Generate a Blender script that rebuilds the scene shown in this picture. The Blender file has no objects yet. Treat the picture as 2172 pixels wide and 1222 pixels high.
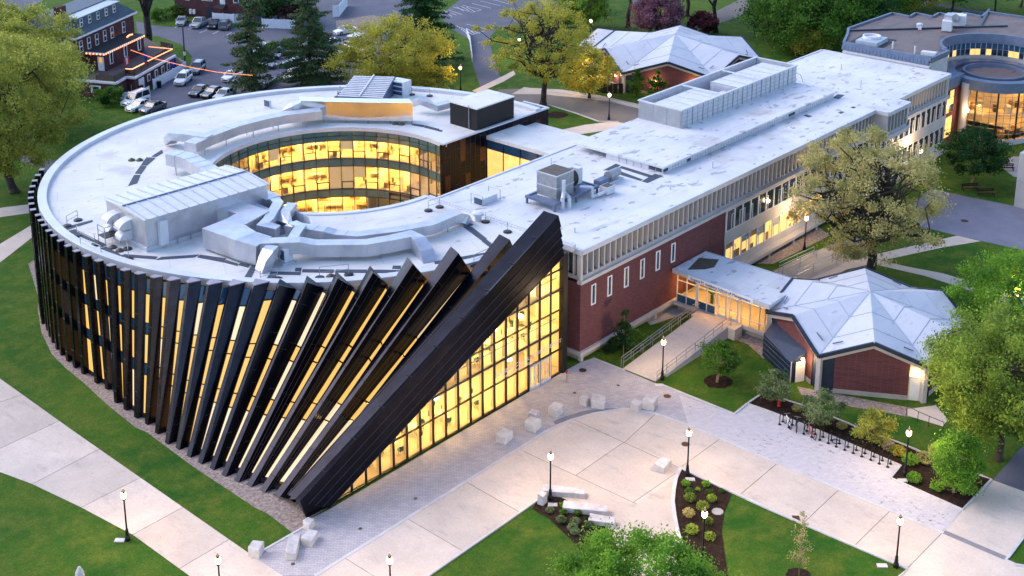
import bpy, bmesh, math, random
import numpy as np
from mathutils import Vector, Matrix
random.seed(7)
sc = bpy.context.scene
COL = sc.collection
R = math.radians
# ------------------------------------------------------------------ camera
cam_d = bpy.data.cameras.new('camera')
cam = bpy.data.objects.new('camera', cam_d)
COL.objects.link(cam)
cam.location = (-88.18, -69.66, 60.0)
cam.rotation_euler = (R(90 - 16.0954), 0, R(41.5589 - 90))
cam_d.sensor_width = 36
cam_d.lens = 46.301
cam_d.shift_y = -0.20207          # rising-front style correction of the uprights
cam_d.clip_start = 1
cam_d.clip_end = 6000
sc.camera = cam
# ------------------------------------------------------------------ dusk sky and a faint soft sun
w = bpy.data.worlds.new('World'); sc.world = w; w.use_nodes = True
nt = w.node_tree
bg = nt.nodes['Background']
sky = nt.nodes.new('ShaderNodeTexSky')
sky.sky_type = 'NISHITA'; sky.sun_disc = False
SUN_EL, SUN_AZ = 38.0, 112.0
sky.sun_elevation = R(SUN_EL); sky.sun_rotation = R(90 - SUN_AZ)
sky.altitude = 60; sky.air_density = 1.0; sky.dust_density = 1.2; sky.ozone_density = 1.6
nt.links.new(sky.outputs[0], bg.inputs[0])
bg.inputs[1].default_value = 0.15
sd = bpy.data.lights.new('sun', 'SUN'); sd.energy = 0.65; sd.angle = R(40); sd.color = (1.0, 0.86, 0.82)
so = bpy.data.objects.new('sun', sd); COL.objects.link(so)
so.rotation_euler = (R(90 - SUN_EL), 0, R(SUN_AZ + 90))
sc.view_settings.view_transform = 'Standard'; sc.view_settings.look = 'None'
sc.view_settings.gamma = 1; sc.view_settings.use_curve_mapping = False
sc.view_settings.exposure = 1.5
sc.cycles.use_denoising = True
sc.cycles.max_bounces = 6; sc.cycles.diffuse_bounces = 3; sc.cycles.glossy_bounces = 3
sc.cycles.transmission_bounces = 4; sc.cycles.transparent_max_bounces = 12
sc.cycles.sample_clamp_indirect = 4.0

# ------------------------------------------------------------------ helpers
WL = {}
def link(o): COL.objects.link(o); return o
def tag(o, label=None, cat=None, group=None, kind=None):
    if label: o['label'] = label
    if cat: o['category'] = cat
    if group: o['group'] = group
    if kind: o['kind'] = kind
    return o
def thing(name, label, cat, loc=(0, 0, 0), group=None):
    o = link(bpy.data.objects.new(name, None)); o.location = loc; o.empty_display_size = .3
    WL[o.name] = Vector(loc)
    return tag(o, label, cat, group)
def put(o, parent):
    if parent is not None:
        o.parent = parent
        o.location = -WL.get(parent.name, Vector((0, 0, 0)))
    return o
def from_mesh(name, me, parent=None):
    return put(link(bpy.data.objects.new(name, me)), parent)
def copy_tree(o, loc, rz=0.0, label=None, group=None, scale=None):
    c = o.copy(); link(c); c.location = loc; c.rotation_euler = (0, 0, rz)
    if scale is not None: c.scale = scale if hasattr(scale, '__len__') else (scale,) * 3
    if label: c['label'] = label
    if group: c['group'] = group
    for ch in o.children:
        d = ch.copy(); link(d); d.parent = c
        for g in ch.children:
            e = g.copy(); link(e); e.parent = d
    return c
from mathutils.geometry import tessellate_polygon
def tess(poly):
    if len(poly) <= 4: return [tuple(range(len(poly)))]
    return [tuple(t) for t in tessellate_polygon([[Vector((p[0], p[1], 0)) for p in poly]])]
class B:
    def __init__(s): s.v = []; s.f = []
    def add(s, vs, fs):
        n = len(s.v); s.v += [tuple(p) for p in vs]; s.f += [tuple(i + n for i in f) for f in fs]; return s
    def hexa(s, p):
        return s.add(p, [(3, 2, 1, 0), (4, 5, 6, 7), (0, 1, 5, 4), (1, 2, 6, 5), (2, 3, 7, 6), (3, 0, 4, 7)])
    def box(s, x0, x1, y0, y1, z0, z1):
        return s.hexa([(x0, y0, z0), (x1, y0, z0), (x1, y1, z0), (x0, y1, z0), (x0, y0, z1), (x1, y0, z1), (x1, y1, z1), (x0, y1, z1)])
    def obox(s, c, sz, rz=0):
        ca, sa = math.cos(rz), math.sin(rz); hx, hy, hz = sz[0] / 2, sz[1] / 2, sz[2] / 2
        pt = lambda x, y, z: (c[0] + x * ca - y * sa, c[1] + x * sa + y * ca, c[2] + z)
        return s.hexa([pt(*q) for q in ((-hx, -hy, -hz), (hx, -hy, -hz), (hx, hy, -hz), (-hx, hy, -hz), (-hx, -hy, hz), (hx, -hy, hz), (hx, hy, hz), (-hx, hy, hz))])
    def prism(s, poly, z0, z1):
        a = sum(poly[i - 1][0] * poly[i][1] - poly[i][0] * poly[i - 1][1] for i in range(len(poly)))
        if a < 0: poly = poly[::-1]
        n = len(poly)
        vs = [(x, y, z0) for x, y in poly] + [(x, y, z1) for x, y in poly]
        t = tess(poly); fs = [f[::-1] for f in t] + [tuple(i + n for i in f) for f in t] + [(i, (i + 1) % n, n + (i + 1) % n, n + i) for i in range(n)]
        return s.add(vs, fs)
    def sheet(s, poly, z):
        a = sum(poly[i - 1][0] * poly[i][1] - poly[i][0] * poly[i - 1][1] for i in range(len(poly)))
        if a < 0: poly = poly[::-1]
        fs = []
        for f in tess(poly):
            p = [poly[i] for i in f]; q = sum(p[i - 1][0] * p[i][1] - p[i][0] * p[i - 1][1] for i in range(len(p)))
            fs.append(f if q > 0 else f[::-1])
        return s.add([(x, y, z) for x, y in poly], fs)
    def quad(s, a, b, c, d): return s.add([a, b, c, d], [(0, 1, 2, 3)])
    def frame(s, d, up=(0, 0, 1)):
        d = Vector(d).normalized(); u = Vector(up)
        if abs(d.dot(u)) > .98: u = Vector((1, 0, 0))
        x = d.cross(u).normalized(); return x, x.cross(d).normalized()
    def beam(s, p0, p1, w, h, up=(0, 0, 1)):
        p0 = Vector(p0); p1 = Vector(p1); x, y = s.frame(p1 - p0, up)
        q = []
        for p in (p0, p1): q += [p - x * w / 2 - y * h / 2, p + x * w / 2 - y * h / 2, p + x * w / 2 + y * h / 2, p - x * w / 2 + y * h / 2]
        return s.hexa(q)
    def tube(s, p0, p1, r0, r1=None, n=6, cap=True):
        r1 = r0 if r1 is None else r1; p0 = Vector(p0); p1 = Vector(p1); x, y = s.frame(p1 - p0)
        vs = []
        for p, r in ((p0, r0), (p1, r1)):
            for k in range(n):
                a = 2 * math.pi * k / n; vs.append(p + (x * math.cos(a) + y * math.sin(a)) * r)
        fs = [(k, (k + 1) % n, n + (k + 1) % n, n + k) for k in range(n)]
        if cap: fs += [tuple(range(n - 1, -1, -1)), tuple(range(n, 2 * n))]
        return s.add(vs, fs)
    def pipe(s, pts, r, n=6):
        for a, b in zip(pts[:-1], pts[1:]): s.tube(a, b, r, r, n)
        return s
    def lathe(s, prof, c=(0, 0, 0), n=12):
        vs = [(c[0] + r * math.cos(2 * math.pi * k / n), c[1] + r * math.sin(2 * math.pi * k / n), c[2] + z) for r, z in prof for k in range(n)]
        m = len(prof)
        fs = [(j * n + k, j * n + (k + 1) % n, (j + 1) * n + (k + 1) % n, (j + 1) * n + k) for j in range(m - 1) for k in range(n)]
        fs += [tuple(range(n - 1, -1, -1)), tuple(range((m - 1) * n, m * n))]
        return s.add(vs, fs)
    def arc(s, c, r0, r1, a0, a1, z0, z1, n):
        pts = [(a0 + (a1 - a0) * k / n) for k in range(n + 1)]
        vs = []
        for a in pts:
            ca, sa = math.cos(a), math.sin(a)
            vs += [(c[0] + r0 * ca, c[1] + r0 * sa, z0), (c[0] + r1 * ca, c[1] + r1 * sa, z0), (c[0] + r1 * ca, c[1] + r1 * sa, z1), (c[0] + r0 * ca, c[1] + r0 * sa, z1)]
        fs = []
        for k in range(n):
            o = 4 * k
            fs += [(o + 1, o, o + 4, o + 5)[::-1], (o + 1, o + 5, o + 6, o + 2), (o + 2, o + 6, o + 7, o + 3), (o + 3, o + 7, o + 4, o)]
        fs += [(0, 1, 2, 3), (4 * n + 3, 4 * n + 2, 4 * n + 1, 4 * n)]
        return s.add(vs, fs)
    def duct(s, pts, w, h):
        """rectangular duct; pts are the top-centre line"""
        P = [Vector(p) for p in pts]; n = len(P); vs = []
        for i in range(n):
            d = (P[min(i + 1, n - 1)] - P[max(i - 1, 0)]); dh = Vector((d.x, d.y, 0))
            if dh.length < 1e-4: dh = Vector((P[-1].x - P[0].x, P[-1].y - P[0].y, 0))
            dh.normalize(); x = Vector((dh.y, -dh.x, 0)); k = 1.0
            if 0 < i < n - 1:
                a = (P[i] - P[i - 1]); b = (P[i + 1] - P[i]); a.z = b.z = 0
                if a.length > 1e-3 and b.length > 1e-3: k = 1 / max(.5, math.cos(a.angle(b) / 2))
            vt = d.normalized(); up = x.cross(vt) if abs(vt.z) > .02 else Vector((0, 0, 1))
            if up.z < 0: up = -up
            vs += [P[i] - x * w / 2 * k - up * h, P[i] + x * w / 2 * k - up * h, P[i] + x * w / 2 * k, P[i] - x * w / 2 * k]
        fs = [(0, 1, 2, 3), (4 * n - 1, 4 * n - 2, 4 * n - 3, 4 * n - 4)]
        for i in range(n - 1):
            o = 4 * i
            for k in range(4): fs.append((o + k, o + 4 + k, o + 4 + (k + 1) % 4, o + (k + 1) % 4))
        return s.add(vs, fs)
    def mesh(s, name, mat, smooth=False, bevel=0, fix=True):
        me = bpy.data.meshes.new(name); me.from_pydata(s.v, [], s.f)
        if fix or bevel:
            bm = bmesh.new(); bm.from_mesh(me)
            if bevel: bmesh.ops.bevel(bm, geom=bm.edges[:], offset=bevel, segments=1, affect='EDGES', profile=.5)
            bmesh.ops.recalc_face_normals(bm, faces=bm.faces); bm.to_mesh(me); bm.free()
        if smooth: me.polygons.foreach_set('use_smooth', [True] * len(me.polygons))
        if mat is not None: me.materials.append(M[mat] if isinstance(mat, str) else mat)
        return me
    def obj(s, name, mat, parent=None, smooth=False, bevel=0, fix=True):
        return from_mesh(name, s.mesh(name, mat, smooth, bevel, fix), parent)
def clip(poly, p, n):
    """keep the side of the line (point p, normal n) the normal points to"""
    out = []
    for i in range(len(poly)):
        a = poly[i - 1]; b = poly[i]
        da = (a[0] - p[0]) * n[0] + (a[1] - p[1]) * n[1]; db = (b[0] - p[0]) * n[0] + (b[1] - p[1]) * n[1]
        if da * db < 0:
            t = da / (da - db); out.append((a[0] + (b[0] - a[0]) * t, a[1] + (b[1] - a[1]) * t))
        if db >= 0: out.append(b)
    return out
def area(p): return abs(sum(p[i - 1][0] * p[i][1] - p[i][0] * p[i - 1][1] for i in range(len(p)))) / 2
def slabs(poly, lines, gap=.035):
    """cut a paving polygon into slabs along joint lines ((x,y),(x,y))"""
    ps = [poly]
    for (a, b) in lines:
        d = (b[0] - a[0], b[1] - a[1]); l = math.hypot(*d); n = (-d[1] / l, d[0] / l); q = []
        for pl in ps:
            for sgn in (1, -1):
                m = (n[0] * sgn, n[1] * sgn); c = clip(pl, (a[0] + m[0] * gap / 2, a[1] + m[1] * gap / 2), m)
                if len(c) > 2 and area(c) > .15: q.append(c)
        ps = q
    return ps

# ------------------------------------------------------------------ materials
M = {}
def newmat(name):
    m = bpy.data.materials.new(name); m.use_nodes = True; M[name] = m
    nt = m.node_tree; return m, nt, nt.nodes['Principled BSDF']
def noise(nt, scale, detail=4, rough=.55, vec=None):
    n = nt.nodes.new('ShaderNodeTexNoise'); n.inputs['Scale'].default_value = scale
    n.inputs['Detail'].default_value = detail; n.inputs['Roughness'].default_value = rough
    if vec is not None: nt.links.new(vec, n.inputs['Vector'])
    return n
def ramp(nt, src, a, b, ca=(0, 0, 0, 1), cb=(1, 1, 1, 1)):
    r = nt.nodes.new('ShaderNodeValToRGB'); r.color_ramp.elements[0].position = a; r.color_ramp.elements[1].position = b
    r.color_ramp.elements[0].color = ca; r.color_ramp.elements[1].color = cb
    nt.links.new(src, r.inputs[0]); return r.outputs[0]
def mix(nt, fac, a, b):
    m = nt.nodes.new('ShaderNodeMix'); m.data_type = 'RGBA'
    for s, v in ((m.inputs[0], fac), (m.inputs[6], a), (m.inputs[7], b)):
        if isinstance(v, (int, float)): s.default_value = v
        elif isinstance(v, tuple): s.default_value = v if len(v) == 4 else v + (1,)
        else: nt.links.new(v, s)
    return m.outputs[2]
def coord(nt, kind='Object'):
    return nt.nodes.new('ShaderNodeTexCoord').outputs[kind]
def mapv(nt, v, scale=(1, 1, 1), rot=(0, 0, 0)):
    m = nt.nodes.new('ShaderNodeMapping'); m.inputs['Scale'].default_value = scale; m.inputs['Rotation'].default_value = rot
    nt.links.new(v, m.inputs[0]); return m.outputs[0]
def bump(nt, bs, h, strength, dist=.05):
    b = nt.nodes.new('ShaderNodeBump'); b.inputs['Strength'].default_value = strength; b.inputs['Distance'].default_value = dist
    nt.links.new(h, b.inputs['Height']); nt.links.new(b.outputs[0], bs.inputs['Normal'])
def pm(name, c1, c2=None, scale=.6, rough=.7, metal=0, lo=.35, hi=.65, fine=0, fscale=25, bmp=0, spec=.4, emit=None, es=0, rnd=0, detail=5):
    m, nt, bs = newmat(name)
    bs.inputs['Roughness'].default_value = rough; bs.inputs['Metallic'].default_value = metal
    bs.inputs['Specular IOR Level'].default_value = spec
    c2 = c2 or tuple(x * .8 for x in c1); co = coord(nt)
    col = mix(nt, ramp(nt, noise(nt, scale, detail, .6, co).outputs[0], lo, hi), c1, c2)
    if fine or bmp:
        fn = noise(nt, fscale, 3, .6, co)
        if fine: col = mix(nt, ramp(nt, fn.outputs[0], .3, .7), mix(nt, fine, col, (0, 0, 0)), col)
        if bmp: bump(nt, bs, fn.outputs[0], bmp)
    if rnd:
        oi = nt.nodes.new('ShaderNodeObjectInfo')
        mr = nt.nodes.new('ShaderNodeMapRange'); mr.inputs[3].default_value = 1 - rnd; mr.inputs[4].default_value = 1 + rnd
        nt.links.new(oi.outputs['Random'], mr.inputs[0])
        hs = nt.nodes.new('ShaderNodeHueSaturation'); nt.links.new(col, hs.inputs['Color']); nt.links.new(mr.outputs[0], hs.inputs['Value']); col = hs.outputs[0]
    nt.links.new(col, bs.inputs['Base Color'])
    if emit:
        bs.inputs['Emission Color'].default_value = emit + (1,); bs.inputs['Emission Strength'].default_value = es
    return m
def emitter(name, col, s):
    m, nt, bs = newmat(name); bs.inputs['Base Color'].default_value = (.8, .8, .8, 1)
    bs.inputs['Emission Color'].default_value = col + (1,); bs.inputs['Emission Strength'].default_value = s; return m
def glassy(name, tint=(1, 1, 1), rough=.02, refl=1.0, ior=1.5):
    m, nt, bs = newmat(name); nt.nodes.remove(bs)
    tr = nt.nodes.new('ShaderNodeBsdfTransparent'); tr.inputs[0].default_value = tint + (1,)
    gl = nt.nodes.new('ShaderNodeBsdfGlossy'); gl.inputs['Roughness'].default_value = rough
    fr = nt.nodes.new('ShaderNodeFresnel'); fr.inputs[0].default_value = ior
    mu = nt.nodes.new('ShaderNodeMath'); mu.operation = 'MULTIPLY'; mu.inputs[1].default_value = refl; nt.links.new(fr.outputs[0], mu.inputs[0])
    mx = nt.nodes.new('ShaderNodeMixShader'); nt.links.new(mu.outputs[0], mx.inputs[0]); nt.links.new(tr.outputs[0], mx.inputs[1]); nt.links.new(gl.outputs[0], mx.inputs[2])
    nt.links.new(mx.outputs[0], nt.nodes['Material Output'].inputs[0]); return m
# ground
def lawn_mat(name, a, b, c):
    m, nt, bs = newmat(name); co = coord(nt)
    big = ramp(nt, noise(nt, .07, 5, .6, co).outputs[0], .42, .58); mid = ramp(nt, noise(nt, .45, 5, .65, co).outputs[0], .42, .66); sml = ramp(nt, noise(nt, 2.3, 4, .7, co).outputs[0], .4, .7)
    fn = noise(nt, 7, 5, .75, co)
    col = mix(nt, big, a, b); col = mix(nt, mid, col, mix(nt, .75, col, c)); col = mix(nt, sml, mix(nt, .35, col, (.010, .05, .004)), col)
    col = mix(nt, ramp(nt, fn.outputs[0], .36, .64), mix(nt, .5, col, (.006, .02, .002)), col)
    nt.links.new(col, bs.inputs['Base Color']); bs.inputs['Roughness'].default_value = .9; bs.inputs['Specular IOR Level'].default_value = .12
    bump(nt, bs, fn.outputs[0], 1.0, .1)
lawn_mat('lawn', (.030, .118, .011), (.070, .160, .014), (.17, .20, .028))
m, nt, bs = newmat('concrete'); co = coord(nt)
oi = nt.nodes.new('ShaderNodeObjectInfo'); mr = nt.nodes.new('ShaderNodeMapRange'); mr.inputs[3].default_value = .9; mr.inputs[4].default_value = 1.07; nt.links.new(oi.outputs['Random'], mr.inputs[0])
col = mix(nt, ramp(nt, noise(nt, .3, 6, .65, co).outputs[0], .3, .72), (.61, .515, .45), (.47, .40, .36))
col = mix(nt, ramp(nt, noise(nt, .9, 5, .7, mapv(nt, co, (1, .35, 1), (0, 0, .6))).outputs[0], .55, .8), col, (.36, .315, .29))
col = mix(nt, ramp(nt, noise(nt, 5, 4, .7, co).outputs[0], .3, .62), mix(nt, .16, col, (.1, .09, .08)), col)
col = mix(nt, ramp(nt, noise(nt, 3.2, 2, .5, mapv(nt, co, (1.3, .8, 1))).outputs[0], .74, .78), col, mix(nt, .45, col, (.12, .1, .09)))
hs_ = nt.nodes.new('ShaderNodeHueSaturation'); nt.links.new(col, hs_.inputs['Color']); nt.links.new(mr.outputs[0], hs_.inputs['Value']); nt.links.new(hs_.outputs[0], bs.inputs['Base Color'])
bs.inputs['Roughness'].default_value = .85; bs.inputs['Specular IOR Level'].default_value = .2
pm('concrete_dark', (.30, .285, .28), (.38, .355, .34), .5, .85, fine=.12, fscale=6, spec=.2)
pm('joint', (.16, .14, .12), rough=.95)
def paver_mat(name, a, b, mortar, sc=1.0):
    m, nt, bs = newmat(name); co = coord(nt)
    br = nt.nodes.new('ShaderNodeTexBrick'); nt.links.new(mapv(nt, co, (sc, sc, sc), (0, 0, R(45))), br.inputs[0])
    br.inputs['Color1'].default_value = a + (1,); br.inputs['Color2'].default_value = b + (1,); br.inputs['Mortar'].default_value = mortar + (1,)
    br.inputs['Scale'].default_value = 1; br.inputs['Brick Width'].default_value = .42; br.inputs['Row Height'].default_value = .21; br.inputs['Mortar Size'].default_value = .012
    col = mix(nt, ramp(nt, noise(nt, .5, 5, .65, co).outputs[0], .3, .75), br.outputs[0], mix(nt, .35, br.outputs[0], (.2, .19, .22)))
    nt.links.new(col, bs.inputs['Base Color']); bs.inputs['Roughness'].default_value = .85; bs.inputs['Specular IOR Level'].default_value = .2
paver_mat('pavers', (.47, .44, .47), (.38, .36, .395), (.24, .23, .24))
# pavers with fallen-leaf stains
m, nt, bs = newmat('pavers_stained'); co = coord(nt)
br = nt.nodes.new('ShaderNodeTexBrick'); nt.links.new(mapv(nt, co, (1, 1, 1), (0, 0, R(45))), br.inputs[0])
for k, v in (('Color1', (.50, .465, .49, 1)), ('Color2', (.43, .40, .43, 1)), ('Mortar', (.36, .335, .35, 1))): br.inputs[k].default_value = v
br.inputs['Scale'].default_value = 1; br.inputs['Brick Width'].default_value = .42; br.inputs['Row Height'].default_value = .21; br.inputs['Mortar Size'].default_value = .012
st = ramp(nt, noise(nt, 2.6, 6, .75, mapv(nt, co, (1, .6, 1))).outputs[0], .56, .64); bgn = ramp(nt, noise(nt, .16, 3, .5, co).outputs[0], .42, .6)
mu = nt.nodes.new('ShaderNodeMath'); mu.operation = 'MULTIPLY'; nt.links.new(st, mu.inputs[0]); nt.links.new(bgn, mu.inputs[1])
nt.links.new(mix(nt, mu.outputs[0], br.outputs[0], (.13, .11, .12)), bs.inputs['Base Color']); bs.inputs['Roughness'].default_value = .85
pm('paver_dark', (.20, .19, .21), (.25, .235, .25), 1.5, .85, fine=.2, fscale=9)
pm('asphalt', (.105, .11, .15), (.135, .138, .18), .2, .9, fine=.25, fscale=12, spec=.2)
pm('court_asphalt', (.19, .20, .26), (.155, .165, .22), .4, .9, fine=.2, fscale=10, spec=.2)
pm('asphalt_brown', (.20, .185, .18), (.16, .15, .15), .3, .9, fine=.2, fscale=10, spec=.2)
pm('gravel', (.43, .35, .32), (.24, .19, .17), 3.0, .95, fine=.5, fscale=5, bmp=1, spec=.1)
pm('mulch', (.022, .013, .010), (.045, .026, .02), 2.2, .95, fine=.6, fscale=7, bmp=1, spec=.1)
pm('granite', (.60, .575, .59), (.44, .42, .43), 1.6, .75, fine=.25, fscale=18, rnd=.06, bmp=.15)
pm('kerb', (.55, .53, .54), (.44, .42, .43), .8, .8, fine=.1, fscale=9)
pm('iron', (.09, .035, .02), (.06, .03, .022), 6, .7, metal=.3)
pm('paint_line', (.6, .62, .66), (.45, .46, .5), 2, .8)
# building surfaces
def roof_mat(name, a, b, c, amt=(.56, .66), sc=.22, spot=(.60, .66), seam=None):
    m, nt, bs = newmat(name); co = coord(nt)
    col = mix(nt, ramp(nt, noise(nt, sc, 6, .6, co).outputs[0], .35, .7), a, b)
    st = ramp(nt, noise(nt, .55, 3, .5, mapv(nt, co, (.55, 1.5, 1))).outputs[0], amt[0], amt[1])
    vo = ramp(nt, noise(nt, 1.1, 2, .4, mapv(nt, co, (.7, 1.2, 1), (0, 0, .3))).outputs[0], spot[0], spot[1])
    col = mix(nt, st, col, mix(nt, .45, col, c)); col = mix(nt, vo, col, mix(nt, .7, col, c))
    col = mix(nt, ramp(nt, noise(nt, 6, 4, .7, co).outputs[0], .35, .7), mix(nt, .08, col, (.1, .1, .12)), col)
    if seam:
        br = nt.nodes.new('ShaderNodeTexBrick'); nt.links.new(mapv(nt, co, (1, 1, 1), (0, 0, seam[2])), br.inputs[0]); br.inputs['Scale'].default_value = 1; br.inputs['Brick Width'].default_value = seam[0]; br.inputs['Row Height'].default_value = seam[1]; br.inputs['Mortar Size'].default_value = .035; br.inputs['Mortar Smooth'].default_value = .3
        for k_, v_ in (('Color1', (0, 0, 0, 1)), ('Color2', (0, 0, 0, 1)), ('Mortar', (1, 1, 1, 1))): br.inputs[k_].default_value = v_
        col = mix(nt, br.outputs[0], col, mix(nt, .3, col, (.2, .2, .24)))
        pd = ramp(nt, noise(nt, .11, 4, .55, co).outputs[0], .60, .66, (0, 0, 0, 1), (1, 1, 1, 1)); col = mix(nt, pd, col, mix(nt, .42, col, (.33, .30, .29)))
    nt.links.new(col, bs.inputs['Base Color']); bs.inputs['Roughness'].default_value = .6; bs.inputs['Specular IOR Level'].default_value = .3
roof_mat('roof_white', (.66, .64, .63), (.54, .53, .535), (.36, .31, .29), (.62, .74), .2, (.69, .74), (9, 2.6, .5))
roof_mat('roof_wing', (.65, .64, .655), (.48, .49, .55), (.24, .24, .28), (.60, .72), .13, (.645, .675), (11, 2.4, 0))
roof_mat('roof_pavilion', (.50, .52, .58), (.42, .445, .515), (.33, .35, .42), (.55, .75), .25, (.68, .75))
roof_mat('roof_brown', (.115, .085, .085), (.165, .125, .12), (.05, .038, .04), (.55, .7), .2, (.66, .72))
pm('coping', (.60, .60, .65), (.52, .52, .59), .4, .4, metal=.3)
pm('membrane_pad', (.04, .055, .085), (.06, .075, .105), 2, .8)
m, nt, bs = newmat('fin_metal'); co = coord(nt)
bs.inputs['Metallic'].default_value = .85; bs.inputs['Roughness'].default_value = .34
c0 = mix(nt, ramp(nt, noise(nt, .5, 4, .6, mapv(nt, co, (1, 1, .25))).outputs[0], .35, .7), (.017, .018, .030), (.010, .010, .018))
oi = nt.nodes.new('ShaderNodeObjectInfo'); c0 = mix(nt, oi.outputs['Random'], c0, mix(nt, .3, c0, (.055, .030, .022)))
nt.links.new(c0, bs.inputs['Base Color']); nt.links.new(ramp(nt, noise(nt, 1.5, 3, .5, co).outputs[0], .2, .8, (.16, .16, .16, 1), (.36, .36, .36, 1)), bs.inputs['Roughness'])
pm('fin_dark', (.013, .014, .024), (.008, .008, .014), .8, .27, metal=.85)
pm('panel_bronze', (.085, .045, .03), (.05, .03, .024), 1.2, .35, metal=.85)
pm('cap_metal', (.34, .31, .36), (.26, .24, .29), 1, .5, metal=.4)
pm('fin_seam', (.055, .048, .065), rough=.5, metal=.5)
pm('dark_metal', (.028, .026, .028), (.04, .037, .038), 2, .4, metal=.6)
pm('black_metal', (.012, .012, .014), rough=.45, metal=.4)
m, nt, bs = newmat('galvanised'); co = coord(nt); bs.inputs['Metallic'].default_value = .75
nt.links.new(mix(nt, ramp(nt, noise(nt, .7, 4, .6, co).outputs[0], .35, .7), (.56, .56, .61), (.43, .44, .50)), bs.inputs['Base Color'])
nt.links.new(ramp(nt, noise(nt, 1.3, 3, .5, co).outputs[0], .3, .7, (.34, .34, .34, 1), (.5, .5, .5, 1)), bs.inputs['Roughness'])
pm('polished_sheet', (.80, .78, .76), (.72, .71, .7), .6, .2, metal=1.0)
pm('steel', (.35, .36, .38), (.28, .29, .31), 2, .45, metal=.7)
pm('white_metal', (.57, .57, .615), (.50, .50, .55), 1, .45)
pm('grey_metal', (.50, .51, .57), (.43, .44, .5), 1, .5, metal=.2)
pm('slat_blue', (.42, .47, .54), (.34, .39, .46), 1.2, .45, metal=.3)
m, nt, bs = newmat('brick'); co = coord(nt)
br = nt.nodes.new('ShaderNodeTexBrick'); cx = nt.nodes.new('ShaderNodeCombineXYZ'); sx = nt.nodes.new('ShaderNodeSeparateXYZ'); nt.links.new(co, sx.inputs[0])
ad = nt.nodes.new('ShaderNodeMath'); ad.operation = 'ADD'; nt.links.new(sx.outputs[0], ad.inputs[0]); nt.links.new(sx.outputs[1], ad.inputs[1])
nt.links.new(ad.outputs[0], cx.inputs[0]); nt.links.new(sx.outputs[2], cx.inputs[1]); nt.links.new(cx.outputs[0], br.inputs[0])
for k, v in (('Color1', (.145, .046, .048, 1)), ('Color2', (.10, .034, .038, 1)), ('Mortar', (.12, .08, .08, 1))): br.inputs[k].default_value = v
br.inputs['Scale'].default_value = 1; br.inputs['Brick Width'].default_value = .42; br.inputs['Row Height'].default_value = .14; br.inputs['Mortar Size'].default_value = .012
nt.links.new(mix(nt, ramp(nt, noise(nt, .5, 5, .65, co).outputs[0], .3, .75), br.outputs[0], mix(nt, .35, br.outputs[0], (.06, .025, .035))), bs.inputs['Base Color'])
bs.inputs['Roughness'].default_value = .9; bs.inputs['Specular IOR Level'].default_value = .15
pm('brick_house', (.125, .055, .06), (.085, .038, .044), .9, .9, fine=.3, fscale=7, spec=.1)
pm('precast', (.47, .43, .42), (.39, .36, .36), .5, .8, fine=.1, fscale=8)
pm('precast_dark', (.34, .32, .34), (.27, .26, .28), .5, .8, fine=.1, fscale=8)
pm('white_paint', (.72, .72, .74), (.62, .62, .65), 1, .55)
pm('slate', (.085, .115, .16), (.06, .085, .125), 1.2, .6, fine=.3, fscale=5)
pm('roof_dark', (.018, .018, .022), (.03, .03, .034), 1, .7)
pm('wood_deck', (.11, .085, .085), (.08, .065, .066), 1.2, .8)
pm('navy_metal', (.022, .032, .06), (.03, .043, .075), 1, .45, metal=.4)
pm('zinc', (.15, .19, .29), (.11, .145, .23), .8, .5, metal=.5)
glassy('glass', (.93, .95, .93), .02, 1.0, 1.45)
glassy('glass_soft', (.93, .97, .93), .02, .85, 1.45)
pm('glass_dark', (.012, .02, .035), (.02, .03, .05), 1, .06, spec=.9)
pm('glass_blue', (.02, .065, .13), (.015, .05, .10), .6, .12, spec=.8)
pm('spandrel', (.07, .145, .135), (.05, .11, .11), .4, .14, spec=.9)
pm('lit_fin', (.28, .19, .08), (.22, .15, .06), .3, .3, emit=(1.0, .56, .13), es=.36)
pm('lit_pale', (.8, .7, .5), (.7, .6, .4), .3, .3, emit=(1.0, .66, .30), es=.3)
pm('lit_window', (.8, .6, .3), (.5, .3, .1), .9, .2, emit=(1.0, .54, .12), es=.42)
pm('int_wall', (.80, .70, .50), (.74, .62, .42), .4, .8)
pm('int_floor', (.58, .47, .33), (.50, .40, .28), .5, .6)
pm('int_carpet', (.42, .35, .26), (.36, .30, .22), 1, .9)
pm('int_dark', (.06, .045, .035), (.09, .07, .05), 2, .6)
pm('int_wood', (.36, .20, .08), (.28, .15, .06), 1, .5)
pm('int_red', (.35, .06, .04), rough=.6)
pm('int_teal', (.03, .09, .09), rough=.6)
pm('table_white', (.75, .7, .62), rough=.4)
emitter('ceiling_lamp', (1.0, .60, .16), 105.0)
emitter('hall_lamp', (1.0, .64, .22), 26.0)
emitter('pendant', (1.0, .82, .5), 2.2)
emitter('link_lamp', (1.0, .50, .11), 18.0)
emitter('globe', (1.0, .62, .28), 4.5)
emitter('bulb', (1.0, .21, .015), 1.5)
emitter('wall_lamp', (1.0, .70, .36), 20.0)
pm('sign_blue', (.015, .04, .22), rough=.6)
pm('letter_grey', (.55, .54, .68), rough=.45, metal=.1)

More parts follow.
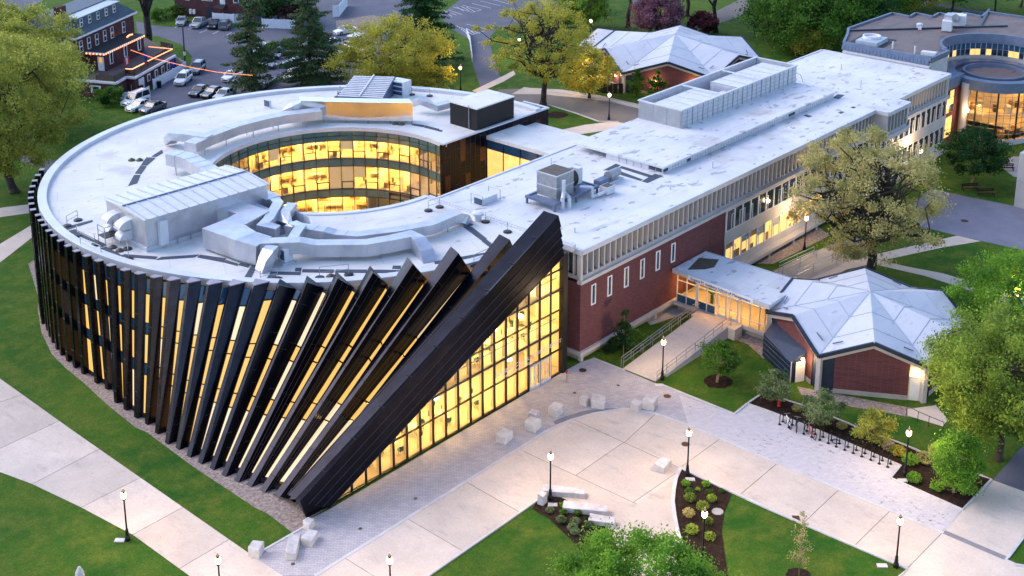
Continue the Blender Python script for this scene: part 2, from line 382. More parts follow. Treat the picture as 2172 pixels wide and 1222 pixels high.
pm('blind_peach', (.62, .44, .26), (.56, .4, .24), .5, .8, emit=(1, .6, .25), es=.12)
pm('bulb_soft', (.8, .35, .05), rough=.6, emit=(1, .4, .05), es=.25)
pm('banner_blue', (.02, .05, .35), rough=.8)
pm('flag_red', (.5, .02, .04), rough=.8)
pm('flag_white', (.7, .68, .7), rough=.8)
pm('mesh_screen', (.10, .075, .06), (.07, .055, .045), 3, .8)
pm('vinyl_white', (.72, .74, .82), (.62, .65, .74), 1, .5)
pm('tyre', (.012, .012, .013), rough=.85); pm('rim', (.45, .46, .5), rough=.3, metal=.9); pm('car_glass', (.01, .015, .022), rough=.05, spec=1.0)
for nm, c in dict(white=(.75, .75, .78), silver=(.42, .44, .48), grey=(.13, .14, .16), black=(.012, .013, .018), navy=(.01, .018, .05), green=(.02, .035, .04)).items():
    m_, nt_, bs_ = newmat('paint_' + nm); bs_.inputs['Base Color'].default_value = c + (1,); bs_.inputs['Roughness'].default_value = .25; bs_.inputs['Coat Weight'].default_value = .8; bs_.inputs['Metallic'].default_value = .3 if nm in ('silver', 'grey') else 0
    nt_.links.new(mix(nt_, ramp(nt_, noise(nt_, 3, 3, .5, coord(nt_)).outputs[0], .3, .7), c, tuple(x * .88 for x in c)), bs_.inputs['Base Color'])
pm('headlight', (.7, .72, .75), rough=.1, spec=1); pm('taillight', (.3, .01, .01), rough=.2)
def leaf_mat(name, c1, c2, c3=None, trans=.5):
    m, nt, bs = newmat(name); co = coord(nt)
    ge = nt.nodes.new('ShaderNodeNewGeometry'); c3 = c3 or tuple(x * .45 for x in c2)
    col = mix(nt, ge.outputs['Random Per Island'], c1, c2)
    col = mix(nt, ramp(nt, noise(nt, .55, 3, .6, co).outputs[0], .42, .68), col, c3)
    nt.links.new(col, bs.inputs['Base Color']); bs.inputs['Roughness'].default_value = .65; bs.inputs['Specular IOR Level'].default_value = .2
    tl = nt.nodes.new('ShaderNodeBsdfTranslucent'); nt.links.new(col, tl.inputs[0]); mx = nt.nodes.new('ShaderNodeMixShader'); mx.inputs[0].default_value = trans
    nt.links.new(bs.outputs[0], mx.inputs[1]); nt.links.new(tl.outputs[0], mx.inputs[2]); nt.links.new(mx.outputs[0], nt.nodes['Material Output'].inputs[0])
leaf_mat('leaf_yellow', (.52, .50, .10), (.33, .36, .065), (.15, .19, .04))
leaf_mat('leaf_olive', (.62, .52, .22), (.45, .40, .15), (.22, .23, .075))
leaf_mat('leaf_bright', (.27, .46, .05), (.15, .33, .035), (.06, .17, .02))
leaf_mat('leaf_fresh', (.38, .47, .07), (.22, .33, .05), (.08, .14, .025))
leaf_mat('leaf_mid', (.12, .26, .03), (.075, .18, .024), (.03, .08, .014))
leaf_mat('leaf_deep', (.04, .12, .032), (.025, .08, .022), (.012, .035, .012))
leaf_mat('leaf_pine', (.055, .125, .045), (.035, .085, .04), (.12, .13, .045), .2)
leaf_mat('leaf_gold', (.62, .52, .075), (.42, .40, .06), (.18, .22, .04))
leaf_mat('leaf_silver', (.28, .34, .17), (.18, .25, .11), (.08, .13, .045))
leaf_mat('leaf_purple', (.38, .17, .25), (.22, .10, .15), (.09, .06, .07))
leaf_mat('leaf_red', (.20, .05, .07), (.11, .035, .045), (.05, .025, .03))
leaf_mat('blossom', (.7, .55, .5), (.5, .38, .25), (.12, .16, .05))
pm('bark', (.07, .052, .04), (.04, .03, .024), 3, .9, fine=.3, fscale=8); pm('bark_dark', (.03, .025, .022), (.02, .016, .015), 3, .9); pm('bark_pale', (.30, .2, .13), (.2, .14, .09), 3, .9)

# ------------------------------------------------------------------ ground, paths, beds
def struct(o): o['kind'] = 'structure'; return o
struct(B().sheet([(-1500, -1500), (2500, -1500), (2500, 2500), (-1500, 2500)], 0).obj('ground', 'lawn', fix=False))
def inside(p, poly):
    r = False
    for i in range(len(poly)):
        a = poly[i - 1]; b = poly[i]
        if (a[1] > p[1]) != (b[1] > p[1]) and p[0] < (b[0] - a[0]) * (p[1] - a[1]) / (b[1] - a[1]) + a[0]: r = not r
    return r
def cut_slabs(poly, segs, gap=.05):
    ps = [poly]
    for a, b in segs:
        d = (b[0] - a[0], b[1] - a[1]); l = math.hypot(*d); n = (-d[1] / l, d[0] / l); q = []
        for pl in ps:
            hit = sum(inside((a[0] + d[0] * k / 20, a[1] + d[1] * k / 20), pl) for k in range(21))
            if hit < 5: q.append(pl); continue
            for sg in (1, -1):
                m = (n[0] * sg, n[1] * sg); c = clip(pl, (a[0] + m[0] * gap / 2, a[1] + m[1] * gap / 2), m)
                if len(c) > 2 and area(c) > .2: q.append(c)
        ps = q
    return ps
def paving(name, poly, segs, mat='concrete', z=.03, label=None):
    base = struct(B().sheet(poly, z - .018).obj(name, 'joint', fix=False))
    for p in cut_slabs(poly, segs): B().prism(p, z - .012, z).obj('slab', mat, base)
    return base
def kerb(pts, w=.16, h=.11, mat='kerb', name='kerb', z0=0.0):
    b = B()
    n = len(pts); L = []; Rr = []
    for i in range(n):
        a = Vector(pts[max(i - 1, 0)]); c = Vector(pts[min(i + 1, n - 1)]); d = (c - a).normalized(); x = Vector((-d.y, d.x)) * w / 2
        L.append(Vector(pts[i]) + x); Rr.append(Vector(pts[i]) - x)
    for i in range(n - 1):
        q = [Rr[i], Rr[i + 1], L[i + 1], L[i]]
        b.hexa([(p.x, p.y, z0) for p in q] + [(p.x, p.y, z0 + h) for p in q])
    return struct(b.obj(name, mat))
ARC = [(-37.26, -5.73), (-15.95, -5.63), (-13.92, -5.63), (-11.79, -5.57), (-10.07, -5.79), (-8.45, -6.1), (-6.45, -6.87), (-4.05, -8.31), (-2.96, -10.69), (-2.59, -14.05), (-2.71, -22.06), (-2.68, -37.13)]
plaza_parts = [[(-42.15, -6.16), (-37.26, -5.73), (-15.95, -5.63), (-14.84, -5.7), (-18.33, -11.59), (-22.78, -11.68), (-31.86, -11.82), (-37.01, -11.96)], [(-14.84, -5.7), (-13.92, -5.63), (-11.79, -5.57), (-10.07, -5.79), (-8.45, -6.1), (-6.45, -6.87), (-4.05, -8.31), (-2.96, -10.69), (-2.59, -14.05), (-2.55, -15.53), (-8.58, -17.42), (-10.0, -17.96), (-14.98, -17.7), (-18.12, -14.16), (-18.17, -12.01), (-18.33, -11.59)], [(-18.12, -14.16), (-14.98, -17.7), (-10.0, -17.96), (-11.48, -18.77), (-12.85, -19.63), (-14.44, -20.91), (-15.99, -22.29), (-17.88, -24.18), (-20.03, -26.57), (-23.04, -29.17), (-25.79, -26.06), (-20.94, -20.72), (-18.93, -18.01), (-18.76, -16.94)], [(-2.55, -15.53), (-2.71, -22.06), (-2.68, -37.13), (-8.5, -37.04), (-8.74, -25.68), (-8.58, -17.42)], [(-2.68, -37.13), (1.05, -37.0), (6.61, -37.0), (6.71, -39.58), (6.29, -44.02), (5.99, -44.13), (0.93, -41.81), (-2.3, -41.92), (-2.81, -41.91), (-2.87, -42.66), (-2.63, -43.18), (-1.22, -46.62), (-6.56, -48.47), (-12.68, -41.57), (-9.8, -36.94), (-8.5, -37.04)]]
plaza_joints = [[(-28.12, -5.94), (-28.2, -11.61)], [(-21.58, -5.81), (-21.77, -10.79)], [(-34.5, -5.88), (-34.49, -9.24)], [(-15.14, -5.96), (-14.97, -17.29)], [(-8.45, -6.1), (-8.59, -17.31)], [(-3.1, -10.94), (-7.95, -11.59)], [(-7.95, -11.59), (-16.71, -11.7)], [(-8.93, -17.55), (-15.1, -17.38)], [(-2.93, -17.37), (-7.16, -17.35)], [(-4.22, -22.96), (-8.47, -23.04)], [(-3.0, -28.53), (-8.0, -28.63)], [(-3.04, -32.85), (-8.52, -32.88)], [(-2.7, -37.06), (-8.33, -36.99)]]
for pp_ in plaza_parts: paving('plaza', pp_, plaza_joints)
# paver forecourt beside the glass front and the stained paver strip by the bicycle stands
fore = [(-38.78, -4.01), (-38.81, -0.98), (-38.66, -0.07), (-37.57, -0.62), (-34.0, -0.65), (-32.96, -0.2), (-31.2, -0.35), (-2.61, -0.07), (-0.14, -0.12), (1.46, -0.49), (1.52, -4.19), (1.46, -7.46), (1.54, -8.46), (1.58, -16.07), (3.81, -16.01), (3.98, -18.04), (3.99, -23.03), (4.04, -23.42), (3.63, -30.71), (1.43, -30.9), (1.11, -36.97)] + ARC[::-1]
struct(B().sheet(fore[:], .018).obj('paver_forecourt', 'pavers', fix=False))
struct(B().sheet([(-2.43, -13.95), (1.13, -10.56), (1.58, -16.07), (3.81, -16.01), (3.98, -18.04), (3.99, -23.03), (3.63, -30.71), (1.43, -30.9), (1.11, -36.97), (-2.62, -37.1), (-2.59, -21.98)], .022).obj('paver_strip', 'pavers_stained', fix=False))
struct(B().sheet([(-9.93, -5.01), (-8.54, -5.25), (-6.81, -5.85), (-5.08, -7.14), (-3.58, -8.74), (-4.06, -8.96), (-4.95, -7.95), (-6.86, -6.55), (-8.5, -5.89), (-10.14, -5.51)], .024).obj('paver_band', 'paver_dark', fix=False))
struct(B().sheet([(-2.28, -37.1), (-2.33, -41.96), (-2.86, -41.86), (-2.81, -37.07)], .034).obj('paver_band', 'paver_dark', fix=False))
kerb(ARC, .3, .05, name='plaza_kerb')
# left approach path
path_poly = [(-37.31, 50.21), (-37.92, 37.94), (-38.31, 24.34), (-38.78, -0.09), (-38.81, -0.98), (-38.78, -4.01), (-39.04, -8.93), (-43.31, -5.58), (-43.2, 0.97), (-43.16, 8.14), (-43.84, 14.22), (-44.73, 20.04), (-45.58, 23.52), (-47.24, 29.77)]
paving('path', path_poly, [[(-40.05, 33.93), (-38.19, 33.72)], [(-43.83, 26.81), (-38.36, 27.11)], [(-44.7, 19.98), (-38.59, 20.5)], [(-43.84, 14.22), (-38.66, 14.31)], [(-43.12, 8.22), (-38.74, 8.34)], [(-43.01, 2.21), (-38.89, 2.32)]], z=.028)
struct(B().sheet([(-20.51, 79.94), (-16.6, 78.11), (-13.4, 76.41), (-10.63, 75.22), (-12.31, 72.32), (-14.71, 73.63), (-18.14, 75.2), (-21.97, 77.03)], .012).obj('path', 'concrete', fix=False))
struct(B().sheet([(-28.41, 64.15), (-22.22, 67.52), (-16.54, 70.23), (-12.71, 71.61), (-13.54, 69.1), (-18.33, 66.82), (-24.83, 62.6), (-31.31, 58.36)], .012).obj('path', 'concrete', fix=False))
struct(B().sheet([(-4.31, 99.27), (-4.37, 93.69), (-3.11, 89.71), (-2.83, 88.67), (-5.91, 85.12), (-5.76, 86.88), (-6.05, 91.59), (-6.29, 96.23)], .012).obj('path', 'asphalt', fix=False))
# gravel margin round the curved facade
grav = [(-22.94, 59.89), (-25.07, 54.86), (-26.88, 50.62), (-28.12, 48.67), (-30.54, 43.68), (-32.28, 38.66), (-32.86, 35.14), (-33.18, 31.75), (-33.93, 26.62), (-34.44, 21.18), (-34.24, 19.75), (-34.74, 12.44), (-34.93, 4.04), (-34.79, 2.74), (-35.06, -0.56), (-33.87, -0.62), (-32.64, -0.1), (-31.44, -0.08), (-22.84, 3.33), (-23.32, 21.94), (-17.42, 46.23), (-18.08, 62.35)]
struct(B().sheet(grav, .014).obj('gravel', 'gravel', fix=False))
kerb([(-39.1, -0.65), (-37.57, -0.62), (-34.0, -0.65)], .18, .06)
# planting beds
struct(B().sheet([(-19.54, -11.62), (-18.29, -11.87), (-18.12, -14.16), (-18.76, -16.94), (-18.93, -18.01), (-20.94, -20.72), (-23.84, -23.82), (-24.33, -20.94), (-22.1, -17.56), (-21.66, -16.07), (-20.94, -13.76), (-20.85, -12.02)], .03).obj('mulch_bed', 'mulch', fix=False))
struct(B().sheet([(-8.69, -17.5), (-10.0, -17.96), (-11.48, -18.77), (-12.85, -19.63), (-14.44, -20.91), (-15.99, -22.29), (-17.88, -24.18), (-20.03, -26.57), (-18.04, -28.04), (-14.94, -25.64), (-13.66, -24.65), (-11.41, -23.41), (-8.88, -22.48)], .03).obj('mulch_bed', 'mulch', fix=False))
struct(B().sheet([(3.81, -16.01), (6.5, -16.06), (6.87, -20.5), (6.8, -22.71), (6.64, -26.36), (6.78, -28.87), (6.63, -32.28), (6.56, -35.94), (6.59, -36.97), (1.17, -36.95), (1.43, -30.9), (3.65, -30.7), (4.11, -23.39), (4.02, -18.02)], .03).obj('mulch_bed', 'mulch', fix=False))
kerb([(1.61, -16.1), (3.81, -16.01), (6.5, -16.06)]); kerb([(6.5, -16.06), (6.87, -20.5), (6.8, -22.71), (6.64, -26.36), (6.78, -28.87), (6.63, -32.28), (6.56, -35.94)])
kerb([(3.81, -16.01), (3.98, -18.04), (3.99, -23.03), (3.63, -30.71), (1.43, -30.9), (1.11, -36.97), (6.61, -37.0), (6.56, -35.94)])
kerb([(1.46, -0.49), (1.52, -4.19)], .2, .05); kerb([(1.61, -8.41), (1.61, -16.1)], .2, .06)
kerb([(-37.01, -11.96), (-31.86, -11.82), (-22.78, -11.68), (-18.33, -11.59)]); kerb([(-23.04, -29.17), (-20.03, -26.57), (-17.88, -24.18), (-15.99, -22.29), (-14.44, -20.91), (-12.85, -19.63), (-11.48, -18.77), (-10.0, -17.96), (-8.58, -17.42)], .3, .12); kerb([(-8.58, -17.42), (-8.74, -25.68), (-8.5, -37.04), (-10.86, -36.92)], .22, .1)
kerb([(5.54, -41.79), (0.93, -41.81), (-2.3, -41.92), (-2.81, -41.91), (-2.87, -42.66), (-2.63, -43.18), (-1.38, -46.67)], .22, .1)
struct(B().sheet([(6.69, -37.09), (12.4, -36.96), (15.62, -37.28), (15.65, -41.17), (6.61, -43.92), (6.71, -39.58)], .02).obj('driveway', 'asphalt', fix=False))
# mulch rings round the young trees
def disc(c, r, z, name, mat, n=18, jit=.12):
    rr = random.Random(int(c[0] * 100)); return struct(B().sheet([(c[0] + r * (1 + rr.uniform(-jit, jit)) * math.cos(2 * math.pi * k / n), c[1] + r * (1 + rr.uniform(-jit, jit)) * math.sin(2 * math.pi * k / n)) for k in range(n)], z).obj(name, mat, fix=False))
disc((5.54, -11.79), 1.35, .012, 'mulch_ring', 'mulch'); disc((-14.36, -31.56), .9, .012, 'mulch_ring', 'mulch'); disc((58.14, 50.93), 1.7, .012, 'mulch_ring', 'mulch')
# gravel margins by the pavilion and the wing
struct(B().sheet([(13.64, -7.56), (15.25, -8.01), (17.3, -9.56), (12.79, -13.31), (12.14, -12.57), (13.61, -10.06)], .012).obj('gravel', 'gravel', fix=False))
struct(B().sheet([(9.52, -17.72), (10.64, -20.91), (12.83, -27.1), (14.26, -29.08), (12.83, -29.51), (11.27, -27.63), (8.86, -21.41), (8.45, -18.81)], .012).obj('gravel', 'gravel', fix=False))
struct(B().sheet([(29.62, 0.6), (31.88, -1.95), (43.3, -2.7), (44.96, -0.25), (37.09, 1.15)], .012).obj('gravel', 'gravel', fix=False))
struct(B().sheet([(12.59, 2.91), (10.68, -0.55), (16.16, -1.93), (18.97, -1.79), (18.43, 1.39)], .012).obj('service_yard', 'concrete_dark', fix=False))
struct(B().sheet([(12.46, -27.06), (14.74, -28.64), (13.13, -30.44), (11.75, -30.63), (11.41, -27.56)], .02).obj('path', 'concrete', fix=False))
# walks beyond the wing on the right
struct(B().sheet([(30.65, -6.18), (37.67, -7.51), (44.56, -10.35), (53.17, -13.83), (53.36, -16.57), (48.76, -14.07), (40.69, -10.54), (41.0, -13.19), (41.97, -17.11), (41.85, -22.41), (41.74, -27.46), (38.99, -28.5), (39.59, -23.34), (40.03, -15.84), (39.17, -10.17), (35.88, -8.74), (30.92, -8.3)], .012).obj('path', 'concrete', fix=False))
struct(B().sheet([(30.23, -2.93), (40.8, -4.06), (45.86, -5.59), (42.78, -8.34), (29.58, -6.79), (29.3, -4.65)], .016).obj('path', 'concrete_dark', fix=False))
struct(B().sheet([(65.88, -4.83), (66.06, -8.82), (66.99, -15.94), (67.26, -16.25), (67.49, -23.43), (54.78, -27.78), (53.72, -18.64), (53.17, -13.83), (52.96, -9.26), (57.93, -5.72)], .014).obj('courtyard_paving', 'court_asphalt', fix=False))
struct(B().sheet([(81.07, -7.08), (85.15, -7.93), (87.56, -11.53), (78.3, -14.94), (77.21, -11.05)], .014).obj('path', 'concrete_dark', fix=False))
# drive and walks behind the round building
struct(B().sheet([(54.7, 65.46), (62.45, 66.51), (65.37, 64.03), (67.35, 57.79), (69.46, 49.96), (69.65, 43.74), (65.02, 36.91), (59.46, 38.82), (59.37, 43.97), (60.67, 49.51), (61.41, 55.26), (59.2, 59.63), (51.19, 60.2)], .012).obj('drive', 'asphalt_brown', fix=False))
kerb([(65.77, 64.38), (67.55, 57.95), (69.66, 50.12), (69.75, 43.63)], .35, .06); kerb([(58.83, 59.3), (61.22, 55.1), (60.67, 49.51), (59.73, 44.25), (61.68, 42.05)], .3, .06)
struct(B().sheet([(52.11, 46.11), (57.09, 44.83), (61.12, 42.68), (61.79, 40.56), (58.09, 40.36), (53.2, 42.6)], .014).obj('path', 'concrete', fix=False))
struct(B().sheet([(61.73, 63.34), (64.96, 59.7), (67.31, 53.92), (68.85, 49.5), (68.87, 43.16), (70.85, 44.61), (70.51, 52.65), (68.98, 59.14), (65.77, 64.38)], .016).obj('path', 'concrete', fix=False))
struct(B().sheet([(86.87, 101.13), (101.45, 104.09), (98.94, 96.24), (95.01, 94.81), (90.33, 93.01), (86.31, 90.69), (78.49, 82.81), (67.58, 70.99), (61.3, 69.7), (69.95, 79.39), (83.13, 92.95)], .012).obj('drive', 'asphalt', fix=False))
struct(B().sheet([(58.94, 69.32), (68.24, 71.32), (72.27, 72.27), (70.88, 70.51), (66.39, 69.14), (58.6, 67.71)], .016).obj('path', 'concrete', fix=False))
# parking lots
struct(B().sheet([(50.28, 151.17), (50.61, 144.95), (52.64, 140.94), (59.51, 143.75), (70.76, 143.48), (90.92, 163.02), (122.15, 143.85), (83.54, 104.94), (49.19, 85.55), (35.18, 87.48), (23.94, 92.74), (16.66, 95.6), (21.99, 106.2), (27.81, 109.66), (35.92, 113.38), (41.81, 120.63), (45.4, 129.02), (46.29, 136.99), (45.14, 142.66)], .01).obj('parking_lot', 'asphalt', fix=False))
struct(B().sheet([(92.3, 109.8), (114.35, 121.58), (147.41, 115.36), (134.59, 98.75), (101.65, 93.23), (92.79, 94.51), (85.27, 93.02), (85.33, 97.32)], .01).obj('parking_lot', 'asphalt', fix=False))
struct(B().sheet([(76.15, 121.99), (84.46, 120.49), (84.65, 116.6), (79.66, 109.32), (73.36, 109.72), (70.03, 114.58)], .016).obj('sand_court', 'gravel', fix=False))
struct(B().sheet([(90.24, 134.72), (88.92, 128.18), (86.95, 117.68), (93.35, 114.83), (111.06, 132.67), (100.08, 145.05)], .012).obj('drive', 'asphalt', fix=False))
struct(B().sheet([(129.54, 90.39), (130.85, 88.91), (122.22, 79.1), (117.09, 74.29), (115.38, 74.75), (122.19, 82.27)], .012).obj('path', 'asphalt', fix=False))
struct(B().sheet([(119.93, 69.61), (125.29, 71.03), (134.53, 71.53), (149.87, 74.39), (157.86, 74.35), (145.73, 67.07), (130.54, 65.11), (122.04, 65.05), (117.93, 66.09)], .012).obj('path', 'asphalt_brown', fix=False))
struct(B().sheet([(164.79, 48.93), (166.95, 47.34), (167.24, 42.8), (166.26, 36.54), (165.47, 30.31), (164.28, 21.06), (168.24, 22.58), (168.21, 35.15), (169.93, 44.83), (169.29, 52.47)], .012).obj('road', 'asphalt', fix=False))
struct(B().sheet([(26.23, 169.59), (42.06, 177.14), (59.61, 190.7), (75.96, 195.96), (71.63, 200.84), (34.02, 184.92)], .012).obj('road', 'asphalt', fix=False))
def line(a, b, w=.12, name='parking_line', z=.018):
    d = Vector((b[0] - a[0], b[1] - a[1])).normalized(); x = Vector((-d.y, d.x)) * w / 2
    return B().sheet([(a[0] + x.x, a[1] + x.y), (b[0] + x.x, b[1] + x.y), (b[0] - x.x, b[1] - x.y), (a[0] - x.x, a[1] - x.y)], z)
lines = B()
for q in [[(88.45, 100.78), (87.54, 94.07)], [(85.22, 94.63), (92.9, 95.04)], [(88.99, 101.61), (85.22, 94.63)], [(88.55, 99.94), (86.11, 95.0)], [(88.62, 98.45), (86.81, 94.9)], [(89.02, 97.28), (87.58, 94.71)], [(91.24, 101.24), (90.81, 95.27)], [(90.81, 95.27), (92.9, 95.04)], [(96.68, 112.63), (95.42, 107.79)], [(97.69, 112.29), (96.49, 107.35)], [(100.25, 113.43), (99.32, 107.27)], [(99.32, 107.27), (102.12, 107.29)], [(102.7, 113.11), (102.12, 107.29)], [(100.73, 112.89), (98.98, 109.24)], [(101.76, 112.54), (100.0, 108.89)], [(102.0, 111.45), (100.17, 107.42)], [(105.19, 112.79), (104.57, 106.93)], [(107.96, 113.03), (107.45, 106.94)], [(110.93, 113.09), (109.79, 106.77)], [(96.08, 111.72), (94.06, 107.78)]]:
    lines.add(line(q[0], q[1], .13).v, [(0, 1, 2, 3)])
for q in [[(52.83, 133.91), (55.11, 134.83)], [(53.9, 131.33), (56.03, 132.39)], [(55.11, 128.59), (57.09, 129.8)], [(53.0, 137.91), (54.59, 138.25)], [(52.19, 140.96), (53.91, 141.89)]]:
    lines.add(line(q[0], q[1], .13).v, [(0, 1, 2, 3)])
struct(lines.obj('parking_lines', 'paint_line', fix=False))

# ------------------------------------------------------------------ the round building with leaning dark fins
CX, CY, RO, RI = -.6, 33.5, 30.2, 13.5
ZP, ZD = 12.1, 11.7
A0 = R(-6.7); A1 = R(270.6)
rb = thing('round_building', 'round building with dark leaning metal fins, open court and white flat roof', 'building', (CX, CY, 0))
def pol(r, a): return (CX + r * math.cos(a), CY + r * math.sin(a))
deck = [pol(RO - .05, A0 + (A1 - A0) * k / 90) for k in range(91)]
deck += [(-.3, 3.3), (-.3, 19.6)]
ai0 = math.atan2(30 - CY, math.sqrt(RI ** 2 - (30 - CY) ** 2)); ai1 = R(270 + 1.2)
deck += [pol(RI + .05, ai1 + (ai0 - ai1) * k / 60) for k in range(61)] + [(31.0, 30.0)]
B().prism(deck, ZD - .4, ZD).obj('roof', 'roof_white', rb)
cp = B().arc((CX, CY), RO - .75, RO + .12, A0, R(268), ZD - .3, ZP, 110); cp.obj('parapet', 'coping', rb)
B().arc((CX, CY), RI - .1, RI + .5, ai0, ai1, ZD - .35, ZD + .12, 80).obj('court_coping', 'coping', rb)
b = B().box(RI - 1.2, 31.0, 29.85, 30.25, ZD - .02, ZD + .16).box(30.7, 31.05, 30.2, 34, ZD - .02, ZD + .16); b.obj('end_coping', 'coping', rb)
B().arc((CX, CY), RO - .4, RO - .1, A0, R(146), 0, ZD - .4, 60).obj('rear_wall', 'fin_metal', rb)
# floors
for z in (0.02, 3.85, 7.7):
    d2 = [pol(RO - 1.6, A0 + (A1 - A0) * k / 60) for k in range(61)] + [(-1.0, 20.2)] + [pol(RI + .12, ai1 + (ai0 - ai1) * k / 60) for k in range(61)]
    B().prism(d2, z, z + .3 if z > 1 else z + .05).obj('floor', 'int_carpet', rb)
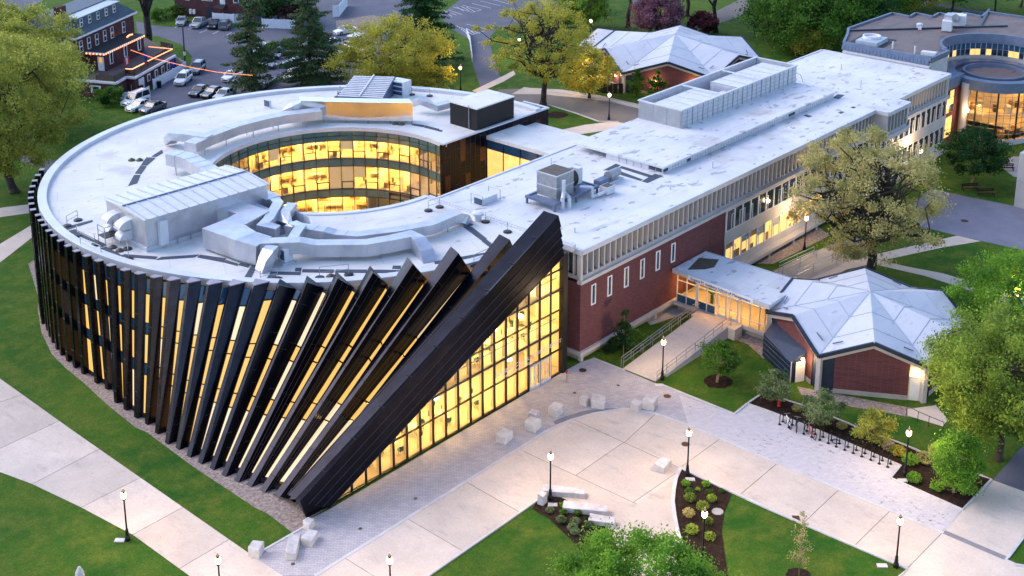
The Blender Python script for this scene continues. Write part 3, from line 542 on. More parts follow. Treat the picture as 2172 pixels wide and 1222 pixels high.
# fins and the glazing strips between them
FINS = [((-22.7, 55.52, 0.0), (-22.7, 55.52, 12.15), (-23.02, 55.2, 0.0), (-23.02, 55.2, 12.15), (-22.66, 54.85, 0.0), (-22.65, 54.84, 12.15), (-22.35, 55.17, 0.0), (-22.33, 55.16, 12.15)), ((-23.88, 54.27, 0.0), (-23.88, 54.27, 12.15), (-24.18, 53.94, 0.0), (-24.18, 53.94, 12.15), (-23.81, 53.6, 0.0), (-23.79, 53.59, 12.15), (-23.51, 53.94, 0.0), (-23.49, 53.93, 12.15)), ((-24.99, 52.96, 0.0), (-24.99, 52.96, 12.15), (-25.27, 52.61, 0.0), (-25.27, 52.61, 12.15), (-24.88, 52.29, 0.0), (-24.86, 52.28, 12.15), (-24.6, 52.65, 0.0), (-24.58, 52.63, 12.15)), ((-26.02, 51.58, 0.0), (-26.02, 51.58, 12.15), (-26.29, 51.22, 0.0), (-26.29, 51.22, 12.15), (-25.88, 50.93, 0.0), (-25.86, 50.92, 12.15), (-25.62, 51.29, 0.0), (-25.6, 51.28, 12.15)), ((-26.98, 50.16, 0.0), (-26.98, 50.16, 12.15), (-27.22, 49.78, 0.0), (-27.22, 49.78, 12.15), (-26.8, 49.51, 0.0), (-26.78, 49.5, 12.15), (-26.56, 49.89, 0.0), (-26.54, 49.88, 12.15)), ((-27.89, 48.69, 0.0), (-27.86, 48.68, 12.15), (-28.11, 48.3, 0.0), (-28.08, 48.28, 12.15), (-27.67, 48.06, 0.0), (-27.62, 48.03, 12.15), (-27.45, 48.45, 0.0), (-27.41, 48.42, 12.15)), ((-28.72, 47.18, 0.0), (-28.65, 47.15, 12.15), (-28.91, 46.78, 0.0), (-28.85, 46.75, 12.15), (-28.47, 46.56, 0.0), (-28.38, 46.52, 12.15), (-28.27, 46.96, 0.0), (-28.19, 46.92, 12.15)), ((-29.46, 45.63, 0.0), (-29.36, 45.59, 12.15), (-29.64, 45.21, 0.0), (-29.54, 45.17, 12.15), (-29.17, 45.02, 0.0), (-29.06, 44.97, 12.15), (-29.0, 45.43, 0.0), (-28.89, 45.38, 12.15)), ((-29.91, 43.95, 0.0), (-29.78, 43.91, 12.15), (-30.06, 43.53, 0.0), (-29.93, 43.48, 12.15), (-29.59, 43.36, 0.0), (-29.44, 43.31, 12.15), (-29.44, 43.79, 0.0), (-29.29, 43.73, 12.15)), ((-30.47, 42.5, 0.0), (-30.31, 42.45, 12.15), (-30.6, 42.07, 0.0), (-30.44, 42.02, 12.15), (-30.13, 41.92, 0.0), (-29.94, 41.87, 12.15), (-30.0, 42.35, 0.0), (-29.81, 42.3, 12.15)), ((-30.95, 41.15, 0.0), (-30.74, 41.1, 12.15), (-31.06, 40.72, 0.0), (-30.85, 40.67, 12.15), (-30.57, 40.6, 0.0), (-30.35, 40.54, 12.15), (-30.46, 41.03, 0.0), (-30.24, 40.98, 12.15)), ((-31.41, 39.57, 0.0), (-31.17, 39.53, 12.15), (-31.5, 39.13, 0.0), (-31.26, 39.08, 12.15), (-31.01, 39.03, 0.0), (-30.75, 38.98, 12.15), (-30.92, 39.48, 0.0), (-30.66, 39.42, 12.15)), ((-31.76, 38.15, 0.0), (-31.48, 38.11, 12.15), (-31.83, 37.71, 0.0), (-31.55, 37.67, 12.15), (-31.33, 37.63, 0.0), (-31.04, 37.59, 12.15), (-31.27, 38.08, 0.0), (-30.97, 38.03, 12.15)), ((-32.04, 36.56, 0.0), (-31.72, 36.53, 12.15), (-32.08, 36.11, 0.0), (-31.77, 36.08, 12.15), (-31.58, 36.07, 0.0), (-31.25, 36.03, 12.15), (-31.54, 36.51, 0.0), (-31.21, 36.48, 12.15)), ((-32.27, 34.94, 0.0), (-31.92, 34.92, 12.15), (-32.29, 34.49, 0.0), (-31.94, 34.47, 12.15), (-31.79, 34.44, 0.0), (-31.43, 34.39, 12.15), (-31.77, 34.92, 0.0), (-31.4, 34.9, 12.15)), ((-32.4, 33.28, 0.0), (-32.05, 33.29, 12.15), (-32.4, 32.83, 0.0), (-32.05, 32.84, 12.15), (-31.9, 32.79, 0.0), (-31.53, 32.72, 12.15), (-31.9, 33.29, 0.0), (-31.53, 33.29, 12.15)), ((-32.53, 30.82, 0.0), (-32.03, 31.63, 12.15), (-32.53, 30.37, 0.0), (-32.01, 31.18, 12.15), (-32.03, 30.29, 0.0), (-31.48, 31.03, 12.15), (-32.03, 30.82, 0.0), (-31.51, 31.66, 12.15)), ((-32.5, 29.09, 0.0), (-31.93, 29.91, 12.15), (-32.5, 28.64, 0.0), (-31.88, 29.46, 12.15), (-32.0, 28.54, 0.0), (-31.34, 29.28, 12.15), (-32.0, 29.09, 0.0), (-31.42, 29.97, 12.15)), ((-33.28, 26.38, 0.0), (-31.77, 28.21, 12.15), (-33.28, 25.93, 0.0), (-31.7, 27.77, 12.15), (-32.78, 25.81, 0.0), (-31.14, 27.56, 12.15), (-32.78, 26.38, 0.0), (-31.26, 28.3, 12.15)), ((-33.41, 24.68, 0.0), (-31.51, 26.4, 12.15), (-33.41, 24.23, 0.0), (-31.41, 25.97, 12.15), (-32.91, 24.08, 0.0), (-30.82, 25.73, 12.15), (-32.91, 24.68, 0.0), (-31.0, 26.52, 12.15)), ((-33.56, 22.82, 0.0), (-31.11, 24.85, 12.15), (-33.56, 22.37, 0.0), (-30.99, 24.42, 12.15), (-33.06, 22.19, 0.0), (-30.37, 24.15, 12.15), (-33.06, 22.82, 0.0), (-30.61, 24.99, 12.15)), ((-33.52, 21.22, 0.0), (-30.6, 23.18, 12.15), (-33.52, 20.76, 0.0), (-30.52, 22.77, 12.15), (-32.72, 20.64, 0.0), (-29.78, 22.46, 12.15), (-32.67, 21.22, 0.0), (-30.11, 23.35, 12.15)), ((-33.81, 19.28, 0.0), (-29.97, 21.61, 12.15), (-33.81, 18.8, 0.0), (-29.92, 21.23, 12.15), (-33.01, 18.68, 0.0), (-29.06, 20.9, 12.15), (-32.96, 19.28, 0.0), (-29.34, 21.87, 12.15)), ((-34.16, 17.29, 0.0), (-29.1, 20.05, 12.15), (-34.16, 16.8, 0.0), (-29.1, 19.68, 12.15), (-33.36, 16.68, 0.0), (-28.09, 19.29, 12.15), (-33.31, 17.29, 0.0), (-28.34, 20.41, 12.15)), ((-34.05, 15.91, 0.0), (-28.19, 18.41, 12.15), (-34.05, 15.4, 0.0), (-28.22, 18.05, 12.15), (-33.25, 15.28, 0.0), (-27.07, 17.66, 12.15), (-33.2, 15.91, 0.0), (-27.31, 18.89, 12.15)), ((-34.14, 14.24, 0.0), (-27.02, 16.87, 12.15), (-34.14, 13.72, 0.0), (-27.1, 16.51, 12.15), (-33.34, 13.6, 0.0), (-25.81, 16.15, 12.15), (-33.29, 14.24, 0.0), (-26.17, 17.4, 12.15)), ((-34.1, 12.75, 0.0), (-25.91, 15.08, 12.35), (-34.1, 12.21, 0.0), (-26.02, 14.71, 12.35), (-33.3, 12.09, 0.0), (-24.64, 14.34, 12.35), (-33.25, 12.75, 0.0), (-25.1, 15.67, 12.35)), ((-33.97, 11.32, 0.0), (-24.57, 13.33, 12.5), (-33.97, 10.77, 0.0), (-24.72, 12.96, 12.5), (-33.17, 10.65, 0.0), (-23.23, 12.58, 11.75), (-33.12, 11.32, 0.0), (-23.8, 13.98, 12.5)), ((-33.91, 9.82, -0.0), (-22.92, 11.6, 12.75), (-33.91, 9.25, -0.0), (-23.11, 11.2, 12.75), (-33.11, 9.13, -0.0), (-21.55, 10.9, 11.78), (-33.06, 9.82, -0.0), (-22.21, 12.3, 12.75)), ((-33.73, 8.42, 0.0), (-21.07, 9.79, 13.05), (-33.73, 7.84, 0.0), (-21.29, 9.36, 13.05), (-32.93, 7.72, 0.0), (-19.7, 9.18, 11.73), (-32.88, 8.42, 0.0), (-20.42, 10.55, 13.05)), ((-33.46, 7.16, -0.0), (-18.72, 7.96, 13.35), (-33.46, 6.56, -0.0), (-18.95, 7.49, 13.35), (-32.66, 6.44, -0.0), (-17.35, 7.46, 11.71), (-32.61, 7.16, -0.0), (-18.14, 8.77, 13.35)), ((-33.25, 5.68, 0.1), (-15.77, 6.18, 13.7), (-33.25, 5.08, 0.1), (-16.02, 5.66, 13.7), (-32.45, 4.96, 0.1), (-14.33, 5.76, 11.73), (-32.4, 5.68, 0.1), (-15.29, 7.05, 13.7)), ((-33.09, 4.05, 0.3), (-12.07, 4.38, 14.05), (-33.09, 3.43, 0.3), (-12.3, 3.8, 14.05), (-32.29, 3.31, 0.3), (-10.55, 4.08, 11.69), (-32.24, 4.05, 0.3), (-11.7, 5.31, 14.05)), ((-33.01, 2.3, 0.6), (-7.21, 2.85, 14.15), (-33.01, 1.68, 0.6), (-7.34, 2.24, 14.15), (-32.21, 1.56, 0.6), (-5.53, 2.77, 11.31), (-32.16, 2.3, 0.6), (-7.0, 3.82, 14.15)), ((-33.95, 0.35, 1.96), (-4.04, 0.25, 16.21), (-34.08, -0.35, 2.16), (-4.05, -0.55, 16.22), (-31.2, -0.06, 0.02), (-2.75, -0.06, 11.9), (-33.95, 1.25, 1.96), (-4.04, 1.15, 16.21))]
V3 = Vector
def lerp(a, b, t): return V3(a) + (V3(b) - V3(a)) * t
NF = len(FINS)
for i, (Af, At, Bf, Bt, Cf, Ct, Df, Dt) in enumerate(FINS):
    fin = B().hexa([Af, Bf, Cf, Df, At, Bt, Ct, Dt]).obj('fin', 'fin_dark' if i - 8 >= 16 else 'fin_metal', rb)
    if i - 8 < 19:
        cq = [V3(q) for q in (At, Bt, Ct, Dt)]; cm = sum(cq, V3()) / 4
        B().hexa([cm + (q - cm) * 1.06 + V3((0, 0, .002)) for q in cq] + [cm + (q - cm) * 1.06 + V3((0, 0, .07)) for q in cq]).obj('fin_cap', 'cap_metal', fin)
    # panel seams along the broad face (staggered joints of the cladding)
    L = (V3(Bt) - V3(Bf)).length
    sm = B(); rr = random.Random(i)
    rows = 4 if i == NF - 1 else 2 if i > 28 else 1
    for q in range(1, rows + 1):
        f = q / (rows + 1)
        if rows > 1:
            n = ((V3(Cf) - V3(Bf)).cross(V3(Bt) - V3(Bf))).normalized() * .012
            if n.y > 0: n = -n
            sm.beam(lerp(Bf, Cf, f) + n, lerp(Bt, Ct, f) + n, .035, .02)
    for q in range(rows + 1):
        t = rr.uniform(.1, .25)
        while t < .97:
            f0, f1 = q / (rows + 1), (q + 1) / (rows + 1)
            p0 = lerp(lerp(Bf, Bt, t), lerp(Cf, Ct, t), f0); p1 = lerp(lerp(Bf, Bt, t), lerp(Cf, Ct, t), f1)
            n = ((V3(Cf) - V3(Bf)).cross(V3(Bt) - V3(Bf))).normalized() * .012
            if n.y > 0: n = -n
            sm.beam(p0 + n, p1 + n, .03, .02); t += rr.uniform(3.6, 6.0) / L
    t = rr.uniform(.05, .2)
    while t < .97:
        p0 = lerp(Af, At, t); p1 = lerp(Bf, Bt, t); n = (V3(Bt) - V3(Bf)).cross(V3(Bf) - V3(Af)).normalized() * .012
        if n.x > 0: n = -n
        sm.beam(p0 + n, p1 + n, .05, .02); t += 3.4 / L
    sm.obj('seam', 'fin_seam', fin)['kind'] = 'stuff'
    if i == NF - 1:
        n = ((V3(Cf) - V3(Bf)).cross(V3(Bt) - V3(Bf))).normalized()
        if n.y > 0: n = -n
        for q in range(4):
            f0, f1 = q / 4, (q + 1) / 4
            a0, a1, b0, b1 = lerp(Bf, Cf, f0), lerp(Bt, Ct, f0), lerp(Bf, Cf, f1), lerp(Bt, Ct, f1)
            B().beam(b0 + n * .2, b1 + n * .2, .05, .05).obj('cladding_edge', 'fin_seam', fin)
            B().hexa([a0, a1, b1, b0, a0 + n * .03, a1 + n * .03, b1 + n * .2, b0 + n * .2]).obj('cladding_strip', 'fin_dark', fin)
        continue
    nD = FINS[i + 1]
    c0, c1, d0, d1 = V3(Cf), V3(Ct), V3(nD[6]), V3(nD[7])
    if c1.z > 11.75:
        c1 = c0.lerp(c1, (11.75 - c0.z) / (c1.z - c0.z))
    if d1.z > 11.75: d1 = d0.lerp(d1, (11.75 - d0.z) / (d1.z - d0.z))
    nn = (d0 - c0).cross(c1 - c0).normalized() * .12
    if nn.x < 0: nn = -nn
    c0 += nn * .3; c1 += nn * .3; d0 += nn * .3; d1 += nn * .3
    lean = i - 8 >= 13
    k = i - 8
    top_sp = .89 if k < 18 else .94 if k < 20 else .985
    bands = [(.03, .31, 1), (.31, .39, 2 if lean else 0), (.39, .60, 1), (.60, .68, 2 if lean else 0), (.68, top_sp, 1), (top_sp, 1.0, 0)]
    for (f0, f1, kind) in bands:
        e = .004
        q = [c0.lerp(c1, f0 + e), d0.lerp(d1, f0 + e), d0.lerp(d1, f1 - e), c0.lerp(c1, f1 - e)]
        if kind and (k < -3): kind = 0
        mt = 'glass_blue' if kind == 0 else ('lit_pale' if (k > 16 and f0 < .3) or rr.random() < .15 else 'lit_fin')
        B().quad(*q).obj('pane', mt, rb)
    mu = B()
    for f in (.31, .39, .60, .68, top_sp):
        mu.beam(c0.lerp(c1, f) - nn * .25, d0.lerp(d1, f) - nn * .25, .08, .08)
    mu.beam(c0 - nn * .2, c1 - nn * .2, .07, .07); mu.beam(d0 - nn * .2, d1 - nn * .2, .07, .07)
    mu.beam(c0.lerp(c1, .015) - nn * .4, d0.lerp(d1, .015) - nn * .4, .12, .3)
    mu.obj('mullion', 'black_metal', rb)
# dark foot of the last fin at the tip
lf = FINS[-1]
tip = V3((-33.16, 0.11, 0.0)); pl = B()
a, b_, c_ = V3(lf[0]), V3(lf[2]), V3(lf[4])
a2 = V3(FINS[-2][0]); e_ = V3((-32.2, 2.5, 0)); g_ = V3((-32.9, 4.6, 0))
pl.add([a, b_, tip, c_, a2, e_, g_, V3(FINS[-2][6])], [(0, 1, 2), (1, 3, 2), (0, 2, 5), (0, 5, 4), (4, 5, 6), (4, 6, 7)])
pl.obj('fin_foot', 'fin_dark', rb, fix=False)
# plinth under the fins
pb = B(); prev = None
for i in range(2, NF - 1):
    p = V3(FINS[i][6]); p.z = 0
    if prev is not None: pb.hexa([(prev.x, prev.y, -.05), (p.x, p.y, -.05), (p.x + .4, p.y + .1, -.05), (prev.x + .4, prev.y + .1, -.05), (prev.x, prev.y, .38), (p.x, p.y, .38), (p.x + .4, p.y + .1, .38), (prev.x + .4, prev.y + .1, .38)])
    prev = p
pb.obj('plinth', 'dark_metal', rb)
# --- glass entrance front on the straight side
XG0, XG1 = -31.2, -2.75
def ztop(x): return 11.9 * (x - XG0) / (XG1 - XG0)
cols = [XG1 - 1.52 * k for k in range(19)] + [XG0]
lev = [0, 2.5, 4.5, 6.5, 8.5, 10.5, 12.5]
mull = B()
for x in cols[:-1]:
    mull.box(x - .045, x + .045, -.06, .14, 0, max(.05, ztop(x)))
for z in lev[1:-1]:
    x0 = XG0 + (XG1 - XG0) * z / 11.9
    mull.box(x0, XG1, -.055, .12, z - .045, z + .045)
mull.box(XG0, XG1, -.05, .1, 0, .12)
mull.obj('curtain_wall_frame', 'black_metal', rb)
doors = (1, 2)
for k in range(len(cols) - 1):
    x1, x0 = cols[k] - .05, cols[k + 1] + .05
    if x1 <= x0: continue
    for j in range(6):
        z0, z1 = lev[j] + .05, lev[j + 1] - .05
        if j == 0 and k in doors: continue
        zz0, zz1 = ztop(x0), ztop(x1)
        if zz1 <= z0 + .02: continue
        pts = [(x0, 0, min(z0, zz0) if zz0 < z0 else z0)]
        if zz0 >= z1: poly = [(x0, z0), (x1, z0), (x1, z1), (x0, z1)]
        else:
            xs = XG0 + (XG1 - XG0) * z0 / 11.9; xe = XG0 + (XG1 - XG0) * z1 / 11.9
            poly = [(max(x0, xs), z0), (x1, z0), (x1, min(z1, zz1))]
            if x0 < xe < x1: poly.append((xe, z1))
            if zz0 > z0: poly.append((x0, zz0))
        B().add([(px, .02, pz) for px, pz in poly], [tuple(range(len(poly)))]).obj('pane', 'glass', rb, fix=False)
B().box(XG1 - .02, XG1 + .55, -.25, .3, 0, 12.0).obj('corner_column', 'black_metal', rb)
# entrance doors
for k in doors:
    x1, x0 = cols[k] - .06, cols[k + 1] + .06; xm = (x0 + x1) / 2
    for (u0, u1) in ((x0, xm), (xm, x1)):
        d = B()
        d.box(u0, u0 + .09, -.1, -.02, .03, 2.42).box(u1 - .09, u1, -.1, -.02, .03, 2.42).box(u0 + .09, u1 - .09, -.1, -.02, 2.3, 2.42).box(u0 + .09, u1 - .09, -.1, -.02, .03, .3)
        dr = d.obj('door', 'white_metal', rb)
        B().quad((u0 + .09, -.06, .3), (u1 - .09, -.06, .3), (u1 - .09, -.06, 2.3), (u0 + .09, -.06, 2.3)).obj('door_glass', 'glass', dr, fix=False)
        hx = u1 - .18 if u0 == x0 else u0 + .18
        B().box(hx - .02, hx + .02, -.16, -.12, .9, 1.3).obj('door_handle', 'steel', dr)
def text(name, body, size, loc, rot, mat, parent, ext=.01, align='LEFT'):
    cu = bpy.data.curves.new(name, 'FONT'); cu.body = body; cu.size = size; cu.extrude = ext; cu.align_x = align
    o = bpy.data.objects.new(name, cu); link(o)
    dg = bpy.context.evaluated_depsgraph_get(); me = bpy.data.meshes.new_from_object(o.evaluated_get(dg)); bpy.data.objects.remove(o)
    me.transform(Matrix.Translation(loc) @ rot.to_4x4()); me.materials.clear(); me.materials.append(M[mat])
    return from_mesh(name, me, parent)
RF = Matrix.Rotation(R(90), 3, 'X')
text('lettering', 'ISENBERG SCHOOL OF MANAGEMENT', .52, (-11.9, -.1, 3.25), RF, 'letter_grey', rb)
text('lettering', 'UNIVERSITY OF MASSACHUSETTS', .28, (-10.9, -.1, 2.78), RF, 'letter_grey', rb)
# --- hall behind the glass front
def xleft(y, z): return -32.6 + z * (.95 if y > 7 else 1.35 if y > 3.5 else 1.8) + .9
B().hexa([(xleft(9.6, 0), 9.6, 0), (-1.2, 9.6, 0), (-1.2, 9.8, 0), (xleft(9.6, 0), 9.8, 0), (xleft(9.6, 11.3), 9.6, 11.3), (-1.2, 9.6, 11.3), (-1.2, 9.8, 11.3), (xleft(9.6, 11.3), 9.8, 11.3)]).obj('hall_rear_wall', 'int_wall', rb)
B().box(-2.2, -2.0, .3, 9.6, 0, 11.3).obj('hall_side_wall', 'int_wall', rb)
B().prism([(-30.8, .25), (-2.3, .25), (-2.3, 9.6), (-31, 9.6)], .02, .1).obj('hall_floor', 'int_floor', rb)
B().prism([(-19.5, .35), (-2.3, .35), (-2.3, 9.6), (-25, 9.6), (-24, 5), (-19.5, 3)], 4.05, 4.45).obj('hall_mezzanine', 'int_wall', rb)
B().prism([(-10.6, .35), (-2.3, .35), (-2.3, 9.6), (-21, 9.6), (-17, 5.5), (-10.6, 3)], 8.1, 8.5).obj('hall_mezzanine', 'int_wall', rb)
B().prism([(-4.5, .8), (-2.3, .8), (-2.3, 9.6), (-18, 9.6), (-14, 7.6), (-8, 5.2)], 11.0, 11.2).obj('hall_ceiling', 'int_wall', rb)
for (x, y, z) in [(-26, 4, 2.9), (-23, 4, 3.6), (-22.5, 6.5, 3.9), (-19, 2.2, 3.95), (-19, 6, 3.95), (-15.5, 2.2, 3.95), (-15.5, 6, 3.95), (-12, 2.2, 3.95), (-12, 6, 3.95), (-8.5, 2.2, 3.95), (-8.5, 6, 3.95), (-5, 2.2, 3.95), (-5, 6, 3.95),
                  (-15, 6.5, 8.0), (-12.5, 5.5, 8.0), (-10.5, 2, 8.0), (-10.5, 6, 8.0), (-7.2, 2, 8.0), (-7.2, 6, 8.0), (-4, 2, 8.0), (-4, 6, 8.0), (-7.5, 5.5, 10.9), (-4.3, 2, 10.9), (-4.3, 6, 10.9)]:
    B().box(x - .5, x + .5, y - .5, y + .5, z, z + .06).obj('ceiling_light', 'hall_lamp', rb)
for x in cols[2:19:1]:
    if ztop(x) > 2: B().box(x + .25, x + .5, .5, .75, .1, min(ztop(x) - .6, 11)).obj('hall_column', 'int_wall', rb)
for x, y, z in ((-21.5, 1.6, 2.9), (-17.8, 1.5, 3.2), (-14.5, 1.5, 6.9), (-10.5, 1.4, 6.9), (-7.0, 1.4, 6.9), (-5.2, 1.4, 9.9), (-8.4, 1.5, 3.1)):
    B().lathe([(.1, -.12), (.36, -.06), (.36, .04), (.1, .12)], (x, y, z), 12).obj('pendant_lamp', 'pendant', rb)
for x0, x1, z0, z1, mt in ((-28, -25.5, .1, 2.4, 'int_wood'), (-24, -20, .1, 1.1, 'table_white'), (-19, -15.5, .1, 3.2, 'int_dark'), (-14, -9, .1, 2.6, 'int_wood'), (-8, -5, .1, 3.0, 'int_teal'), (-20, -15, 4.5, 6.4, 'int_wood'), (-13, -9, 4.5, 7.2, 'int_dark'), (-8, -4, 4.5, 6.2, 'int_wood'), (-11, -6, 8.5, 10.3, 'int_wood')):
    B().box(x0, x1, 9.35, 9.58, z0, z1).obj('wall_panel', mt, rb)
for x0, x1, y0, z in ((-19.5, -3, .5, 4.45), (-10.4, -3, .5, 8.5)): B().box(x0, x1, y0 - .02, y0 + .08, z + .95, z + 1.02).obj('balustrade_rail', 'steel', rb)
st = B()
for k in range(16): st.box(-13.5 + k * .32, -13.2 + k * .32, 6.2, 8.2, .1 + k * .27, .38 + k * .27)
st.obj('hall_stair', 'int_dark', rb)
B().lathe([(RI + .1, 0), (RI + .1, .03)], (CX, CY, 0), 48).obj('court_floor', 'concrete', rb)
# --- court glazing with lit rooms behind
NB = 42; da = (R(244) - ai0) / NB
ZL = [(0.0, 3.85), (3.85, 7.7), (7.7, 11.35)]
fr = B()
rnd = random.Random(3)
room_l = []
for k in range(NB + 1):
    a = ai0 + da * k; x, y = pol(RI, a)
    fr.obox((x, y, 5.7), (.14, .07, 11.4), a)
fr.obj('court_mullion', 'dark_metal', rb)
tr = B()
for z in (0.9, 3.1, 4.05, 6.95, 7.9, 10.15, 10.75):
    tr.arc((CX, CY), RI - .05, RI + .06, ai0, ai0 + da * NB, z - .035, z + .035, NB)
tr.obj('court_transom', 'dark_metal', rb)
vis0, vis1 = 0, 34
for k in range(NB):
    a0, a1 = ai0 + da * k + .003, ai0 + da * (k + 1) - .003
    p0, p1 = pol(RI, a0), pol(RI, a1)
    for li, (z0, z1) in enumerate(ZL):
        if li == 0 and not (6 <= k <= 30): continue
        gl0, gl1, s1 = z0 + .2, z0 + (3.05 if li < 2 else 2.42), z1 + .18 if li < 2 else z1
        B().quad((*p0, gl0), (*p1, gl0), (*p1, gl1), (*p0, gl1)).obj('pane', 'glass_soft', rb, fix=False)
        B().quad((*p0, gl1 + .03), (*p1, gl1 + .03), (*p1, s1), (*p0, s1)).obj('spandrel_panel', 'spandrel', rb, fix=False)
        if li and rnd.random() < .16:
            q0, q1 = pol(RI + .16, a0), pol(RI + .16, a1); zb_ = gl0 + (gl1 - gl0) * rnd.choice([0, .35, .5]); B().quad((*q0, zb_), (*q1, zb_), (*q1, gl1), (*q0, gl1)).obj('roller_blind', 'blind_peach', rb, fix=False)
        if (k + li) % 2 == 0 and li:
            am = (a0 + a1) / 2; q0, q1 = pol(RI - .04, a0), pol(RI - .04, a1)
            v = B().beam((*q0, z0 + 1.15), (*q1, z0 + 1.15), .09, .09).beam((*q0, z0 + .25), (*q1, z0 + .25), .09, .09).beam((*q0, z0 + .25), (*q0, z0 + 1.15), .08, .08).beam((*q1, z0 + .25), (*q1, z0 + 1.15), .08, .08)
            v.obj('vent_frame', 'dark_metal', rb)
for li, (z0, z1) in enumerate(ZL):
    B().arc((CX, CY), RI + 4.4, RI + 4.6, R(-10.3), ai0 + da * NB, z0 + .1, z1 - .05, NB).obj('room_wall', 'int_wall', rb)
    B().arc((CX, CY), RI + .35, RI + 4.4, R(-10.3), ai0 + da * NB, z1 - .55 if li < 2 else z1 - .62, z1 - .5 if li < 2 else z1 - .55, NB).obj('room_ceiling', 'int_wall', rb)
    if li == 0: ks = range(8, 30, 2)
    else: ks = range(1, NB, 2)
    for k in ks:
        a = ai0 + da * k
        part = B(); p = [pol(RI + .5, a), pol(RI + 4.4, a)]
        part.beam((*p[0], (z0 + z1) / 2 - .2), (*p[1], (z0 + z1) / 2 - .2), .12, z1 - z0 - .7); part.obj('partition', 'int_wall', rb)
        am = a + da; zc = z1 - (.56 if li < 2 else .63)
        x, y = pol(RI + 2.3, am); B().obox((x, y, zc - .03), (1.3, .45, .05), am).obj('ceiling_light', 'ceiling_lamp', rb)
        if k > 34: continue
        zf = z0 + (.3 if li else .07)
        # desk, shelf and chair of the room
        x, y = pol(RI + 3.7, am - da * .3); dk = B().obox((x, y, zf + .72), (.8, 1.7, .06), am).obox((x, y - .6, zf + .35), (.7, .05, .7), am).obox((x, y + .6, zf + .35), (.7, .05, .7), am)
        dk.obj('desk', rnd.choice(['table_white', 'int_wood']), rb)
        x, y = pol(RI + 4.25, am + da * .3)
        sh = B()
        for h in (1.2, 1.55, 1.9): sh.obox((x, y, zf + h), (.3, 1.3, .05), am)
        s_ = sh.obj('shelf', 'int_wood', rb)
        bk = B(); 
        for h in (1.2, 1.55): bk.obox((x, y + rnd.uniform(-.3, .3), zf + h + .14), (.22, rnd.uniform(.3, .8), .22), am)
        bk.obj('books', rnd.choice(['int_red', 'int_wood', 'int_dark']), s_)
        x, y = pol(RI + rnd.uniform(1.3, 2.6), am + rnd.uniform(-.3, .3) * da)
        B().lathe([(.26, .42), (.28, .5), (.05, .52)], (x, y, zf), 8).obox((x, y + .22, zf + .8), (.42, .06, .5), am).tube((x, y, zf), (x, y, zf + .44), .04).obj('chair', 'int_dark', rb)
        if rnd.random() < .5:
            x, y = pol(RI + 1.0, am + da * .45); B().obox((x, y, zf + .35), (.9, .5, .7), am).obj('cabinet', 'int_wood', rb)
# dark clad end wall towards the link
ew = B().box(RI - 1.3, 30.9, 29.9, 30.3, 0, ZD - .05); ew.obj('end_wall', 'fin_dark', rb)
es = B(); rr = random.Random(5)
for k in range(22):
    x = 12.6 + k * .84; es.box(x, x + .04, 29.875, 29.9, 0, 11.6)
    z = rr.uniform(.5, 2.5)
    while z < 11.3: es.box(x, x + .84, 29.88, 29.9, z, z + .04); z += rr.uniform(1.6, 3)
es.obj('end_wall_seams', 'fin_seam', rb)['kind'] = 'stuff'
for k in range(21):
    if rr.random() < .3: continue
    x = 12.64 + k * .84; z = rr.uniform(2, 9); B().box(x + .02, x + .8, 29.885, 29.9, z, z + rr.uniform(1.2, 2.8)).obj('cladding_panel', 'panel_bronze', rb)
B().box(30.6, 30.95, 30.25, 34, 0, ZD).obj('side_wall', 'fin_metal', rb)

# ------------------------------------------------------------------ equipment on the roof of the round building
ZT = ZD + .012
for q in [[(-11.79, 51.19), (-9.79, 52.23), (-10.3, 51.29), (-11.56, 50.75)], [(-12.41, 51.29), (-11.83, 50.46), (-13.79, 49.09), (-14.17, 49.63)], [(-14.36, 49.45), (-14.06, 48.83), (-15.73, 47.26), (-16.06, 47.86)], [(-16.5, 47.41), (-16.02, 46.98), (-17.6, 45.17), (-18.62, 45.17)], [(-29.2, 39.92), (-26.28, 39.53), (-26.57, 39.17), (-29.14, 39.18)], [(-29.3, 38.7), (-28.62, 38.59), (-28.67, 33.32), (-29.22, 33.12)], [(-29.52, 32.84), (-28.97, 32.75), (-29.09, 30.21), (-29.49, 30.26)], [(-29.41, 30.09), (-28.76, 29.96), (-27.16, 27.36), (-27.59, 27.05)], [(-27.53, 26.78), (-26.91, 26.95), (-24.4, 24.92), (-25.03, 24.76)], [(-24.78, 24.48), (-24.29, 24.72), (-23.28, 22.39), (-23.93, 21.94)], [(-23.9, 21.9), (-23.45, 21.99), (-23.26, 20.6), (-23.56, 20.37)], [(-23.38, 20.35), (-23.01, 20.59), (-22.72, 19.61), (-23.14, 19.31)], [(-25.61, 17.08), (-22.69, 19.38), (-22.51, 18.98), (-25.35, 16.43)]]:
    qc = (sum(x for x, y in q) / len(q), sum(y for x, y in q) / len(q)); q = [(qc[0] + (x - qc[0]) * 1.04 , qc[1] + (y - qc[1]) * 1.04) for x, y in q]
    B().prism(q, ZT - .01, ZT + .035).obj('walkway_pad', 'membrane_pad', rb)
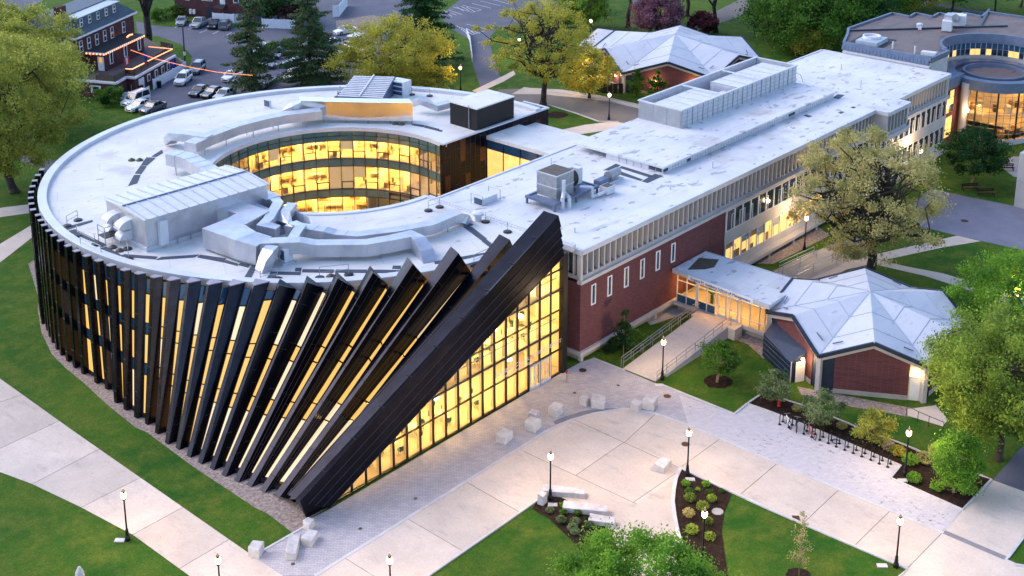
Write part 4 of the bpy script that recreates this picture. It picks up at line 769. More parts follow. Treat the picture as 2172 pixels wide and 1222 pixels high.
for q in [[(-23.71, 16.03), (-22.92, 16.62), (-22.59, 16.06), (-24.22, 15.15)], [(-22.35, 17.02), (-20.71, 15.05), (-21.11, 14.65), (-22.78, 16.64)], [(-20.42, 16.05), (-20.07, 15.66), (-20.56, 15.15), (-20.86, 15.6)], [(-20.16, 15.31), (-18.44, 13.26), (-18.89, 12.82), (-20.57, 14.9)], [(-18.27, 13.06), (-16.51, 11.07), (-16.97, 10.65), (-18.69, 12.67)], [(-16.37, 10.92), (-14.62, 8.76), (-15.04, 8.4), (-16.86, 10.53)], [(-14.37, 9.92), (-13.92, 9.41), (-14.4, 8.96), (-14.81, 9.54)], [(-3.64, 11.52), (-3.18, 10.79), (-4.29, 7.92), (-4.96, 7.83)], [(-5.06, 7.74), (-4.46, 7.77), (-5.28, 5.69), (-5.92, 5.4)], [(-11.19, 7.77), (-6.16, 5.47), (-6.73, 5.1), (-11.52, 7.36)], [(-3.35, 11.64), (-2.65, 11.75), (-2.61, 11.17), (-3.23, 11.06)]]:
    qc = (sum(x for x, y in q) / len(q), sum(y for x, y in q) / len(q)); q = [(qc[0] + (x - qc[0]) * 1.04 , qc[1] + (y - qc[1]) * 1.04) for x, y in q]
    B().prism(q, ZT - .01, ZT + .035).obj('walkway_pad', 'membrane_pad', rb)
for q in [[(15.53, 38.0), (16.03, 36.61), (15.43, 36.21), (15.11, 37.78)], [(16.02, 36.41), (16.13, 34.27), (15.57, 33.9), (15.45, 36.04)], [(15.93, 34.16), (16.0, 33.55), (15.59, 33.35), (15.51, 33.84)]]:
    qc = (sum(x for x, y in q) / len(q), sum(y for x, y in q) / len(q)); q = [(qc[0] + (x - qc[0]) * 1.04 , qc[1] + (y - qc[1]) * 1.04) for x, y in q]
    B().prism(q, ZT - .01, ZT + .035).obj('walkway_pad', 'membrane_pad', rb)
# large air handler, standing seams across its two-pitch roof
hz0 = 12.0
Q = [Vector(p) for p in [(-27.08, 28.98, 12.0), (-18.92, 28.25, 12.0)]]
F0 = Vector((-27.08, 29.0, 11.9)); Rr = Vector((-18.71, 28.38, 11.9)); L0 = Vector((-26.91, 39.42, 11.9))
ux = (Rr - F0); ux.z = 0; LX = 13.2; ux.normalize(); uy = Vector((-ux.y, ux.x, 0)); LY = 7.2
def ah(x, y, z): p = F0 + ux * x + uy * y; return (p.x, p.y, z)
t = thing('air_handler', 'large galvanised air handling unit with ribbed two pitch roof and white hoods', 'roof unit', ah(LX / 2, LY / 2, ZD))
hb = 2.75
B().hexa([ah(0, 0, 12.1), ah(LX, 0, 12.1), ah(LX, LY, 12.1), ah(0, LY, 12.1), ah(0, 0, 12.1 + hb), ah(LX, 0, 12.1 + hb), ah(LX, LY, 12.1 + hb), ah(0, LY, 12.1 + hb)]).obj('casing', 'galvanised', t)
b = B(); zt = 12.1 + hb + .02; zr = zt + .32; b.add([ah(-.2, -.2, zt), ah(LX + .2, -.2, zt), ah(LX + .2, LY / 2, zr), ah(-.2, LY / 2, zr), ah(LX + .2, LY + .2, zt), ah(-.2, LY + .2, zt)], [(0, 1, 2, 3), (3, 2, 4, 5), (0, 3, 5), (1, 4, 2), (0, 5, 4, 1)])
b.obj('casing_roof', 'white_metal', t)
for k in range(13):
    x = .1 + k * (LX - .2) / 12
    B().beam(ah(x, -.2, zt + .04), ah(x, LY / 2, zr + .04), .1, .09).beam(ah(x, LY / 2, zr + .04), ah(x, LY + .2, zt + .04), .1, .09).obj('seam_rib', 'slat_blue', t)
B().beam(ah(-.2, LY / 2, zr + .06), ah(LX + .2, LY / 2, zr + .06), .16, .1).obj('ridge_cap', 'zinc', t)
B().hexa([ah(-.1, -.1, ZD), ah(LX + .1, -.1, ZD), ah(LX + .1, LY + .1, ZD), ah(-.1, LY + .1, ZD), ah(-.1, -.1, 12.1), ah(LX + .1, -.1, 12.1), ah(LX + .1, LY + .1, 12.1), ah(-.1, LY + .1, 12.1)]).obj('base_frame', 'grey_metal', t)
for y0 in (2.6, 4.9):
    for zz in (13.9, 12.9):
        v = []
        for k in range(6):
            a = k / 5 * math.pi / 2; v += [ah(-math.sin(a) * 1.25, y0, zz - .55 + math.cos(a) * .75), ah(-math.sin(a) * 1.25, y0 + 1.15, zz - .55 + math.cos(a) * .75)]
        v += [ah(0, y0, zz - .75), ah(0, y0 + 1.15, zz - .75)]
        n = len(v)
        B().add(v, [(2 * k, 2 * k + 1, 2 * k + 3, 2 * k + 2) for k in range(6)] + [tuple(range(0, n, 2)), tuple(range(n - 1, 0, -2))]).obj('hood', 'white_metal', t)
B().hexa([ah(1.2, -.5, 12.1), ah(2.0, -.5, 12.1), ah(2.0, -.02, 12.1), ah(1.2, -.02, 12.1), ah(1.2, -.5, 14.4), ah(2.0, -.5, 14.4), ah(2.0, -.02, 14.4), ah(1.2, -.02, 14.4)]).obj('access_door', 'white_metal', t)
b = B()
for k in range(7): b.beam(ah(3 + k * 1.4, -.25, ZD + .02), ah(3 + k * 1.4, -.25, 12.2), .07, .07)
b.beam(ah(2.8, -.25, 12.25), ah(12.5, -.25, 12.25), .08, .08); b.obj('pipe_rail', 'steel', t)
# service platform in front of the hoods
p0 = Vector(ah(-2.2, 3.6, ZD))
t = thing('service_platform', 'small steel service platform with guard rails before white hoods', 'platform', p0)
b = B()
for dx in (0, 1.5):
    for dy in (0, 1.3): b.beam(p0 + ux * dx + uy * dy, p0 + ux * dx + uy * dy + Vector((0, 0, 1.9)), .06, .06)
b.beam(p0 + Vector((0, 0, 1.9)), p0 + ux * 1.5 + Vector((0, 0, 1.9)), .06, .06).beam(p0 + Vector((0, 0, 1.9)), p0 + uy * 1.3 + Vector((0, 0, 1.9)), .06, .06).beam(p0 + Vector((0, 0, 1.4)), p0 + uy * 1.3 + Vector((0, 0, 1.4)), .05, .05)
b.obj('guard_rail', 'steel', t)
c = p0 + ux * .75 + uy * .65
B().obox((c.x, c.y, ZD + .85), (1.5, 1.3, .08), math.atan2(ux.y, ux.x)).obj('grating', 'dark_metal', t)
# second unit with the sloping louvred roof
t = thing('louvred_unit', 'roof unit with sloping slatted pale blue louvre above golden plenum', 'roof unit', (18.83, 49.99, 11.7))
SL = [Vector(p) for p in [(15.52, 51.47, 12.4), (18.72, 46.63, 12.4), (22.7, 48.55, 14.0), (19.57, 52.75, 14.0)]]
B().add([SL[0], SL[1], SL[2], SL[3], (SL[0].x, SL[0].y, ZD), (SL[1].x, SL[1].y, ZD), (SL[2].x, SL[2].y, ZD), (SL[3].x, SL[3].y, ZD)], [(0, 1, 2, 3), (0, 4, 5, 1), (1, 5, 6, 2), (2, 6, 7, 3), (3, 7, 4, 0)]).obj('casing', 'zinc', t)
for k in range(12):
    f = (k + .2) / 12; f2 = f + .05; up = Vector((0, 0, .1))
    B().beam(SL[0].lerp(SL[3], f) + up, SL[1].lerp(SL[2], f) + up, .24, .06, up=(SL[3] - SL[0]).cross(SL[1] - SL[0])).obj('slat', 'white_metal', t)
B().beam(SL[0].lerp(SL[1], .48) + Vector((0, 0, .2)), SL[3].lerp(SL[2], .48) + Vector((0, 0, .2)), .2, .1).obj('slat_rail', 'white_metal', t)
q = Vector((21.9, 47.78, 11.7))
B().obox((q.x + 1.0, q.y, ZD + 1.0), (1.6, 2.2, 2.0), R(10)).obj('fan_box', 'white_metal', t)
for k in range(3): B().obox((q.x + .17, q.y - .1, ZD + .45 + k * .6), (.04, 1.7, .42), R(10)).obj('fan_grille', 'glass_blue', t)
# ducts: top-centre lines with heights
def duct_run(label, pts, w, h, legs=True):
    t = thing('duct', label, 'duct', (pts[0][0], pts[0][1], ZD), 'ducts on the round roof')
    B().duct(pts, w, h).obj('duct_casing', 'galvanised', t)
    if legs:
        for a, b_ in zip(pts[:-1], pts[1:]):
            a = Vector(a); b_ = Vector(b_); l = (b_ - a).length
            if abs(a.z - b_.z) > .3 or l < 2: continue
            n = max(1, int(l / 3.2)); d = (b_ - a).normalized(); x = Vector((d.y, -d.x, 0)) * (w / 2 - .12)
            for k in range(n):
                p = a.lerp(b_, (k + .5) / n); lg = B()
                for s_ in (-1, 1): lg.beam((p.x + x.x * s_, p.y + x.y * s_, ZD), (p.x + x.x * s_, p.y + x.y * s_, p.z - h), .07, .07)
                lg.beam((p.x - x.x, p.y - x.y, p.z - h - .05), (p.x + x.x, p.y + x.y, p.z - h - .05), .08, .08); lg.obj('duct_leg', 'steel', t)
        for a, b_ in zip(pts[:-1], pts[1:]):
            a = Vector(a); b_ = Vector(b_); d = (b_ - a).normalized(); m_ = int((b_ - a).length / 1.5)
            if abs(a.z - b_.z) > .3: continue
            for k in range(m_):
                m = a.lerp(b_, (k + .5) / m_) - Vector((0, 0, h / 2)); B().beam(m - d * .025, m + d * .025, w + .05, h + .05).obj('duct_joint', 'grey_metal', t)
    return t
duct_run('long pale duct curving along the back of the courtyard opening', [(-9.25, 47.46, 13.5), (-6.31, 48.34, 13.5), (-2.13, 49.0, 13.5), (1.9, 48.73, 13.5), (4.63, 48.14, 13.5), (8.32, 46.21, 13.5)], 1.6, 1.05)
duct_run('thin duct running beside the long rear duct', [(5.76, 50.07, 13.3), (6.42, 49.26, 13.9), (7.85, 49.06, 14.2), (10.14, 46.57, 14.3)], 1.3, 1.2, False)
t = thing('golden_plenum', 'big sheet metal plenum wall glowing gold from the courtyard light', 'duct', (12.94, 43.11, 11.7))
gp = [Vector(p) for p in [(7.29, 48.52, 12.2), (8.88, 46.1, 12.1), (11.98, 42.04, 12.1), (15.42, 37.89, 12.1)]]
zt2 = 14.35
b = B(); n = len(gp); off = Vector((.5, .85, 0)) * 1.8
vs = [(p.x, p.y, 12.1) for p in gp] + [(p.x, p.y, zt2) for p in gp] + [(p.x + off.x, p.y + off.y, zt2) for p in gp] + [(p.x + off.x, p.y + off.y, 12.1) for p in gp]
b.add(vs, [(k, k + 1, n + k + 1, n + k) for k in range(n - 1)] + [(n + k, n + k + 1, 2 * n + k + 1, 2 * n + k) for k in range(n - 1)] + [(2 * n + k, 2 * n + k + 1, 3 * n + k + 1, 3 * n + k) for k in range(n - 1)] + [(0, n, 2 * n, 3 * n), (n - 1, 4 * n - 1, 3 * n - 1, 2 * n - 1)])
b.obj('plenum_casing', 'polished_sheet', t)
for k in range(5):
    p = gp[1].lerp(gp[3], k / 4); B().beam((p.x, p.y + .2, ZD), (p.x, p.y + .2, 12.1), .1, .1).obj('plenum_leg', 'steel', t)
duct_run('low duct with a raised arch between gold plenum and dark roof box', [(19.0, 41.53, 13.0), (19.04, 40.4, 13.7), (19.61, 39.76, 13.4), (20.13, 38.68, 12.9), (22.4, 38.49, 12.9)], 1.1, .7, False)
duct_run('wide duct along the left of the courtyard with sloping step', [(-13.04, 45.51, 13.9), (-12.49, 43.07, 13.9), (-13.67, 36.54, 13.9), (-13.57, 34.74, 13.5), (-13.58, 30.91, 13.5), (-13.65, 27.49, 13.5)], 1.7, 1.3)
duct_run('boxed duct stub rising at the far left end', [(-7.96, 53.45, 12.5), (-8.38, 51.98, 13.6), (-7.56, 50.55, 13.6), (-6.51, 47.61, 13.6)], 1.3, .9, False)
duct_run('side branch duct from large handler to left courtyard duct', [(-15.75, 32.39, 13.2), (-15.87, 29.07, 13.2), (-16.12, 25.83, 13.2), (-16.21, 24.66, 13.2)], 1.6, 1.1)
duct_run('kinked duct doubling back behind the courtyard screen', [(-13.83, 27.11, 13.6), (-14.38, 25.84, 13.7), (-17.57, 23.26, 13.7), (-18.79, 22.55, 13.7), (-18.14, 21.18, 13.5)], 1.0, .9, False)
duct_run('short curved duct beside the kinked one', [(-13.48, 24.83, 13.6), (-15.18, 23.81, 13.5), (-16.23, 23.32, 12.9), (-16.11, 23.68, 12.0)], 1.0, .8, False)
duct_run('broad duct leaving the right end of large air handler', [(-18.99, 29.9, 13.8), (-17.93, 27.78, 13.8), (-17.83, 25.31, 13.8), (-20.32, 24.6, 13.8), (-21.75, 24.83, 13.8), (-21.96, 21.04, 13.9), (-21.36, 19.13, 13.7)], 2.4, 1.9, False)
duct_run('long front duct bending down near the leaning fins', [(-21.71, 19.69, 13.7), (-18.97, 17.08, 13.7), (-17.83, 16.24, 13.3), (-14.78, 12.96, 13.3), (-12.59, 11.96, 13.3), (-10.71, 11.33, 13.3), (-10.8, 10.14, 13.2), (-11.29, 8.75, 12.6), (-11.65, 7.99, 11.75)], 1.3, 1.15)
duct_run('middle duct bending towards the wing roof edge', [(-16.83, 21.44, 13.4), (-15.4, 17.78, 13.4), (-14.74, 17.11, 13.1), (-13.75, 15.32, 13.1), (-10.59, 13.45, 13.1), (-7.46, 12.15, 13.1), (-3.71, 12.21, 13.1), (-2.92, 12.1, 12.7), (-2.18, 12.44, 11.75)], 1.2, .95)
duct_run('short curved link between front and middle ducts', [(-19.7, 17.43, 13.65), (-18.26, 18.59, 13.65), (-16.69, 19.69, 13.65), (-16.55, 21.08, 13.6)], .95, .8, False)
duct_run('drop duct sloping from front duct to the roof deck', [(-21.25, 18.08, 13.6), (-22.05, 17.75, 13.5), (-22.69, 17.79, 12.8), (-23.12, 17.85, 11.8)], 1.2, .9, False)
# courtyard screen on the left edge of the opening
S0 = Vector((-12.73, 37.91, 13.0)); S1 = Vector((-13.8, 21.98, 13.0))
t = thing('court_screen', 'long sheet metal screen wall on the left courtyard edge', 'screen', (S0.x, S0.y, ZD))
n = 16
for k in range(n):
    a = S0.lerp(S1, k / n); b_ = S0.lerp(S1, (k + .985) / n); B().beam((a.x, a.y, 12.35), (b_.x, b_.y, 12.35), .08, 1.3).obj('screen_panel', 'white_metal', t)
    B().beam((a.x, a.y, ZD), (a.x, a.y, 13.03), .12, .12).obj('screen_post', 'grey_metal', t)
e = S1 + Vector((-1.2, -1.9, 0)); B().beam((S1.x, S1.y, 12.97), (e.x, e.y, 12.97), .1, .1).beam((e.x, e.y, ZD), (e.x, e.y, 13.0), .1, .1).beam((S1.x, S1.y, ZD), (S1.x, S1.y, 13.0), .1, .1).obj('screen_return', 'white_metal', t)
# dark roof box on the end of the ring
bx = [Vector(p) for p in [(18.58, 34.81, 11.7), (18.48, 30.35, 11.7), (25.13, 30.49, 11.7), (25.15, 34.75, 11.7)]]
t = thing('roof_box', 'black clad stair box with white top on the ring end', 'roof box', bx[0])
zb = 14.35
B().hexa([(p.x, p.y, ZD) for p in bx] + [(p.x, p.y, zb) for p in bx]).obj('box_wall', 'black_metal', t)
cn = sum(bx, Vector()) / 4
B().hexa([(cn.x + (p.x - cn.x) * 1.02, cn.y + (p.y - cn.y) * 1.02, zb) for p in bx] + [(cn.x + (p.x - cn.x) * 1.02, cn.y + (p.y - cn.y) * 1.02, zb + .15) for p in bx]).obj('box_roof', 'roof_white', t)
p = bx[0].lerp(bx[1], .7); B().tube((p.x - .1, p.y - .1, ZD), (p.x - .1, p.y - .1, zb + .3), .05).obj('conduit', 'steel', t)
# guard rails on weighted feet
def guard(pts, label):
    t = thing('guard_rail', label, 'railing', (*pts[0], ZD), 'free standing roof guard rails')
    b = B()
    for a, c_ in zip(pts[:-1], pts[1:]):
        b.tube((*a, ZD + 1.05), (*c_, ZD + 1.05), .03).tube((*a, ZD + .55), (*c_, ZD + .55), .025)
    for p in pts: b.tube((*p, ZD), (*p, ZD + 1.05), .03)
    b.obj('rail', 'steel', t)
    for p in pts: B().lathe([(.42, 0), (.42, .1), (.3, .16)], (*p, ZD), 10).obj('weight_foot', 'dark_metal', t)
guard([(-28.67, 39.98), (-27.19, 40.56)], 'guard rail on round feet left of large air handler')
guard([(-29.36, 37.04), (-29.4, 33.93)], 'guard rail on round feet before the white hoods')
guard([(-30.56, 34.42), (-30.41, 31.21)], 'guard rail beside the left parapet edge')
guard([(-29.14, 28.8), (-27.94, 30.85)], 'short guard rail below the large air handler')
guard([(-22.95, 15.36), (-24.32, 15.99)], 'guard rail near the sloping drop duct')
guard([(-20.38, 12.82), (-18.26, 11.44)], 'guard rail behind the fifth fin tip')
guard([(-2.95, 16.92), (-1.54, 16.76)], 'guard rail at the courtyard corner by the wing')
guard([(-9.56, 4.57), (-7.14, 4.58)], 'guard rail between two tall fin tips')
guard([(-1.34, 10.72), (-1.81, 7.48)], 'guard rail along the wing roof joint')
guard([(16.82, 53.01), (18.11, 53.92)], 'guard rail left of the slatted louvre')
guard([(23.88, 46.77), (24.94, 44.64)], 'guard rail right of the slatted louvre')
# small things on the deck
t = thing('condensing_unit', 'small white condensing unit beside the front duct', 'roof unit', (-20.16, 17.6, 11.7))
q = Vector((-20.16, 17.6, 11.7)); B().box(q.x - .45, q.x + .45, q.y - .35, q.y + .35, ZD + .2, ZD + 1.45).obj('unit_casing', 'white_metal', t); B().box(q.x - .47, q.x - .44, q.y - .25, q.y + .3, ZD + .4, ZD + 1.3).obj('unit_grille', 'glass_blue', t); B().box(q.x - .8, q.x + .6, q.y - .5, q.y + .5, ZD, ZD + .18).obj('unit_base', 'grey_metal', t)
for k, (p, lb) in enumerate(zip([(-19.54, 12.36, 11.7), (-20.15, 11.65, 11.7), (-13.99, 51.73, 11.7), (-13.41, 51.08, 11.7), (14.07, 39.51, 11.7), (14.42, 38.83, 11.7), (-28.66, 32.15, 11.7), (-28.64, 31.03, 11.7)], ['dark roof vent cap among the rails', 'dark roof vent cap nearer the fins', 'dark roof drain on the open left deck', 'dark roof drain right of its twin', 'dark cap under the gold plenum', 'dark cap right of its twin under plenum', 'dark pad by the large handler', 'rusty cap by the pad runway'])):
    tag(B().lathe([(.4, .0), (.38, .1), (.12, .28)], p, 10).obj('roof_vent', 'int_dark'), lb, 'roof vent', 'roof vents')
t = thing('mushroom_vent', 'white mushroom vent at the joint with the wing', 'roof vent', (-1.54, 11.54, 11.7)); B().lathe([(.35, 0), (.35, .6), (.6, .62), (.6, .85), (.3, .95)], (-1.54, 11.54, 11.7), 12).obj('vent_cap', 'white_metal', t, smooth=False)
t = thing('roof_hatch', 'dark framed hatch standing on the back of the round roof', 'roof hatch', (8.48, 56.5, 11.7)); q = Vector((8.23, 56.19, 11.7)); B().box(q.x - .1, q.x + .1, q.y - .6, q.y + .6, ZD, ZD + 1.0).obj('hatch_frame', 'white_metal', t); B().box(q.x - .13, q.x - .1, q.y - .5, q.y + .5, ZD + .15, ZD + .9).obj('hatch_lid', 'glass_blue', t)
# joint cover between the two roofs
tag(B().box(-.34, -.02, 0.6, 19.6, 11.3, 11.86).box(-.62, -.36, 0.6, 19.6, 11.3, 11.8).obj('joint_cover', 'coping', rb))

# ------------------------------------------------------------------ the long wing
wg = thing('wing', 'long brick and concrete wing with white roof and row of vertical concrete fins', 'building', (40, 9.6, 0))
ZR = 11.36; WX1 = 80.0; WY1 = 19.3
rp = [(-.05, -.1), (58.0, -.1), (58.0, -1.9), (64.0, -1.9), (64.0, -.1), (WX1, -.1), (WX1, WY1), (-.05, WY1)]
B().prism(rp, 10.95, ZR).obj('roof', 'roof_wing', wg)
eb = B()
for a, b_ in zip(rp, rp[1:] + rp[:1]): eb.beam((*a, 11.2), (*b_, 11.2), .26, .5)
eb.obj('cornice', 'coping', wg)
# frieze: ledge, windows and fins
B().box(-.18, 58, -.22, .3, 8.0, 8.32).box(64, WX1 + .1, -.22, .3, 8.0, 8.32).box(57.8, 64.2, -2.0, -.2, 8.0, 8.32).obj('ledge', 'precast', wg)
B().box(.1, 58, .02, .4, 8.32, 8.72).box(64, WX1, .02, .4, 8.32, 8.72).box(58, 64, -1.75, -1.5, 8.32, 8.72).box(-.02, .1, .3, 6, 8.32, 8.72).obj('frieze_band', 'precast_dark', wg)
B().box(.25, 58, .5, .6, 8.3, 10.95).box(64, WX1, .5, .6, 8.3, 10.95).box(58.2, 63.8, -1.3, -1.2, 8.3, 10.95).box(.35, .4, .4, 7, 8.3, 10.95).obj('frieze_glass', 'glass_dark', wg)
fm = B().box(-.09, .09, 0, .5, 8.72, 10.95).mesh('fin', 'precast')
lm = B().box(.1, .42, .3, .38, 8.8, 10.9).mesh('blind', 'precast_dark')
rr = random.Random(2); x = .15; k = 0
while x < WX1:
    if not (57.6 < x < 64.2):
        o = from_mesh('fin', fm, wg); o.location = o.location + Vector((x, .02, 0))
        if rr.random() < .5:
            o2 = from_mesh('blind', lm, wg); o2.location = o2.location + Vector((x, .02, 0)); o2.scale = (.95, 1, 1)
    x += .87
for k in range(7):
    o = from_mesh('fin', fm, wg); o.location = o.location + Vector((58.3 + k * .9, -1.75, 0))
for k in range(5):
    o = from_mesh('fin', fm, wg); o.rotation_euler = (0, 0, R(-90)); o.location = o.location + Vector((.02, .9 + k * .9, 0))
B().box(-.12, .18, -.1, .2, 8.32, 10.95).obj('corner_fin', 'precast', wg)
B().box(58.0, 58.2, -1.75, .5, 8.32, 10.95).box(63.8, 64.0, -1.75, .5, 8.32, 10.95).box(57.9, 64.1, -1.8, .3, 7.6, 8.0).obj('bay_side', 'precast', wg)
# brick part
XB = 24.65
B().box(0, XB, 0, .4, 1.08, 8.0).box(0, .4, .4, 19, 1.08, 8.0).obj('brick_wall', 'brick', wg)
B().box(-.25, XB, -.3, .2, .72, 1.08).box(-.25, .2, .2, 6, .72, 1.08).obj('base_ledge', 'precast', wg)
B().box(.25, XB, .25, .5, -.3, .72).box(.25, .5, .5, 6, -.3, .72).obj('base_wall', 'concrete_dark', wg)
for x in (.1, 6, 12): B().box(x, x + .35, -.1, .25, 0, .72).obj('base_pier', 'precast', wg)
jn = B()
for x in (5.3, 11.0, 16.9, 21.3): jn.box(x, x + .05, -.004, .0, 1.1, 8.0)
jn.obj('movement_joint', 'int_dark', wg)
def narrow(x, y0, z0, z1, w, side=0):
    f = B()
    if side == 0:
        f.box(x, x + .12, -.08, .02, z0, z1).box(x + w - .12, x + w, -.08, .02, z0, z1).box(x + .12, x + w - .12, -.08, .02, z1 - .1, z1).box(x + .12, x + w - .12, -.08, .02, z0, z0 + .12)
        o = f.obj('window', 'white_paint', wg); B().quad((x + .12, -.01, z0 + .12), (x + w - .12, -.01, z0 + .12), (x + w - .12, -.01, z1 - .1), (x + .12, -.01, z1 - .1)).obj('window_pane', 'glass_dark', o, fix=False)
    else:
        f.box(-.08, .02, y0, y0 + .1, z0, z1).box(-.08, .02, y0 + w - .1, y0 + w, z0, z1).box(-.08, .02, y0 + .1, y0 + w - .1, z1 - .1, z1).box(-.08, .02, y0 + .1, y0 + w - .1, z0, z0 + .1)
        o = f.obj('window', 'white_paint', wg); B().quad((-.01, y0 + .1, z0 + .1), (-.01, y0 + w - .1, z0 + .1), (-.01, y0 + w - .1, z1 - .1), (-.01, y0 + .1, z1 - .1)).obj('window_pane', 'glass_dark', o, fix=False)
for x in (1.58, 4.08, 6.73, 9.35, 11.98, 14.62): narrow(x, 0, 5.28, 7.36, .68)
narrow(0, 1.6, 5.28, 7.36, .8, 1)
# window part
B().box(XB, WX1, .25, .5, 0, 8.0).obj('rear_panel', 'int_dark', wg)
pb = B().box(XB, WX1, -.02, .3, 4.05, 5.42).box(XB, WX1, -.02, .3, 7.82, 8.0).box(XB, WX1, -.02, .3, .98, 1.78); pb.obj('spandrel_band', 'precast', wg)
B().box(XB, WX1, -.9, .3, .62, .98).obj('lower_ledge', 'precast', wg)
B().box(XB, WX1, .2, .4, -.2, .62).obj('basement_wall', 'precast_dark', wg)
rr = random.Random(11); NW = 34
for k in range(NW):
    x0 = XB + .28 + 1.62 * k; x1 = x0 + 1.46
    for j, (z0, z1) in enumerate(((5.42, 7.82), (1.78, 4.05))):
        lit = j == 1 and (k < 13 or k in (16, 19))
        f = B().box(x0 - .16, x0, -.06, .22, z0, z1).box(x0, x1, -.03, .1, z0, z0 + .07).box(x0, x1, -.03, .1, z1 - .07, z1)
        sx = x0 + rr.choice([.35, 1.0]); f.box(sx, sx + .05, -.02, .06, z0, z0 + (z1 - z0) * .72).box(x0 if sx < x0 + .6 else sx, sx + .05 if sx < x0 + .6 else x1, -.02, .06, z0 + (z1 - z0) * .72, z0 + (z1 - z0) * .72 + .05)
        o = f.obj('window', 'white_metal', wg)
        if lit:
            zs = z1 if rr.random() < .45 else z0 + (z1 - z0) * rr.uniform(.45, .75)
            B().quad((x0, .05, z0 + .07), (x1, .05, z0 + .07), (x1, .05, zs - .07), (x0, .05, zs - .07)).obj('window_pane', 'lit_window', o, fix=False)
            if zs < z1: B().quad((x0, .05, zs - .07), (x1, .05, zs - .07), (x1, .05, z1 - .07), (x0, .05, z1 - .07)).obj('window_blind', 'int_wood' if rr.random() < .4 else 'precast_dark', o, fix=False)
            if rr.random() < .7: B().box(x0 + rr.uniform(.1, .7), x0 + rr.uniform(.8, 1.4), .02, .04, z0 + .08, z0 + rr.uniform(.4, 1.2)).obj('window_furniture', 'int_wood', o)
        else: B().quad((x0, .05, z0 + .07), (x1, .05, z0 + .07), (x1, .05, z1 - .07), (x0, .05, z1 - .07)).obj('window_pane', 'glass_dark', o, fix=False)
for k in range(10):
    x = XB + 3 + k * 5.3; B().box(x, x + .35, -.75, -.45, 0, .62).obj('basement_pier', 'precast', wg)
    B().box(x + 1, x + 3.6, .16, .2, .05, .55).obj('basement_window', 'glass_dark', wg)
B().box(79.6, WX1, 0, WY1, 0, 10.95).box(0, WX1, WY1 - .4, WY1 - .02, 0, 10.95).obj('rear_wall', 'precast', wg)
# low penthouse
B().box(21.9, 59.4, 6.35, 14, ZR, 12.02).obj('penthouse_wall', 'white_metal', wg)
B().box(21.6, 59.7, 6.05, 18.4, 12.02, 12.26).obj('penthouse_roof', 'roof_wing', wg)
for k in range(70):
    x = 22.1 + k * .53; B().box(x, x + .05, 6.3, 6.36, ZR, 12.02).obj('penthouse_batten', 'grey_metal', wg)
for y in (7.2, 8.2, 9.2, 10.2, 11.2, 12.2): B().box(21.84, 21.9, y, y + .06, ZR, 12.02).obj('penthouse_batten', 'grey_metal', wg)
for (x0, x1) in ((22.0, 22.8), (26.4, 27.1), (48.2, 49.6)): B().box(x0, x1, 6.29, 6.34, 11.5, 11.95).obj('penthouse_window', 'glass_dark', wg)
for (y0, y1) in ((6.5, 7.2), (7.3, 8.1)): B().box(21.82, 21.89, y0, y1, 11.5, 11.95).obj('penthouse_window', 'glass_dark', wg)
for q in [[(18.45, 11.77), (21.1, 12.02), (20.99, 11.29), (19.04, 10.94)], [(18.58, 10.9), (19.59, 10.88), (19.02, 6.84), (18.5, 6.78)], [(20.25, 10.98), (20.92, 11.08), (20.71, 6.84), (19.96, 6.76)], [(18.46, 6.67), (21.33, 6.97), (21.31, 5.88), (18.48, 5.84)]]:
    B().sheet(q, ZR + .012).obj('roof_patch', 'membrane_pad', wg, fix=False)
for q in [[(59.26, 6.44), (61.23, 6.75), (61.5, 5.89), (59.34, 5.57)], [(54.03, 2.89), (54.76, 2.8), (54.83, 2.35), (53.88, 2.33)], [(56.96, 2.76), (57.66, 2.72), (57.68, 2.25), (56.89, 2.24)], [(50.17, 5.44), (50.79, 5.46), (50.72, 4.45), (49.92, 4.65)]]:
    B().sheet(q, ZR + .012).obj('roof_patch', 'membrane_pad', wg, fix=False)

# ------------------------------------------------------------------ equipment on the wing roof
t = thing('screen_enclosure', 'grey louvred screen enclosure on the wing roof round white units', 'screen', (47, 15, 12.26))
X0, X1, Y0, Y1, Zs0, Zs1 = 33.8, 60.0, 12.2, 18.3, 11.95, 14.4
n = 12
for k in range(n):
    x0 = X0 + (X1 - X0) * k / n; x1 = X0 + (X1 - X0) * (k + 1) / n - .06
    for y in (Y0, Y1):
        B().box(x0, x1, y - .05, y + .05, Zs0, Zs1).obj('screen_panel', 'grey_metal', t)
    B().box(x0 - .06, x0 + .02, Y0 - .12, Y0 - .05, Zs0 - .3, Zs1).obj('screen_post', 'steel', t)
    lv = B()
    for j in range(1, 5): lv.box(x0, x1, Y0 - .075, Y0 - .052, Zs0 + j * .49, Zs0 + j * .49 + .05)
    lv.box((x0 + x1) / 2 - .03, (x0 + x1) / 2 + .03, Y0 - .08, Y0 - .055, Zs0, Zs1); lv.obj('screen_rib', 'steel', t)
for k in range(3):
    y0 = Y0 + .1 + k * (Y1 - Y0 - .2) / 3; y1 = y0 + (Y1 - Y0 - .2) / 3 - .05
    B().box(X0 - .05, X0 + .05, y0, y1, Zs0, Zs1).obj('screen_panel', 'grey_metal', t); B().box(X1 - .05, X1 + .05, y0, y1, Zs0, Zs1).obj('screen_panel', 'grey_metal', t)
lv = B()
for j in range(1, 24): lv.box(X0 - .09, X0 - .05, Y0, Y1, Zs0 + j * .1, Zs0 + j * .1 + .03)
lv.obj('louvre_lines', 'steel', t)
for y in (Y0, Y1): B().box(X0 - .15, X1 + .15, y - .12, y + .12, Zs1 + .002, Zs1 + .14).obj('top_rail', 'white_metal', t)
